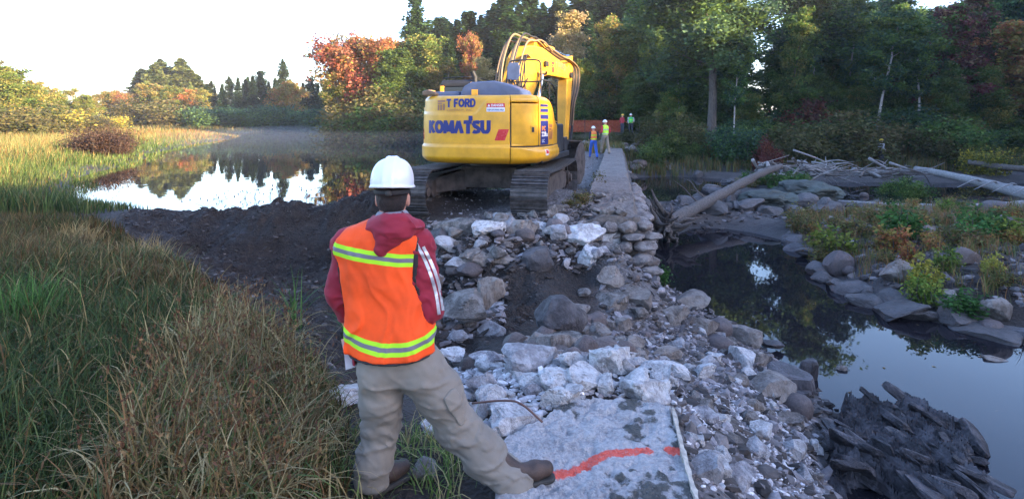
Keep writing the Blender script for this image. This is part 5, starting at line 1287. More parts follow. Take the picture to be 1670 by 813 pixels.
def cap(P_, a, b, ra, rb=None):
    a, b = np.asarray(a, float), np.asarray(b, float); rb = ra if rb is None else rb
    ab = b - a; t_ = np.clip((P_ - a) @ ab / (ab @ ab + 1e-12), 0, 1)
    return np.linalg.norm(P_ - a - t_[:, None] * ab, axis=1) - (ra + (rb - ra) * t_)
def chain(P_, pts, rads, k=.02):
    d = None
    for i in range(len(pts) - 1):
        q = cap(P_, pts[i], pts[i + 1], rads[i], rads[i + 1]); d = q if d is None else smin(d, q, k)
    return d
def smin(a, b, k=.03):
    h = np.clip(.5 + .5 * (b - a) / k, 0, 1); return b * (1 - h) + a * h - k * h * (1 - h)
def smax(a, b, k=.02): return -smin(-a, -b, k)
def ell(P_, c, r, R=None):
    q = (P_ - np.asarray(c, float))
    if R is not None: q = q @ R
    r = np.asarray(r, float); return (np.linalg.norm(q / r, axis=1) - 1) * r.min()
def ridge(P_, sc, seed, an=(1, 1, 1)): return 1 - 2 * np.abs(fbm(P_ * sc * np.array(an), 3, seed))
def build_sdf(name, f, lo, hi, h, mat, parent, sm=1, origin=(0, 0, 0)):
    V, Q = surfnet(f, lo, hi, h); V = relax(V, Q, sm)
    return link(name, mesh_np(name, V, [Q], [mat]), parent)
def cloth_mat(name, c, sc=1, rough=.85, stripe=None):
    t = NT(name); v = t.coord(); n1 = t.noise(v, 5 * sc, 4, .6); n2 = t.noise(v, 320 * sc, 2, .5)
    col = t.mix(.35, c, t.mix(1.0, c, t.ramp(n1, [(.3, .45), (.7, 1.4)]), 'MULTIPLY'))
    t.B(Base_Color=col, Roughness=rough, Sheen_Weight=.05); t.bump(t.math('ADD', n2, t.math('MULTIPLY', n1, .5)), .35, .003)
    t.col = col; return t
M_MAROON = cloth_mat('maroon_fleece', (.27, .012, .03)).m
M_KHAKI = cloth_mat('khaki_cotton', (.21, .18, .145)).m
M_SKIN = flat('skin', (.55, .27, .19), .5, 0, .08, 8)
M_HAIR = flat('dark_hair', (.035, .02, .015), .6, 0, .3, 60, .8)
M_HAT = flat('white_plastic', (.78, .78, .80), .32, 0, .03, 4, 0, .3)
M_BOOT = flat('brown_leather', (.07, .04, .028), .6, 0, .3, 14, .4)
M_SOLE = flat('boot_sole', (.04, .035, .03), .8)
M_GREYCL = cloth_mat('grey_knit', (.2, .2, .23)).m
M_REFL = flat('reflective_tape', (.5, .5, .52), .35, .3, .1, 30)
M_LIME = cloth_mat('lime_tape', (.45, .85, .04)).m
M_PAPER = flat('paper', (.75, .75, .8), .8, 0, .02)
M_BELT = flat('black_trim', (.02, .018, .02), .7)

# ---- main worker; positions read off the photo at 3.1 m
MY = 3.12
def mp(px, py, dy=0): return np.array(PD(px, py, MY + dy))
def hand(P_, wrist, fwd, palm_n, side, curl=.5, s=1.0, k=.012):
    """palm plus four bent fingers of unequal length and a thumb"""
    fwd = fwd / np.linalg.norm(fwd); pn = palm_n - fwd * (palm_n @ fwd); pn /= np.linalg.norm(pn); sd = np.cross(fwd, pn) * side
    w = wrist; d = cap(P_, w, w + fwd * .03 * s, .026 * s, .03 * s)
    for i, (o, L) in enumerate([(-.030, .068), (-.010, .078), (.011, .073), (.030, .057)]):
        k0 = w + fwd * .088 * s + sd * o * s; d = smin(d, cap(P_, w + fwd * .02 * s + sd * o * .6 * s, k0, .016 * s, .012 * s), k)
        dr = fwd; p = k0; c = curl
        for j, (fr, rr) in enumerate([(.45, .0095), (.3, .0085), (.25, .0075)]):
            dr = dr * cos(c) + pn * sin(c) if j == 0 else dr * cos(c) + np.cross(sd * side, dr) * 0 + (pn * cos(c * (j)) - fwd * sin(c * j)) * sin(c)
            dr = dr / np.linalg.norm(dr); q = p + dr * L * fr * s * 1.05; d = smin(d, cap(P_, p, q, (rr + .001) * s, rr * s), .004); p = q
    t0 = w + fwd * .02 * s - sd * .026 * s; t1 = t0 + (fwd * .6 - sd * .6 + pn * .35) * .042 * s; t2 = t1 + (fwd * .8 - sd * .1 + pn * .5) * .032 * s
    d = smin(d, cap(P_, t0, t1, .016 * s, .012 * s), .012); return smin(d, cap(P_, t1, t2, .011 * s, .009 * s), .006)

def make_worker():
    th = thing('person', 'worker seen from behind in white hard hat, orange vest, maroon hoodie, khaki trousers', 'person', tuple(mp(700, 808)[:2]) + (0,))
    org = np.array(th.location[:])
    def L(f): return lambda q: f(q + org)         # geometry is written in scene coordinates, stored relative to the person
    def part(name, f, lo, hi, h, mat, sm=1): return build_sdf(name, L(f), np.array(lo) - org, np.array(hi) - org, h, mat, th, sm)
    hipL, hipR = mp(622, 600), mp(690, 602); pel = mp(655, 592)
    kneeL, kneeR = mp(621, 700, .03), mp(745, 695, .03)
    ankL, ankR = mp(606, 788, .02), mp(842, 792, 0)
    # trousers
    def trousers(P_):
        d = smin(ell(P_, mp(653, 592), (.200, .13, .12)), ell(P_, mp(653, 568), (.182, .12, .11)), .05)
        d = smin(d, ell(P_, mp(622, 612, -.045), (.10, .09, .10)), .05); d = smin(d, ell(P_, mp(688, 612, -.045), (.10, .09, .10)), .05)
        l = chain(P_, [hipL, mp(622, 650, 0), kneeL, mp(611, 745, .01), ankL], [.112, .100, .084, .084, .088], .05)
        r = chain(P_, [hipR, mp(718, 645, 0), kneeR, mp(788, 740, .01), ankR], [.120, .112, .095, .092, .088], .05)
        d = smin(smin(d, l, .03), r, .03)
        # bagging folds
        z = P_[:, 2]; along = ridge(P_ + .12 * fbm(P_ * 3, 2, 5)[:, None], 5.5, 31, (.9, .9, 2.0)); fold = np.clip(along - .45, 0, 1)
        kn = np.exp(-((z - kneeL[2]) / .12) ** 2) + .8 * np.exp(-((z - .12) / .09) ** 2) + .5 * np.exp(-((z - .62) / .09) ** 2)
        d = d - (.009 + .020 * kn) * fold + .012 * fbm(P_ * 5, 3, 8) 
        cr = ridge(P_ @ np.array([[.8, 0, .6], [0, 1, 0], [-.6, 0, .8]]), 7, 44, (.5, 1, 2.0)); d = d - .010 * np.clip(cr - .5, 0, 1) * (.6 + kn)
        # cut at the cuffs
        cut = np.minimum((P_ - (ankL + (0, 0, -.05))) @ np.array([0, 0, 1.0]), 9)
        d = smax(d, -(z - .035), .01)
        return smax(d, -(.045 - (P_[:, 0] - .0) * 0) - z * 0 + 0 * z + (z - .90), .01)
    lo = (-1.0, MY - .28, -.02); hi = (.22, MY + .28, .93)
    part('trousers', trousers, lo, hi, .0085, M_KHAKI)
    # cargo pocket flap and belt
    def pocket(P_):
        c = mp(757, 660, -.10); ax = (kneeR - hipR); ax /= np.linalg.norm(ax); rr = np.cross(ax, (0, 1, 0)); rr /= np.linalg.norm(rr); ff = np.cross(rr, ax)
        q = (P_ - c) @ np.stack([rr, ax, ff], 1); b = np.abs(q) - np.array([.062, .085, .018])
        return smax(np.linalg.norm(np.maximum(b, 0), axis=1) + np.minimum(b.max(1), 0) - .014, trousers(P_) - .016, .006) + .004 * fbm(P_ * 14, 2, 3)
    part('cargo_pocket', pocket, mp(757, 660, -.1) - .16, mp(757, 660, -.1) + .16, .007, M_KHAKI)
    # boots
    def boot(P_, heel, toe, up):
        h_, t_ = np.asarray(heel), np.asarray(toe)
        d = smin(cap(P_, h_, h_ * .35 + t_ * .65, .045, .047), cap(P_, h_ * .35 + t_ * .65, t_, .047, .04), .02)
        d = smin(d, cap(P_, h_ + (0, 0, .02), h_ + up, .046, .048), .03); return smax(d, .012 - P_[:, 2] + zb, .006)
    zb = .045
    b1 = (mp(838, 798)[0], MY + .0, zb + .06); t1 = (mp(892, 792)[0], MY + .06, zb + .055)
    part('boot', lambda P_: boot(P_, b1, t1, np.array([-.085, 0, .09])), (b1[0] - .12, MY - .15, -.05), (t1[0] + .12, MY + .25, .3), .006, M_BOOT)
    part('boot_sole', lambda P_: smax(np.minimum(cap(P_ * (1, 1, 0), np.array(b1) * (1, 1, 0), np.array(t1) * (1, 1, 0), .052, .049), 9), np.abs(P_[:, 2] - zb - .005) - .013, .004), (b1[0] - .12, MY - .15, zb - .03), (t1[0] + .12, MY + .25, zb + .05), .006, M_SOLE)
    zb = -.01; b2 = (mp(606, 795)[0], MY + .03, zb + .06); t2 = (mp(648, 785)[0], MY + .17, zb + .055)
    part('boot', lambda P_: boot(P_, b2, t2, np.array([0, -.01, .12])), (b2[0] - .12, MY - .12, -.1), (t2[0] + .12, MY + .35, .3), .006, M_BOOT)
    part('boot_sole', lambda P_: smax(cap(P_ * (1, 1, 0), np.array(b2) * (1, 1, 0), np.array(t2) * (1, 1, 0), .052, .049), np.abs(P_[:, 2] - zb - .005) - .013, .004), (b2[0] - .12, MY - .12, zb - .03), (t2[0] + .12, MY + .35, zb + .05), .006, M_SOLE)
    # torso
    zs = [mp(0, y)[2] for y in (606, 585, 540, 490, 440, 405, 385, 370, 358, 350)]
    cx = [mp(x, 500)[0] for x in (643, 641, 638, 632, 625, 622, 622, 626, 633, 638)]
    wd = [.190, .194, .194, .192, .200, .202, .190, .142, .082, .02]
    dd = [.135, .138, .128, .122, .126, .122, .112, .095, .075, .02]
    ry = [0, 0, 0, .01, .02, .015, .01, .01, .02, .03]
    def torso(P_, off=0.0):
        z = P_[:, 2]; o = np.argsort(zs); Z = np.array(zs)[o]
        g = lambda a: np.interp(z, Z, np.array(a)[o])
        w, d_, c = g(wd) + off, g(dd) + off, g(cx); y0 = MY + g(ry)
        q = ((np.abs((P_[:, 0] - c) / w) ** 2.5 + np.abs((P_[:, 1] - y0) / d_) ** 2.5) ** .4 - 1) * np.minimum(w, d_) * .85
        return np.maximum(q, np.maximum(z - Z[-1] - off, Z[0] - z))
    shL, shR = mp(566, 398, .01), mp(684, 398, .01)
    elL, elR = mp(551, 480, .03), mp(703, 502, -.02)
    wrL, wrR = mp(578, 548, .13), mp(700, 440, .24)
    def armL(P_, o=0): return chain(P_, [shL, elL, elL * .55 + wrL * .45], [.070 + o, .056 + o, .047 + o], .03)
    def armR(P_, o=0): return chain(P_, [shR, mp(692, 450, -.01), elR, elR * .25 + wrR * .75], [.078 + o, .073 + o, .062 + o, .048 + o], .03)
    def sleeve_f(P_): return .018 * np.clip(ridge(P_ + .1 * fbm(P_ * 4, 2, 2)[:, None], 6, 61, (1, 1, 1.6)) - .4, 0, 1) - .006 * fbm(P_ * 8, 3, 62)
    def hoodie(P_):
        d = smin(torso(P_), armL(P_), .04); d = smin(d, armR(P_), .04); d = smin(d, cap(P_, shL, shR, .062), .05)
        d = smax(d, P_[:, 2] - 1.50, .01); d = np.where(np.abs(P_[:, 0] - cx[0]) < .19, smax(d, .83 - P_[:, 2], .01), d); return d - sleeve_f(P_)
    part('hoodie', hoodie, (-1.12, MY - .25, .70), (-.28, MY + .38, 1.53), .0075, M_MAROON)
    def vest(P_):
        z = P_[:, 2]; t_ = torso(P_, .026); d = smin(t_, cap(P_, shL + (.02, 0, .0), shR - (.03, 0, 0), .076), .05)
        fold = .013 * np.clip(ridge(P_ + .1 * fbm(P_ * 3, 2, 9)[:, None], 3.5, 71, (2.2, 1, .7)) - .3, 0, 1) + .006 * fbm(P_ * 6, 3, 72)
        d = d - fold * (1 + .8 * sstep(1.0, .8, z))
        d = np.maximum(d, -(torso(P_, .006) ) * 1.0)
        hem = mp(0, 583, -.13)[2] - .02 * np.cos((P_[:, 0] - cx[0]) * 7) 
        d = smax(d, hem - z, .006); d = smax(d, z - 1.47, .006)
        d = smax(d, -armL(P_, .010), .006); d = smax(d, -armR(P_, .006), .006)
        neck = ell(P_, (cx[8], MY + .03, 1.50), (.115, .12, .10)); return smax(d, -neck, .006)
    # vest with its sewn tape (lime with a grey centre)
    t = NT('orange_vest'); v = t.coord(); xyz = t.n('SeparateXYZ', Vector=v); x_, z_ = xyz.outputs[0], xyz.outputs[2]
    zc = t.math('ADD', z_, t.math('MULTIPLY', t.math('SUBTRACT', x_, mp(600, 0)[0] - org[0]), .14))
    def band(zv, z0, z1): return t.math('MULTIPLY', t.math('GREATER_THAN', zv, z0), t.math('LESS_THAN', zv, z1))
    zl = t.math('SUBTRACT', z_, t.math('MULTIPLY', t.math('POWER', t.math('ADD', x_, org[0] - mp(648, 0)[0]), 2.0), .9))
    zu0, zu1 = mp(0, 427, -.13)[2], mp(0, 406, -.13)[2]; zl0, zl1 = mp(0, 578, -.13)[2], mp(0, 556, -.13)[2]
    lime = t.math('MAXIMUM', band(zc, zu0, zu1), band(zl, zl0, zl1)); gr = t.math('MAXIMUM', band(zc, zu0 + .022, zu1 - .022), band(zl, zl0 + .023, zl1 - .023))
    nv = t.noise(v, 4, 4, .6); wv = t.noise(v, 300, 2, .5)
    org_c = t.mix(.5, (.95, .085, .006), t.mix(1.0, (.95, .085, .006), t.ramp(nv, [(.3, .5), (.7, 1.25)]), 'MULTIPLY'))
    cc = t.mix(gr, t.mix(lime, org_c, (.42, .80, .02)), (.17, .16, .19)); t.B(Base_Color=cc, Roughness=t.math('MULTIPLY_ADD', gr, -.4, .8)); t.bump(t.math('ADD', wv, t.math('MULTIPLY', lime, 1.5)), .3, .002)
    part('safety_vest', vest, (-1.12, MY - .26, .68), (-.30, MY + .28, 1.52), .007, t.m)
    def hem(P_):
        z = P_[:, 2]; h0 = mp(0, 583, -.13)[2] - .02 * np.cos((P_[:, 0] - cx[0]) * 7); return smax(np.abs(torso(P_, .026)) - .006, np.abs(z - h0 + .004) - .006, .003)
    part('black_hem', hem, (-1.12, MY - .26, .66), (-.30, MY + .28, .80), .006, M_BELT, 0)
    def trim(P_): return smax(np.minimum(np.abs(armR(P_, .012)), np.abs(armL(P_, .014))) - .004, np.abs(torso(P_, .028)) - .008, .003)
    part('armhole_trim', trim, (-1.12, MY - .26, .85), (-.30, MY + .28, 1.5), .007, M_BELT, 0)
    # hood bunched on the back
    def hood(P_):
        a = ell(P_, mp(639, 367, -.045), (.135, .11, .062)); b = cap(P_, mp(642, 374, -.08), mp(622, 408, -.12), .085, .030)
        d = smin(a, b, .05); d = smin(d, cap(P_, mp(608, 376, -.02), mp(673, 376, -.02), .045), .04)
        d = d - .018 * np.clip(ridge(P_ + .06 * fbm(P_ * 6, 2, 3)[:, None], 6.5, 91, (.6, 1, 2.0)) - .3, 0, 1)
        return smax(d, -ell(P_, mp(640, 348, .03), (.085, .09, .075)), .015)
    part('hood', hood, mp(580, 430, -.28), mp(705, 335, .16), .006, M_MAROON)
    def collar(P_): d = np.abs(ell(P_, mp(640, 356, .005), (.082, .088, .06))) - .008; return smax(d, P_[:, 2] - mp(0, 347)[2] - .015 * np.sin(P_[:, 0] * 8), .006)
    part('shirt_collar', collar, mp(600, 380, -.12), mp(680, 335, .14), .006, M_GREYCL)
    # head, neck, ears, face, hands: one body
    hc = mp(640, 312, .02)
    def head(P_):
        d = smin(ell(P_, hc, (.080, .098, .105)), ell(P_, hc + (0, .03, -.05), (.066, .075, .08)), .04)
        d = smin(d, cap(P_, hc + (0, 0, -.06), mp(638, 372, .02), .060, .068), .03)
        for s in (-1, 1):
            e = np.abs(np.linalg.norm((P_ - hc - (s * .084, .005, -.045)) / (.5, .9, 1.5), axis=1) - .016) - .009; e = smax(e, np.abs((P_[:, 0] - hc[0]) * s - .084) - .010, .005); d = smin(d, e, .012)
            d = smax(d, -ell(P_, hc + (s * .030, .098, -.012), (.016, .012, .010)), .012); d = smin(d, ell(P_, hc + (s * .030, .086, -.012), (.012, .010, .008)), .004)
        d = smin(d, cap(P_, hc + (0, .098, -.01), hc + (0, .118, -.042), .010, .014), .014)
        d = smin(d, ell(P_, hc + (0, .098, -.072), (.026, .012, .008)), .008); return smin(d, ell(P_, hc + (0, .085, -.105), (.026, .022, .018)), .02)
    def body(P_):
        d = head(P_); d = smin(d, chain(P_, [mp(638, 380, .03), (shL + shR) / 2, shL, elL, wrL], [.05, .04, .035, .03, .026], .01), .01); d = smin(d, chain(P_, [(shL + shR) / 2, shR, mp(692, 450, -.01), elR, wrR], [.04, .035, .035, .03, .026], .01), .01)
        d = smin(d, chain(P_, [elL * .6 + wrL * .4, wrL], [.040, .029], .01), .01); d = smin(d, hand(P_, wrL, np.array([.15, .25, -1.0]), np.array([1.0, -.2, 0]), 1, .7), .012)
        d = smin(d, chain(P_, [elR * .35 + wrR * .65, wrR], [.036, .028], .01), .01); return smin(d, hand(P_, wrR, np.array([-.5, .6, .1]), np.array([0, .2, -1.0]), -1, .5), .012)
    part('body', body, (-1.0, MY - .15, .62), (-.28, MY + .40, 1.75), .0065, M_SKIN, 1)
    def hair(P_):
        d = ell(P_, hc + (0, -.004, -.004), (.0865, .102, .110)); d = smin(d, ell(P_, hc + (0, -.03, -.06), (.066, .064, .055)), .03)
        front = P_[:, 1] - hc[1] - .035 - .35 * (P_[:, 2] - hc[2]); d = smax(d, front, .01); d = smax(d, -(P_[:, 2] - mp(0, 344)[2]), .008)
        for s in (-1, 1): d = smax(d, -ell(P_, hc + (s * .09, .015, -.05), (.03, .034, .04)), .008)
        return d - .004 * fbm(P_ * (60, 60, 25), 2, 5)
    part('hair', hair, hc - .14, hc + .14, .005, M_HAIR)
    # hard hat
    hh = hc + np.array([0, .0, .034])
    def hat(P_):
        q = P_ - hh; tl = q[:, 2] + q[:, 1] * .06
        rx = .112; d = ((np.abs(q / (rx, .138, .148)) ** 2.5).sum(1) ** .4 - 1) * .11
        for x in (-.0, ): pass
        for x in (-.020, .020):
            rd = (np.linalg.norm(np.stack([(q[:, 0] - x * (1)) * 0, q[:, 1], q[:, 2]], 1) / (1, .146, .158), axis=1) - 1) * .14; d = smin(d, smax(rd, np.abs(q[:, 0] - x) - .008, .006), .008)
        rd = (np.linalg.norm(q * (0, 1, 1) / (1, .143, .156), axis=1) - 1) * .14; d = smin(d, smax(rd, np.abs(q[:, 0]) - .006, .008), .012)
        d = smax(d, -((np.abs(q / (rx - .006, .131, .141)) ** 2.5).sum(1) ** .4 - 1) * .11, .002); d = smax(d, -tl - .004, .003)
        br = (np.linalg.norm(q[:, :2] / (.122, .150), axis=1) - 1) * .13; br2 = (np.linalg.norm(q[:, :2] / (.106, .132), axis=1) - 1) * .12
        brim = smax(smax(br, -br2, .003), np.abs(tl + .003 + .10 * np.clip(np.abs(q[:, 0]) - .06, 0, 1)) - .0045, .003)
        brim2 = smax(smax((np.linalg.norm((q[:, :2] - (0, .03)) / (.105, .16), axis=1) - 1) * .13, -br2, .003), np.abs(tl + .008) - .004, .003)
        return np.minimum(smin(d, brim, .008), brim2)
    th_hat = part('hard_hat', hat, hh - (.16, .2, .04), hh + (.16, .24, .19), .0045, M_HAT, 1)
    def susp(P_): q = P_ - hh; return smax(np.abs((np.linalg.norm((q * (1, 1, 0)) / (.094, .112, 1), axis=1) - 1) * .1) - .004, np.abs(q[:, 2] + .028 + .02 * (q[:, 1] > 0)) - .014, .003)
    part('hat_band', susp, hh - (.13, .14, .08), hh + (.13, .14, .02), .0055, M_BELT, 0)
    part('ratchet_knob', lambda P_: cap(P_, hh + (.005, -.112, -.03), hh + (.005, -.13, -.03), .017), hh - (.06, .17, .08), hh + (.06, -.06, .02), .005, M_SOLE, 0)
    # sleeve stripes laid onto the right sleeve
    from mathutils.bvhtree import BVHTree
    ho = [o for o in th.children if o.name.startswith('hoodie')][0]
    vv = [Vector(v.co) + Vector(org) for v in ho.data.vertices]; bt = BVHTree.FromPolygons(vv, [tuple(p.vertices) for p in ho.data.polygons])
    for k, path in enumerate(([(679,397),(691,420),(703,450),(711,480),(716,512)], [(690,402),(703,428),(713,455),(719,482),(722,506)])):
        pp = curve_pts([(x, y, 0) for x, y in path], 40); mbb = MB(); rows = []
        for i in range(len(pp)):
            tg = pp[min(i + 1, 39)] - pp[max(i - 1, 0)]; tg /= np.linalg.norm(tg); nn = np.array([tg[1], -tg[0], 0]); row = []
            for w_ in np.linspace(-2.5, 2.5, 5):
                q = pp[i] + nn * w_; dr = Vector(((q[0] - 835) / F, 1, -(q[1] - HZ) / F)).normalized(); loc, nr, _, _ = bt.ray_cast(Vector((0, 0, CAMZ)), dr)
                row.append(None if loc is None or abs(loc.y - MY) > .3 else np.array(loc + nr * .0025) - org)
            rows.append(row)
        for i in range(39):
            for j in range(4):
                c4 = [rows[i][j], rows[i][j + 1], rows[i + 1][j + 1], rows[i + 1][j]]
                if all(c is not None for c in c4) and max(np.ptp(np.array(c4), 0)) < .03: mbb.add(c4, [(0, 1, 2, 3)])
        if mbb.n: link('sleeve_stripe', mbb.mesh('sleeve_stripe', [M_REFL]), th)
    return th
make_worker()
# papers in his left hand
mb = MB(); a_ = mp(556, 553, -.05)
for i, (dx, dz, dy, rr) in enumerate([(0, 0, 0, .02), (.012, -.01, .008, -.05), (.02, .012, .016, .08)]):
    g = [(u, v) for v in np.linspace(0, 1, 6) for u in (0, 1)]
    V = [(a_[0] + dx + u * .055 + v * .02 + rr * v * .2, a_[1] + dy + u * .05 + .012 * sin(v * 3), a_[2] + dz - v * .155) for u, v in g]
    mb.add(V, [(2 * k, 2 * k + 1, 2 * k + 3, 2 * k + 2) for k in range(5)]); mb.add(np.array(V) + (0, .0008, 0), [(2 * k, 2 * k + 2, 2 * k + 3, 2 * k + 1) for k in range(5)])
tag(link('paper_sheets', mb.mesh('paper_sheets', [M_PAPER])), 'folded white papers held at the left hip of the worker', 'papers')

# ---- distant workers
def small_worker(x, y, z, face, label, top, legs, vestc, hatc, stride=.25, h=.022, arms=(.2, .2), bandc=(.5, .5, .5), bare=False, scale=1.0):
    """1.78 m figure; face = heading in radians (0 = away, +Y)"""
    th = thing('person', label, 'person', (x, y, z), -face); th.scale = (scale,) * 3
    A = lambda *v: np.array(v, float)
    hipz = .92; fl, fr = A(-.10, stride, .06), A(.10, -stride, .06); kl, kr = A(-.11, stride * .62, .50), A(.11, -stride * .25, .50)
    def leg(P_): 
        d = ell(P_, (0, 0, .93), (.17, .12, .12)); d = smin(d, chain(P_, [A(-.09, 0, .88), kl, fl + (0, 0, .06)], [.10, .075, .062], .03), .03)
        return smin(d, chain(P_, [A(.09, 0, .88), kr, fr + (0, 0, .06)], [.10, .075, .062], .03), .02) - .012 * fbm(P_ * 7, 2, 3)
    def tor(P_, o=0): return smin(ell(P_, (0, 0, 1.12), (.165 + o, .115 + o, .24)), ell(P_, (0, .0, 1.33), (.19 + o, .115 + o, .14 + o)), .06)
    aL, aR = arms; sL, sR = A(-.2, 0, 1.40), A(.2, 0, 1.40); eL, eR = sL + (-.04, -.06, -.27), sR + (.04, -.06, -.27); wL, wR = eL + (.05, aL, -.2 + aL * .6), eR + (-.05, aR, -.2 + aR * .6)
    def arm(P_): return smin(chain(P_, [sL, eL, wL], [.06, .048, .036], .02), chain(P_, [sR, eR, wR], [.06, .048, .036], .02), .01)
    P0 = lambda n, f, lo, hi, m, hh=h: build_sdf(n, f, lo, hi, hh, m, th, 1)
    P0('trousers', leg, (-.35, -.5, .03), (.35, .5, 1.08), legs)
    P0('jacket', lambda P_: smin(tor(P_), arm(P_), .03) - .01 * fbm(P_ * 8, 2, 4), (-.4, -.35, .85), (.4, .5, 1.56), top)
    P0('boots', lambda P_: np.minimum(cap(P_, fl, fl + (0, .13, -.015), .05, .04), cap(P_, fr, fr + (0, .13, -.015), .05, .04)), (-.25, -.5, 0), (.25, .55, .18), M_BOOT)
    hd = A(0, .02, 1.60)
    P0('body', lambda P_: np.minimum(smin(smin(ell(P_, hd, (.075, .09, .105)), cap(P_, hd + (0, .08, -.01), hd + (0, .1, -.03), .012), .015), cap(P_, hd - (0, .02, .05), A(0, -.01, 1.42), .052), .02), np.minimum(hand(P_, wL, A(0, .5, -.8), A(1, 0, 0), 1, .4), hand(P_, wR, A(0, .5, -.8), A(-1, 0, 0), -1, .4))), (-.4, -.3, .8), (.4, .6, 1.75), M_SKIN, .013)
    P0('hard_hat', lambda P_: smin(smax(ell(P_, hd + (0, 0, .02), (.105, .13, .125)), hd[2] + .02 - P_[:, 2], .01), ell(P_, hd + (0, .01, .025), (.125, .155, .014)), .01), (-.17, -.2, 1.55), (.17, .22, 1.78), hatc, .014)
    if vestc:
        P0('safety_vest', lambda P_: smax(smax(smax(tor(P_, .018), .93 - P_[:, 2], .01), P_[:, 2] - 1.50, .01), -arm(P_) + .008, .01), (-.3, -.3, .88), (.3, .3, 1.55), vestc)
        mbb = MB()
        for zz in (1.02, 1.22):
            ring = []
            for k in range(24):
                a = k / 24 * 2 * pi; r0 = .12; d_ = A(cos(a), sin(a), 0)
                for rr in np.linspace(.08, .26, 60):
                    if tor((d_ * rr + (0, 0, zz))[None], .018)[0] > .006: break
                ring.append(d_ * rr)
            for k in range(24):
                p, q = ring[k], ring[(k + 1) % 24]; mbb.add([p + (0, 0, zz), q + (0, 0, zz), q + (0, 0, zz + .05), p + (0, 0, zz + .05)], [(0, 1, 2, 3)])
        link('reflective_band', mbb.mesh('reflective_band', [bandc]), th)
    return th
M_NAVY = cloth_mat('navy_jacket', (.012, .016, .035)).m; M_JEAN = cloth_mat('bright_blue_jeans', (.03, .1, .42)).m; M_VOR = cloth_mat('orange_mesh_vest', (.9, .25, .06)).m
M_VLM = cloth_mat('lime_mesh_vest', (.45, .85, .06)).m; M_VGR = cloth_mat('green_mesh_vest', (.08, .6, .15)).m; M_TAN = cloth_mat('tan_trousers', (.2, .17, .13)).m
M_RED = cloth_mat('red_jacket', (.35, .02, .03)).m; M_YHAT = flat('yellow_plastic', (.75, .5, .05), .4); M_WH = cloth_mat('grey_shirt', (.45, .45, .5)).m; M_DK = cloth_mat('dark_trousers', (.03, .035, .05)).m
gA = lambda x, y: float(zg(x, y))
x, y = (968 - 835) / F * 31.4, 31.4; small_worker(x, y, gA(x, y) + .02, radians(-15), 'walking worker in orange vest, dark jacket and bright blue jeans on the dam', M_NAVY, M_JEAN, M_VOR, M_HAT, .26, bandc=M_LIME)
x, y = (987 - 835) / F * 31.0, 31.0; small_worker(x, y, max(gA(x, y), .13) + .02, radians(-25), 'walking worker in lime yellow vest and tan trousers beside the one in jeans', M_RED, M_TAN, M_VLM, M_HAT, .2, arms=(.25, .1), bandc=M_REFL, scale=1.06)
x, y = (1015 - 835) / F * 46, 46.0; small_worker(x, y, .72, radians(60), 'standing worker with yellow helmet and red jacket at the far end of the dam', M_RED, M_DK, None, M_YHAT, .04, arms=(.1, .3))
x, y = (1029 - 835) / F * 46.5, 46.5; small_worker(x, y, .74, radians(200), 'standing worker in green vest and white helmet facing the one in red', M_WH, M_DK, M_VGR, M_HAT, .04, arms=(.3, .1), bandc=M_LIME)
x, y = (1437 - 835) / F * 36.9, 36.9; small_worker(x, y, -.95, radians(80), 'lone worker with yellow helmet and pale shirt half hidden in right bank bushes', M_WH, M_DK, None, M_YHAT, .04)
# ================================================================ EXCAVATOR
EXC = (-.33, 13.2, .12); BU, BT = radians(17), radians(13.5)     # heading of upper body and of the tracks
M_YEL = flat('yellow_paint', (.76, .37, .012), .42, 0, .13, 2.6, 0, .35)
M_YELO = flat('boom_yellow_paint', (.66, .33, .022), .45, 0, .12, 2.5)
M_NAVYD = flat('navy_decal', (.012, .02, .16), .45, 0, .05)
M_BROWND = flat('brown_decal', (.33, .14, .07), .5, 0, .05)
M_REDR = flat('red_reflector', (.55, .015, .03), .25, 0, .05)
M_GREYP = flat('blue_grey_hood', (.07, .10, .20), .45, 0, .15, 3)
M_DARK = flat('dark_frame', (.02, .02, .024), .6, 0, .2, 4)
M_RUBB = flat('black_hose', (.022, .02, .02), .55)
M_HOSET = flat('tan_hose', (.20, .13, .075), .6)  # tan tone for some hoses and the work lamp
M_TRK = flat('track_steel', (.085, .075, .072), .5, .35, .35, 9, .4)
M_MUD = flat('muddy_steel', (.10, .08, .07), .85, .1, .35, 5, .6)
M_CHROME = flat('chrome_rod', (.75, .75, .78), .15, 1.0, .02)
M_GLASS = flat('dark_glass', (.01, .016, .03), .08, 0, .02)
M_WHD = flat('white_decal', (.75, .75, .78), .5, 0, .03)
M_REDD = flat('red_decal', (.6, .02, .03), .5, 0, .03)
M_ORD = flat('orange_decal', (.75, .22, .02), .5, 0, .03)
ex = thing('excavator', 'big yellow tracked excavator standing on the dam with its back to the viewer', 'excavator', EXC, -BU)
def sub(name, mb, mat, parent=None, smooth=False, bev=0.0):
    me = mb.mesh(name, mat if isinstance(mat, list) else [mat], smooth); fix_normals(me)
    o = link(name, me, parent or ex)
    if smooth: smooth_angle(me, 35)
    if bev: bevel_obj(o, bev, 2)
    return o
def bx(*a): m = MB(); m.add(*box(*a)); return m
def rotz(V, a): V = np.asarray(V, float); c, s = cos(a), sin(a); return np.stack([V[:, 0] * c - V[:, 1] * s, V[:, 0] * s + V[:, 1] * c, V[:, 2]], 1)
dT = BU - BT
class MT(MB):
    """pieces given in track axes, stored in the machine's axes"""
    def add(s, V, F_, m=0, col=None): super().add(rotz(np.asarray(V, float).reshape(-1, 3), dT), F_, m, col)
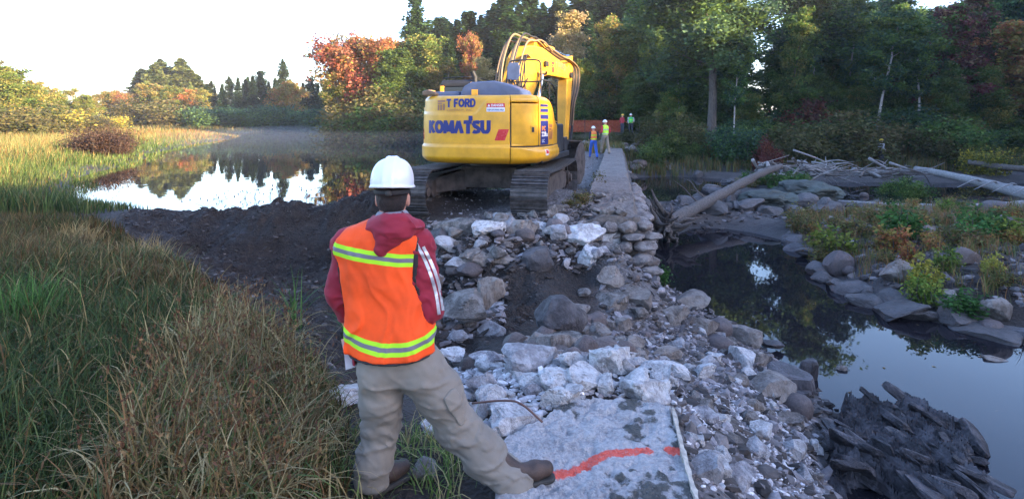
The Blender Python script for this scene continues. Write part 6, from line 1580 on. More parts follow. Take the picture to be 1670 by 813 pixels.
# tracks
Rt, HL = .43, 1.80
per = 4 * HL + 2 * pi * Rt; NSH = 47
def tpos(u):
    u = u % per
    if u < 2 * HL: return (-HL + u, 2 * Rt - .035 * sin(pi * u / (2 * HL)), 0.0)
    u -= 2 * HL
    if u < pi * Rt: a = u / Rt; return (HL + Rt * sin(a), Rt + Rt * cos(a), -a)
    u -= pi * Rt
    if u < 2 * HL: return (HL - u, 0, pi)
    u -= 2 * HL; a = u / Rt; return (-HL - Rt * sin(a), Rt - Rt * cos(a), pi - a)
pt = per / NSH
shp = [(-pt * .53, 0), (-pt * .53, .012), (-pt * .42, .014), (-pt * .40, .048), (-pt * .34, .048), (-pt * .30, .014), (-.01, .014), (-.006, .036), (.012, .036), (.018, .014), (pt * .34, .014), (pt * .37, .040), (pt * .43, .040), (pt * .47, .012), (pt * .47, 0)]
V, Fs = prism(shp, -.35, .35, 'x'); mbs = MB(); mbs.add(V, Fs); shoe = fix_normals(mbs.mesh('track_shoe', [M_TRK], False))
for sx in (-1, 1):
    X0 = sx * 1.19; tr = link('track', None, ex)
    for i in range(NSH):
        y, z, a = tpos((i + .3) * pt); p = rotz([(X0, y, z)], dT)[0]
        o = link('track_shoe', shoe, tr, p); o.rotation_euler = (Matrix.Rotation(dT, 4, 'Z') @ Matrix.Rotation(a, 4, 'X')).to_euler()
    m = MT()          # chain links
    for i in range(NSH):
        y, z, a = tpos((i + .3) * pt)
        for xx in (-.09, .09):
            Vb, Fb = box(X0 + xx - .018, X0 + xx + .018, -.09, .09, -.085, -.004); c, s = cos(a), sin(a); Vb = np.stack([Vb[:, 0], y + Vb[:, 1] * c - Vb[:, 2] * s, z + Vb[:, 1] * s + Vb[:, 2] * c], 1); m.add(Vb, Fb)
    sub('chain', m, M_TRK, tr)
    m = MT(); V, Fs = prism([(-1.35, .26), (1.35, .26), (1.5, .40), (1.35, .60), (.8, .70), (-.9, .70), (-1.35, .60), (-1.5, .42)], X0 - .17, X0 + .17, 'x'); m.add(V, Fs); sub('side_frame', m, M_MUD, tr, bev=.02)
    for yy, rr, nm in ((-HL, .33, 'sprocket'), (HL, .33, 'idler')):
        m = MT(); n = 24; pl = [((rr + (.035 if (k % 2 and nm == 'sprocket') else 0)) * cos(k / n * 2 * pi) + yy, Rt + (rr + (.035 if (k % 2 and nm == 'sprocket') else 0)) * sin(k / n * 2 * pi)) for k in range(n)]
        m.add(*prism(pl, X0 - .05, X0 + .05, 'x')); m.add(*tube([(X0 - .19, yy, Rt), (X0 + .19, yy, Rt)], .17, 16)); m.add(*tube([(X0 - .23, yy, Rt), (X0 + .25, yy, Rt)], .10, 12)); sub(nm, m, M_MUD, tr)
    for k in range(8):
        m = MT(); yy = -1.3 + k * 2.6 / 7; m.add(*tube([(X0 - .15, yy, .17), (X0 + .15, yy, .17)], .09, 12)); sub('roller', m, M_MUD, tr)
m = MT()
m.add(*box(-.62, .62, -.75, .75, .42, .86))
for sy in (-1, 1):
    for sx in (-1, 1):
        V = np.array([(sx * .5, sy * .1, .36), (sx * .5, sy * .72, .36), (sx * 1.08, sy * 1.25, .34), (sx * 1.08, sy * .75, .34), (sx * .5, sy * .1, .82), (sx * .5, sy * .72, .82), (sx * 1.08, sy * 1.25, .62), (sx * 1.08, sy * .75, .62)]); m.add(V, [(0, 1, 2, 3), (7, 6, 5, 4), (0, 4, 5, 1), (1, 5, 6, 2), (2, 6, 7, 3), (3, 7, 4, 0)])
sub('carbody', m, M_MUD, bev=.02)
m = MB(); m.add(*tube([(0, 0, .82), (0, 0, 1.05)], .62, 40)); sub('swing_circle', m, M_DARK)
m = MB(); m.add(*box(-1.3, 1.3, -1.05, 1.75, .99, 1.12)); m.add(*box(-.35, .35, -1.2, 1.9, 1.12, 1.35)); sub('deck', m, M_DARK, bev=.015)
# upper body outline by arc length, from the rear centre
def outline():
    pts = []
    for a in np.linspace(0, pi / 2, 90):
        x = 1.36 * sin(a) ** (2 / 2.9); y = -.42 - 1.27 * cos(a) ** (2 / 2.9); pts.append((x, y))
    pts = pts + [(1.36 - .02 * k, -.42 + .21 * k) for k in range(1, 9)]
    R_ = np.array(pts); L_ = R_[1:][::-1] * (-1, 1); A = np.concatenate([L_, R_]); d = np.concatenate([[0], np.cumsum(np.linalg.norm(np.diff(A, axis=0), axis=1))]); s0 = d[len(L_)]
    return A, d - s0
OA, OS = outline()
def opt_(s):
    x, y = np.interp(s, OS, OA[:, 0]), np.interp(s, OS, OA[:, 1]); e = .03
    tx, ty = np.interp(s + e, OS, OA[:, 0]) - np.interp(s - e, OS, OA[:, 0]), np.interp(s + e, OS, OA[:, 1]) - np.interp(s - e, OS, OA[:, 1]); l = np.hypot(tx, ty) + 1e-9
    return x, y, ty / l, -tx / l
ZB, ZT = 1.0, 2.38
def ztop(s): return ZT - .05 * sstep(1.2, 2.0, s) - .50 * sstep(1.9, 2.9, s) - .02 * np.cos(s * 1.2) - .04 * sstep(-1.4, -2.2, s)
def body_off(s, z):
    zt = ztop(s); o = .02 * np.cos((z - 1.6) * 1.6) + 0 * s
    o = o - .12 * (1 - np.clip((z - ZB) / .14, 0, 1)) ** 2 - .10 * (1 - np.clip((zt - z) / .11, 0, 1)) ** 2.2
    fold = 1.36 + .16 * sstep(.65, 1.05, s) * 0 - .10 * sstep(.9, 1.5, s)
    o = o + .035 * sstep(fold + .03, fold - .04, z) * sstep(-1.9, -1.4, s)
    # shallow scoop under the upper lettering, with a raised rim
    rim = 2.02 - .04 * np.cos(s) + .30 * sstep(.05, .40, s) + .3 * sstep(-1.5, -1.75, s); o = o - .022 * sstep(rim - .02, rim + .05, z) * (s < .6)
    return o
def surf(s, z, off=0.0):
    s, z = np.asarray(s, float), np.asarray(z, float); x, y, nx, ny = opt_(s); o = body_off(s, z) + off
    return np.stack([x + nx * o, y + ny * o, z], -1)
def panel(name, s0, s1, z0, z1, mat, off=0.0, ds=.02, bevel=.012, zf=None, depth=.06, parent=None):
    """skin panel over the body surface with rounded-over rims"""
    ns, nz = max(6, int((s1 - s0) / ds)), max(6, int((z1 - z0) / ds)); S = np.linspace(0, 1, ns + 1); Z = np.linspace(0, 1, nz + 1)
    rr = bevel / (s1 - s0); S = np.unique(np.concatenate([[0, rr * .35, rr, 1 - rr, 1 - rr * .35, 1], S[(S > rr) & (S < 1 - rr)]])); rz = bevel / (z1 - z0); Z = np.unique(np.concatenate([[0, rz * .35, rz, 1 - rz, 1 - rz * .35, 1], Z[(Z > rz) & (Z < 1 - rz)]]))
    SS, ZZ = np.meshgrid(s0 + S * (s1 - s0), Z, indexing='ij'); top = np.minimum(z1, ztop(SS)) if zf is None else zf(SS)
    zz = z0 + ZZ * (top - z0); e = np.minimum(np.minimum(SS - s0, s1 - SS), np.minimum(zz - z0, top - zz)); o = off - bevel * .8 * np.clip(1 - e / bevel, 0, 1) ** 2
    G = surf(SS, zz, o); a, b = G.shape[:2]; m = MB(); i = (np.arange(a - 1)[:, None] * b + np.arange(b - 1)[None]).ravel(); Q = np.stack([i, i + b, i + b + 1, i + 1], 1); m.add(G.reshape(-1, 3), Q)
    bd = [(k, 0) for k in range(a)] + [(a - 1, k) for k in range(1, b)] + [(k, b - 1) for k in range(a - 2, -1, -1)] + [(0, k) for k in range(b - 2, 0, -1)]
    o1 = np.array([G[k] for k in bd]); x, y, nx, ny = opt_(np.array([SS[k] for k in bd])); o2 = o1 - np.stack([nx, ny, 0 * nx], 1) * depth; n = len(bd)
    m.add(np.concatenate([o1, o2]), [(k, (k + 1) % n, (k + 1) % n + n, k + n) for k in range(n)])
    me = m.mesh(name, [mat], True); bm = bmesh.new(); bm.from_mesh(me); bmesh.ops.remove_doubles(bm, verts=bm.verts, dist=1e-4); bmesh.ops.recalc_face_normals(bm, faces=bm.faces); bm.to_mesh(me); bm.free()
    return link(name, me, parent or ex)
# dark inner body, closed top
m = MB(); S = np.linspace(OS[0], OS[-1], 120); zt = ztop(S); rows = []
for z_ in (0, .15, .9): rows.append(surf(S, ZB + .02 + (zt - ZB - .12) * z_, -.035))
for k in range(2):
    n = len(S); m.add(np.concatenate([rows[k], rows[k + 1]]), np.stack([np.arange(n - 1), np.arange(n - 1) + 1, np.arange(n - 1) + 1 + n, np.arange(n - 1) + n], 1))
sub('inner_body', m, M_DARK, smooth=True)
# hood top: strips across, following the rim height
m = MB(); n = 60; Sr = np.linspace(.0, OS[-1], n); pr = surf(Sr, ztop(Sr) - .012, -.02); pl = surf(-Sr, ztop(-Sr) - .012, -.02); C0 = (pr + pl) / 2; C0[:, 2] = np.maximum(pr[:, 2], pl[:, 2]) + .02
V = np.concatenate([pl, C0, pr]); k = np.arange(n - 1); m.add(V, np.concatenate([np.stack([k, k + n, k + n + 1, k + 1], 1), np.stack([k + n, k + 2 * n, k + 2 * n + 1, k + n + 1], 1)])); sub('hood_top', m, M_YEL, smooth=True)
# the skins
S1 = .80       # counterweight ends here on the right
panel('counterweight', -1.95, S1, ZB, 9, M_YEL, .0, .018, .016)
panel('counterweight_foot', S1 + .012, 2.95, ZB, 1.33, M_YEL, .016, .03, .016)
def doortop(S_): return 2.20 + 0 * S_
panel('side_door', S1 + .024, 1.44, 1.355, 2.2, M_YEL, .004, .02, .02, doortop)
panel('side_rail', S1 + .012, 1.44, 2.224, 9, M_YEL, .0, .02, .016)
panel('side_cover', 1.462, 2.20, 1.352, 9, M_YEL, .0, .02, .016)
panel('front_cover', 2.212, 2.95, 1.345, 9, M_YEL, .0, .03, .016)
panel('left_cover', -2.95, -1.962, ZB, 9, M_YEL, .0, .03, .016)
# door latch, reflectors, louvres
def patch(name, s0, s1, z0, z1, mat, off=.006, shear=0.0, taper=0.0, parent=None, th=.006, n=8):
    S_, Z_ = np.meshgrid(np.linspace(0, 1, n + 1), np.linspace(0, 1, n + 1), indexing='ij'); ss = s0 + S_ * (s1 - s0) + shear * Z_ + taper * (1 - Z_) * (S_ - 1); zz = z0 + Z_ * (z1 - z0)
    G = surf(ss, zz, off); a = n + 1; m = MB(); i = (np.arange(n)[:, None] * a + np.arange(n)[None]).ravel(); m.add(G.reshape(-1, 3), np.stack([i, i + a, i + a + 1, i + 1], 1))
    bd = [(k, 0) for k in range(a)] + [(n, k) for k in range(1, a)] + [(k, n) for k in range(n - 1, -1, -1)] + [(0, k) for k in range(n - 1, 0, -1)]
    sb = np.array([ss[k] for k in bd]); o1 = np.array([G[k] for k in bd]); o2 = surf(sb, np.array([zz[k] for k in bd]), off - th); N_ = len(bd); m.add(np.concatenate([o1, o2]), [(k, (k + 1) % N_, (k + 1) % N_ + N_, k + N_) for k in range(N_)])
    return sub(name, m, mat, parent)
patch('reflector', .50, .70, 1.47, 1.69, M_REDR, .004, .08, 0, th=.01)
patch('reflector', -1.42, -1.26, 1.47, 1.69, M_REDR, .004, -.04, 0, th=.01)
patch('door_latch', 1.22, 1.38, 1.60, 1.76, M_YELO, .016); patch('recess_shade', 1.24, 1.30, 1.63, 1.73, M_DARK, .018); patch('lifting_seam', -1.55, .05, 1.405, 1.42, M_YELO, .003)  # small dark plate paints the shade of a hollow in the latch
for i, (za, zb_) in enumerate(((2.14, 2.19), (2.03, 2.10), (1.89, 1.98))): patch('louvre', 1.50, 1.84, za, zb_, M_NAVYD, .005)
dp = patch('model_panel', 1.50, 1.84, 1.37, 1.86, M_NAVYD, .004)
# lettering made of broad strokes, laid on the surface
def arc(cx, cz, rx, rz, a0, a1, n=14): return [(cx + rx * cos(radians(a)), cz + rz * sin(radians(a))) for a in np.linspace(a0, a1, n)]
STK = {'K': (1.0, [[(.14, 0), (.14, 1)], [(.16, .45), (.86, 1)], [(.34, .58), (.90, 0)]]), 'O': (1.15, [arc(.56, .5, .42, .38, 90, 450, 28)]), 'M': (1.25, [[(.13, 0), (.2, 1)], [(.2, .95), (.62, .15)], [(.62, .15), (1.04, .95)], [(1.04, 1), (1.1, 0)]]),
 'A': (1.05, [[(.1, 0), (.5, .95)], [(.5, .95), (.94, 0)]]), 'T': (.95, [[(0, .88), (.95, .88)], [(.52, 0), (.52, .9)]]), 'S': (.95, [[(.84, .80), (.7, .87), (.48, .89), (.25, .84), (.17, .70), (.3, .57), (.6, .46), (.78, .34), (.72, .17), (.5, .10), (.28, .12), (.1, .2)]]),
 'U': (1.05, [[(.14, 1), (.14, .4)] + arc(.5, .42, .36, .31, 190, 350, 12) + [(.86, .4), (.86, 1)]]), 'F': (.8, [[(.12, 0), (.12, 1)], [(.12, .88), (.78, .88)], [(.12, .5), (.68, .5)]]), 'R': (.95, [[(.12, 0), (.12, 1)], [(.12, .89), (.5, .89)] + arc(.52, .69, .24, .20, 85, -85, 10) + [(.12, .48)], [(.45, .46), (.86, 0)]]),
 'D': (1.0, [[(.12, 0), (.12, 1)], [(.12, .89), (.42, .89)] + arc(.44, .5, .4, .39, 88, -88, 14) + [(.12, .11)]]), ' ': (.5, [])}
def strokes(text, s0, z0, h, wx, thick, mat, name, off=.006, mapf=None, gap=.12, squareT=False, parent=None, lean=0.0):
    m = MB(); x = 0; lay = 0; mapf = mapf or (lambda s, z, o: surf(s, z, o))
    for ch in text:
        wdt, st = STK[ch]
        for pl in st:
            pl = np.array(pl, float)
            if len(pl) == 2: pl = np.array([pl[0] * (1 - t_) + pl[1] * t_ for t_ in np.linspace(0, 1, 6)])
            tg = np.gradient(pl * (wx, h), axis=0); tg /= np.linalg.norm(tg, axis=1)[:, None]; nn = np.stack([-tg[:, 1], tg[:, 0]], 1)
            base = np.stack([(x + pl[:, 0]) * wx, pl[:, 1] * h], 1); a, b = base + nn * thick / 2, base - nn * thick / 2; a[:, 1] = np.clip(a[:, 1], 0, h); b[:, 1] = np.clip(b[:, 1], 0, h)
            P2 = np.concatenate([a, b]); lay += 1; n = len(pl); Vt = mapf(s0 + P2[:, 0] + lean * P2[:, 1], z0 + P2[:, 1], off + .0003 * (lay % 7)); m.add(Vt, [(k, k + 1, k + 1 + n, k + n) for k in range(n - 1)])
        if ch == 'T' and squareT:
            sq = np.array([(.58, .98), (1.04, .98), (1.04, 1.34), (.58, 1.34)]); Vt = mapf(s0 + (x + sq[:, 0]) * wx, z0 + sq[:, 1] * h, off + .003 + 0 * sq[:, 0]); m.add(Vt, [(0, 1, 2, 3)])
        x += wdt + gap
    me = m.mesh(name, [mat], False); return link(name, me, parent or ex)
strokes('KOMATSU', -.99, 1.60, .265, .183, .082, M_NAVYD, 'lettering', squareT=True, gap=.05)
def ht_logo(s0, z0, w, h, mat, mapf=None, name='logo', off=.006):
    m = MB(); mapf = mapf or (lambda s, z, o: surf(s, z, o))
    for (a, b, c, d) in ((0, 1, .74, .92), (0, .62, .56, .68), (0, .24, 0, .5), (.36, .62, 0, .5), (.74, .98, 0, .6), (.74, 1, .3, .4)):
        q = np.array([(s0 + a * w, z0 + c * h), (s0 + b * w, z0 + c * h), (s0 + b * w, z0 + d * h), (s0 + a * w, z0 + d * h)]); m.add(mapf(q[:, 0], q[:, 1], off + .0004 * (a > .3)), [(0, 1, 2, 3)])
    return link(name, m.mesh(name, [mat], False), ex)
ht_logo(-.76, 2.07, .19, .22, M_BROWND)
strokes('T FORD', -.54, 2.125, .175, .112, .042, M_NAVYD, 'lettering', gap=.08)
ht_logo(1.90, 1.47, .26, .34, M_BROWND)
def text_on(txt, s0, z0, size, mat, mapf=None, off=.006, bold=0.0, name='lettering', width=None):
    cu = bpy.data.curves.new('t', 'FONT'); cu.body = txt; cu.size = size; cu.offset = bold; cu.resolution_u = 3
    ob = bpy.data.objects.new('t', cu); me = bpy.data.meshes.new_from_object(ob); bpy.data.objects.remove(ob); bpy.data.curves.remove(cu)
    n = len(me.vertices); c = np.empty(n * 3, np.float32); me.vertices.foreach_get('co', c); c = c.reshape(-1, 3)
    if width: c[:, 0] *= width / max(1e-6, c[:, 0].max())
    V = (mapf or surf)(s0 + c[:, 0], z0 + c[:, 1], off + 0 * c[:, 0]); me.vertices.foreach_set('co', np.asarray(V, np.float32).ravel()); me.materials.clear(); me.materials.append(mat); me.update(); me.name = name
    return link(name, me, ex)
text_on('COMPANY, INC.', -.53, 2.05, .06, M_BROWND, width=.58)
patch('danger_plate', .34, .70, 2.12, 2.20, M_REDD, .005); patch('danger_plate', .34, .70, 2.035, 2.1175, M_WHD, .005)
text_on('DANGER', .43, 2.137, .067, M_WHD, off=.009, bold=.002, width=.25)
m = MB(); q = np.array([(.36, 2.135), (.415, 2.135), (.3875, 2.185)]); m.add(surf(q[:, 0], q[:, 1], .009), [(0, 1, 2)]); link('warning_triangle', m.mesh('warning_triangle', [M_WHD], False), ex)
text_on('KEEP OFF SWING AREA', .36, 2.055, .045, M_NAVYD, off=.009, bold=.001, width=.32)
text_on('PC', 1.54, 1.66, .12, M_ORD, off=.008, bold=.004); text_on('228us', 1.53, 1.54, .13, M_WHD, off=.008, bold=.004, width=.27); text_on('LC', 1.54, 1.42, .09, M_WHD, off=.008, bold=.002)
patch('sticker', 1.62, 1.78, 1.15, 1.30, M_WHD, .016); patch('sticker_mark', 1.65, 1.75, 1.19, 1.26, M_REDD, .021)
# things on the hood
ZH = 2.38
m = MB(); prof = [(-.72, 0), (-.64, .20), (-.46, .30), (.05, .32), (.30, .26), (.62, .13), (.68, 0)]
V, Fs = prism([(x, ZH - .01 + z) for x, z in prof], -1.05, -.25); V[:, 0] += .22; m.add(V, Fs); sub('engine_hood', m, M_GREYP, bev=.03)
sub('rear_hood', bx(-1.18, -.52, -1.0, .1, ZH - .03, ZH + .10), M_GREYP, bev=.02)
m = MB(); m.add(*tube([(-.28, -.7, ZH + .2), (-.28, -.7, ZH + .42), (-.33, -.74, ZH + .54)], .055, 12, False)); sub('exhaust_pipe', m, M_DARK, smooth=True)
m = MB(); V, Fs = prism([(-.16, 0), (-.16, .09), (-.06, .12), (.14, .07), (.16, 0)], -.08, .08); m.add(V + (-1.02, -1.36, ZH), Fs); sub('work_lamp', m, M_HOSET, bev=.02)
m = MB(); m.add(*box(-.22, -.08, -1.08, -1.05, ZH + .01, ZH + .13)); sub('hood_catch', m, M_YEL, bev=.01)
m = MB(); m.add(*tube([(.62, -.6, ZH - .06), (.62, -.6, ZH + .16)], .07, 16)); sub('filler_neck', m, M_YEL, smooth=True)
m = MB(); m.add(*tube([(-1.28, -.9, ZH - .08), (-1.28, -.9, ZH + .14)], .022, 8)); m.add(*tube([(-1.28, -.6, ZH - .08), (-1.28, -.6, ZH + .14)], .022, 8)); m.add(*tube([(-1.28, -.9, ZH + .13), (-1.28, -.6, ZH + .13)], .022, 8)); sub('hood_rail', m, M_YEL)
# cab
cab = link('cab', None, ex)
def csub(n, mb_, mat, **k): return sub(n, mb_, mat, cab, **k)
cx0, cx1, cy0, cy1, cz0, cz1 = -1.52, -.70, .25, 1.85, 1.12, 2.82
csub('cab_base', bx(cx0, cx1, cy0, cy1, cz0, 1.9), M_YEL, bev=.03)
m = MB(); V, Fs = prism([(cy0 + .02, cz1 - .07), (cy0 + .10, cz1), (cy1 - .25, cz1 + .01), (cy1 - .02, cz1 - .1), (cy1 - .02, cz1 - .16), (cy0 + .02, cz1 - .16)], cx0 + .01, cx1 - .01, 'x'); m.add(V, Fs); csub('cab_roof', m, M_DARK, bev=.02)
for x, y in ((cx0 + .04, cy0 + .04), (cx1 - .05, cy0 + .05), (cx0 + .04, cy1 - .05), (cx1 - .05, cy1 - .05)):
    m = MB(); m.add(*box(x - .05, x + .05, y - .05, y + .05, 1.9, cz1 - .14)); csub('pillar', m, M_YELO if y < 1 else M_DARK, bev=.015)
csub('rear_window', bx(cx0 + .095, cx1 - .105, cy0 + .012, cy0 + .03, 1.92, cz1 - .17), M_GLASS)
csub('side_window', bx(cx1 - .03, cx1 - .015, cy0 + .11, cy1 - .11, 1.92, cz1 - .17), M_GLASS); csub('side_window', bx(cx0 + .015, cx0 + .03, cy0 + .11, cy1 - .11, 1.92, cz1 - .17), M_GLASS)
csub('front_window', bx(cx0 + .10, cx1 - .11, cy1 - .03, cy1 - .015, 1.3, cz1 - .17), M_GLASS)
m = MB(); m.add(*tube(curve_pts([(cx0, cy0 + .15, cz1 + .05), (cx0 + .5, cy0 + .05, cz1 + .07), (cx1 + .02, cy0 + .15, cz1 + .05), (cx1 + .05, cy1 - .3, cz1 + .03)], 20), .014, 6)); csub('roof_rail', m, M_DARK)
m = MB(); m.add(*tube([(cx1 - .03, cy0 + .02, cz1 - .1), (cx1 - .03, cy1 - .1, cz1 - .13)], .045, 8)); csub('roof_beam', m, M_YELO)
# boom, arm, bucket
def boomxf(V):
    V = V.copy(); V[:, 2] -= .42 * sstep(2.0, 4.0, V[:, 2]) * sstep(.9, 1.9, V[:, 1]); y = V[:, 1] - .6; a = radians(5.2)
    V[:, 0], V[:, 1] = V[:, 0] * cos(a) + y * sin(a) + .06, .6 + y * cos(a) - V[:, 0] * sin(a); return V
MB.XF = boomxf
def beam(name, poly, x0, x1, mat, bev=.02, parent=None): m = MB(); m.add(*prism(poly, x0, x1, 'x')); return sub(name, m, mat, parent, bev=bev)
boom_poly = [(.50, 1.72), (.42, 2.0), (.62, 2.7), (.92, 3.35), (1.38, 3.9), (1.95, 4.2), (2.6, 4.22), (4.2, 4.0), (5.25, 3.80), (5.33, 3.62), (5.22, 3.46), (4.2, 3.46), (3.1, 3.44), (2.6, 3.34), (2.25, 3.08), (1.9, 2.62), (1.4, 2.10), (.95, 1.68), (.7, 1.6)]
boom = beam('boom', boom_poly, -.18, .18, M_YELO, .03)
bmap = lambda s, z, o: np.stack([.185 + o * np.ones_like(s), s, z], -1)
ht_logo(3.32, 3.56, .26, .38, M_REDD, bmap, off=.002); strokes('T FORD', 3.66, 3.74, .21, .17, .05, M_BROWND, 'lettering', off=.003, mapf=bmap, gap=.08)
text_on('COMPANY, INC.', 3.66, 3.62, .07, M_BROWND, lambda s_, z_, o: boomxf(bmap(s_, z_, o)), .003, 0, width=.9)
arm_poly = [(5.55, 4.30), (5.30, 4.26), (4.98, 3.86), (4.92, 3.45), (4.86, 2.6), (4.72, 1.25), (4.80, 1.08), (4.98, 1.08), (5.08, 1.3), (5.36, 2.7), (5.50, 3.5)]
beam('arm', arm_poly, -.15, .15, M_YELO, .025)
m = MB(); m.add(*tube([(-.24, 5.13, 3.62), (.24, 5.13, 3.62)], .11, 16)); m.add(*tube([(-.2, 4.87, 1.2), (.2, 4.87, 1.2)], .08, 14)); sub('pivot_pin', m, M_DARK)
def cylinder(a, b, r, f=.55, x=0.0):
    a, b = np.array((x,) + a), np.array((x,) + b); c = a * (1 - f) + b * f; m = MB(); m.add(*tube([a, c], r, 14)); m.add(*tube([c - (b - a) * .02, c + (b - a) * .015], r * 1.2, 14)); o = sub('hydraulic_cylinder', m, M_YELO, smooth=True)
    m = MB(); m.add(*tube([c, b], r * .58, 12)); m.add(*tube([b - (.09, 0, 0), b + (.09, 0, 0)], r * 1.0, 12)); sub('piston_rod', m, M_CHROME, o, smooth=True)
cylinder((1.45, 1.35), (2.2, 3.42), .075, .46, .32); cylinder((1.45, 1.35), (2.2, 3.42), .075, .46, -.32)
cylinder((2.2, 4.36), (5.42, 4.24), .085, .5); cylinder((5.30, 3.5), (5.42, 1.75), .07, .5)
m = MB(); m.add(*box(-.12, .12, 2.1, 2.32, 4.15, 4.4)); sub('cylinder_bracket', m, M_YELO, bev=.01)
beam('bucket_link', [(5.38, 1.8), (5.48, 1.75), (5.15, .95), (5.05, 1.0)], -.2, -.15, M_DARK, .005); beam('bucket_link', [(5.38, 1.8), (5.48, 1.75), (5.15, .95), (5.05, 1.0)], .15, .2, M_DARK, .005)
bp = [(4.95, 1.22), (5.25, 1.0), (5.35, .6), (5.22, .2), (4.85, -.02), (4.35, .02), (4.0, .2)]
m = MB()
for k in range(len(bp) - 1):
    (a, b), (c, d) = bp[k], bp[k + 1]; l = math.hypot(c - a, d - b); nx, nz = (d - b) / l * .035, -(c - a) / l * .035
    m.add([(x, y, z) for x in (-.58, .58) for y, z in ((a, b), (c, d), (c - nx, d - nz), (a - nx, b - nz))], [(0, 1, 2, 3), (7, 6, 5, 4), (0, 4, 5, 1), (3, 2, 6, 7), (0, 3, 7, 4), (1, 5, 6, 2)])
sp = [(4.95, 1.22), (5.25, 1.0), (5.35, .6), (5.22, .2), (4.85, -.02), (4.35, .02), (4.0, .2), (4.2, .7), (4.6, 1.1)]
for x in (-.60, .57): m.add(*prism(sp, x, x + .035, 'x'))
bk = sub('bucket', m, M_MUD)
for i in range(5):
    x = -.5 + i * .25; m = MB(); V = np.array([(x - .05, 4.05, .24), (x + .05, 4.05, .24), (x + .05, 4.1, .12), (x - .05, 4.1, .12), (x - .02, 3.8, .2), (x + .02, 3.8, .2)]); m.add(V, [(0, 1, 2, 3), (0, 4, 5, 1), (2, 5, 4, 3), (0, 3, 4), (1, 5, 2)]); sub('tooth', m, M_MUD, bk)
# hoses over the boom elbow and down the arm
for i in range(7):
    x = -.26 + i * .088; j = .05 * (i % 3); m = MB()
    m.add(*tube(curve_pts([(x * .6, .6, 2.0), (x, .5 - j, 2.7), (x * 1.05, .78 - j * 2, 3.35), (x * 1.05, 1.28 - j, 3.95 + j), (x, 1.85, 4.30 + j), (x * .9, 2.5, 4.36), (x * .8, 3.3, 4.2)], 34), .022, 7)); sub('hose', m, M_RUBB if i in (1, 3, 5) else M_HOSET, boom, smooth=True)
for i in range(5):
    x = .10 + .035 * i; m = MB(); m.add(*tube(curve_pts([(x, 2.9, 4.2 + .02 * i), (x, 4.2, 4.06 + .02 * i), (x + .02, 5.0, 4.1), (x + .05, 5.6 + .04 * i, 3.85), (x + .03, 5.62 + .03 * i, 3.1), (x, 5.42, 2.4), (x, 5.22, 1.7)], 40), .019, 6)); sub('hose', m, M_RUBB if i % 2 else M_HOSET, boom, smooth=True)
for i in range(4):
    m = MB(); x = .28 + .03 * i; m.add(*tube(curve_pts([(x, .8, 2.0), (x + .05, .4, 2.5), (x, .45 + .08 * i, 3.05), (x - .04, .95, 3.4), (x - .1, 1.4, 3.6)], 24), .02, 6)); sub('hose', m, M_RUBB, boom, smooth=True)
m = MB(); m.add(*box(.21, .27, 2.62, 2.85, 3.7, 3.86)); sub('boom_lamp', m, M_DARK, bev=.01)
MB.XF = None
# handrail with the mirror on the right platform
gd = link('handrail', None, ex); gd.location = (-.12, 0, -.13)
def rail(pts, r=.02, nm='rail_tube'): m = MB(); m.add(*tube(curve_pts(pts, 24) if len(pts) > 2 else pts, r, 8)); sub(nm, m, M_DARK, gd, smooth=True)
rail([(.38, .1, 2.35), (.36, .1, 3.0), (.37, .1, 3.26), (.45, .1, 3.34), (.75, .1, 3.35), (1.02, .1, 3.34), (1.1, .1, 3.26), (1.11, .1, 3.0), (1.12, .1, 2.3)])
rail([(.37, .1, 2.86), (1.11, .1, 2.86)], .016); rail([(.74, .1, 2.3), (.74, .1, 3.35)], .016); rail([(.45, .1, 2.3), (.75, .3, 2.95)], .02); rail([(.75, .1, 2.3), (.42, .1, 2.98)], .022); rail([(.62, .1, 2.3), (.38, .1, 2.9)], .018)
rail([(1.12, .1, 2.9), (1.14, .9, 2.88), (1.14, 1.5, 2.6), (1.14, 1.6, 1.9)], .018); rail([(1.13, .8, 2.88), (1.13, .8, 2.0)], .016)
m = MB(); V, Fs = prism([(.34, 2.78), (.34, 3.05), (.38, 3.16), (.60, 3.16), (.64, 3.05), (.64, 2.86), (.56, 2.76)], .02, .06); V[:, 2] += .13; m.add(V, Fs); sub('mirror', m, M_GREYP, gd, bev=.015)
# right front: tank, step box and valves
sub('tank', bx(.55, 1.22, .55, 1.45, 1.12, 1.78), M_DARK, bev=.04)
m = MB(); m.add(*box(.72, 1.24, 1.46, 1.85, 1.12, 1.45)); sub('step_box', m, M_DARK, bev=.02)
for i in range(3):
    m = MB(); m.add(*tube([(.75 + .13 * i, .8, 1.78), (.75 + .13 * i, .8, 1.98)], .035, 10)); sub('valve', m, M_GREYP)
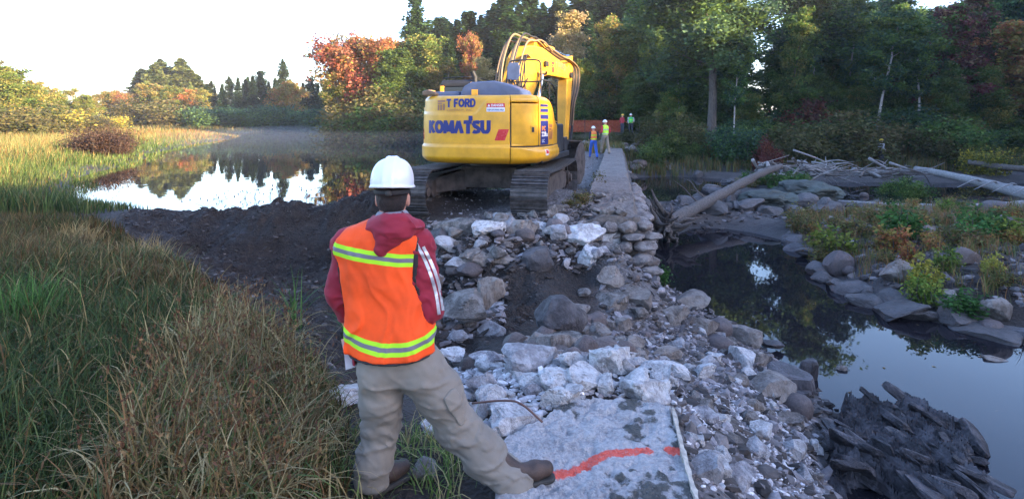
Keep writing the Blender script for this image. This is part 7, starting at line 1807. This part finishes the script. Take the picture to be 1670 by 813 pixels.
# ================================================================ far end: fence and machine in the wood
M_ORF = flat('orange_mesh', (.42, .08, .035), .7)
fn = thing('safety_fence', 'orange plastic mesh fence behind the walking workers at the far bank', 'fence')
for k in range(3):
    m = MB(); x0, x1 = 4.45 + k * 1.45, 5.87 + k * 1.45; nc, nr = 30, 14; z0 = 1.0
    for i in range(nc + 1): x = x0 + (x1 - x0) * i / nc; m.add(*box(x - .007, x + .007, 46.99, 47.01, z0, z0 + .95))
    for j in range(nr + 1): z = z0 + .03 + .9 * j / nr; m.add(*box(x0, x1, 46.985, 47.015, z - .010, z + .010))
    o = sub('mesh_panel', m, M_ORF, fn); o.parent = fn
for k in range(4):
    m = MB(); m.add(*tube([(4.43 + k * 1.45, 47, .2), (4.43 + k * 1.45, 47, 2.1)], .03, 6)); sub('post', m, M_MUD, fn)
x0, y0 = (1271 - 835) / F * 58, 58.0; z0 = hz(x0, y0)
fr_ = thing('parked_machine', 'yellow steel frame of a parked machine glimpsed between the trees', 'machine frame', (x0, y0, CAMZ - .2))
for dx in (-.42, .42): m = MB(); m.add(*box(dx - .07, dx + .07, -.07, .07, z0 - CAMZ, 1.0)); sub('post', m, M_YEL, fr_)
m = MB(); m.add(*box(-.49, .49, -.06, .06, 1.002, 1.16)); m.add(*box(-.35, .35, -.05, .05, .1, .2)); sub('crossbar', m, M_YEL, fr_)
m = MB(); m.add(*box(-1.2, 1.2, -.02, .02, -.35, .35)); x1 = (1152 - 835) / F * 55; o = sub('flag_sheet', m, M_ORF, fn); o.location = (x1 - 0, 55, CAMZ - .1); o.scale = (.25, 1, 1)
# ================================================================ air
t = NT('morning_haze'); t.t.nodes.remove(t.bsdf)
pvn = t.n('VolumePrincipled', Density=.00035, Anisotropy=.2); t.set(pvn, 'Color', (.9, .93, 1.0))
t.t.links.new(pvn.outputs[0], t.out.inputs['Volume'])
m = MB(); m.add(*box(-640, 640, -190, 930, -4.5, 34)); tag(link('haze', m.mesh('haze', [t.m], False)), kind='stuff')
t = NT('pond_mist'); t.t.nodes.remove(t.bsdf)
pvn = t.n('VolumePrincipled', Density=.003, Anisotropy=.2); t.set(pvn, 'Color', (.92, .95, 1.0))
t.t.links.new(pvn.outputs[0], t.out.inputs['Volume'])
m = MB(); poly = [tuple(p) for p in [(-29,46),(-34,60),(-44,95),(-54,148),(-42,153),(-31,114),(-23,83),(-18,74),(-9,67),(0,56),(3,47)]]
V, Fs = prism(poly, -.25, .9, 'z'); m.add(V, Fs); me = fix_normals(m.mesh('mist', [t.m], False)); tag(link('mist', me), 'thin morning mist on the far half of the pond', kind='stuff')
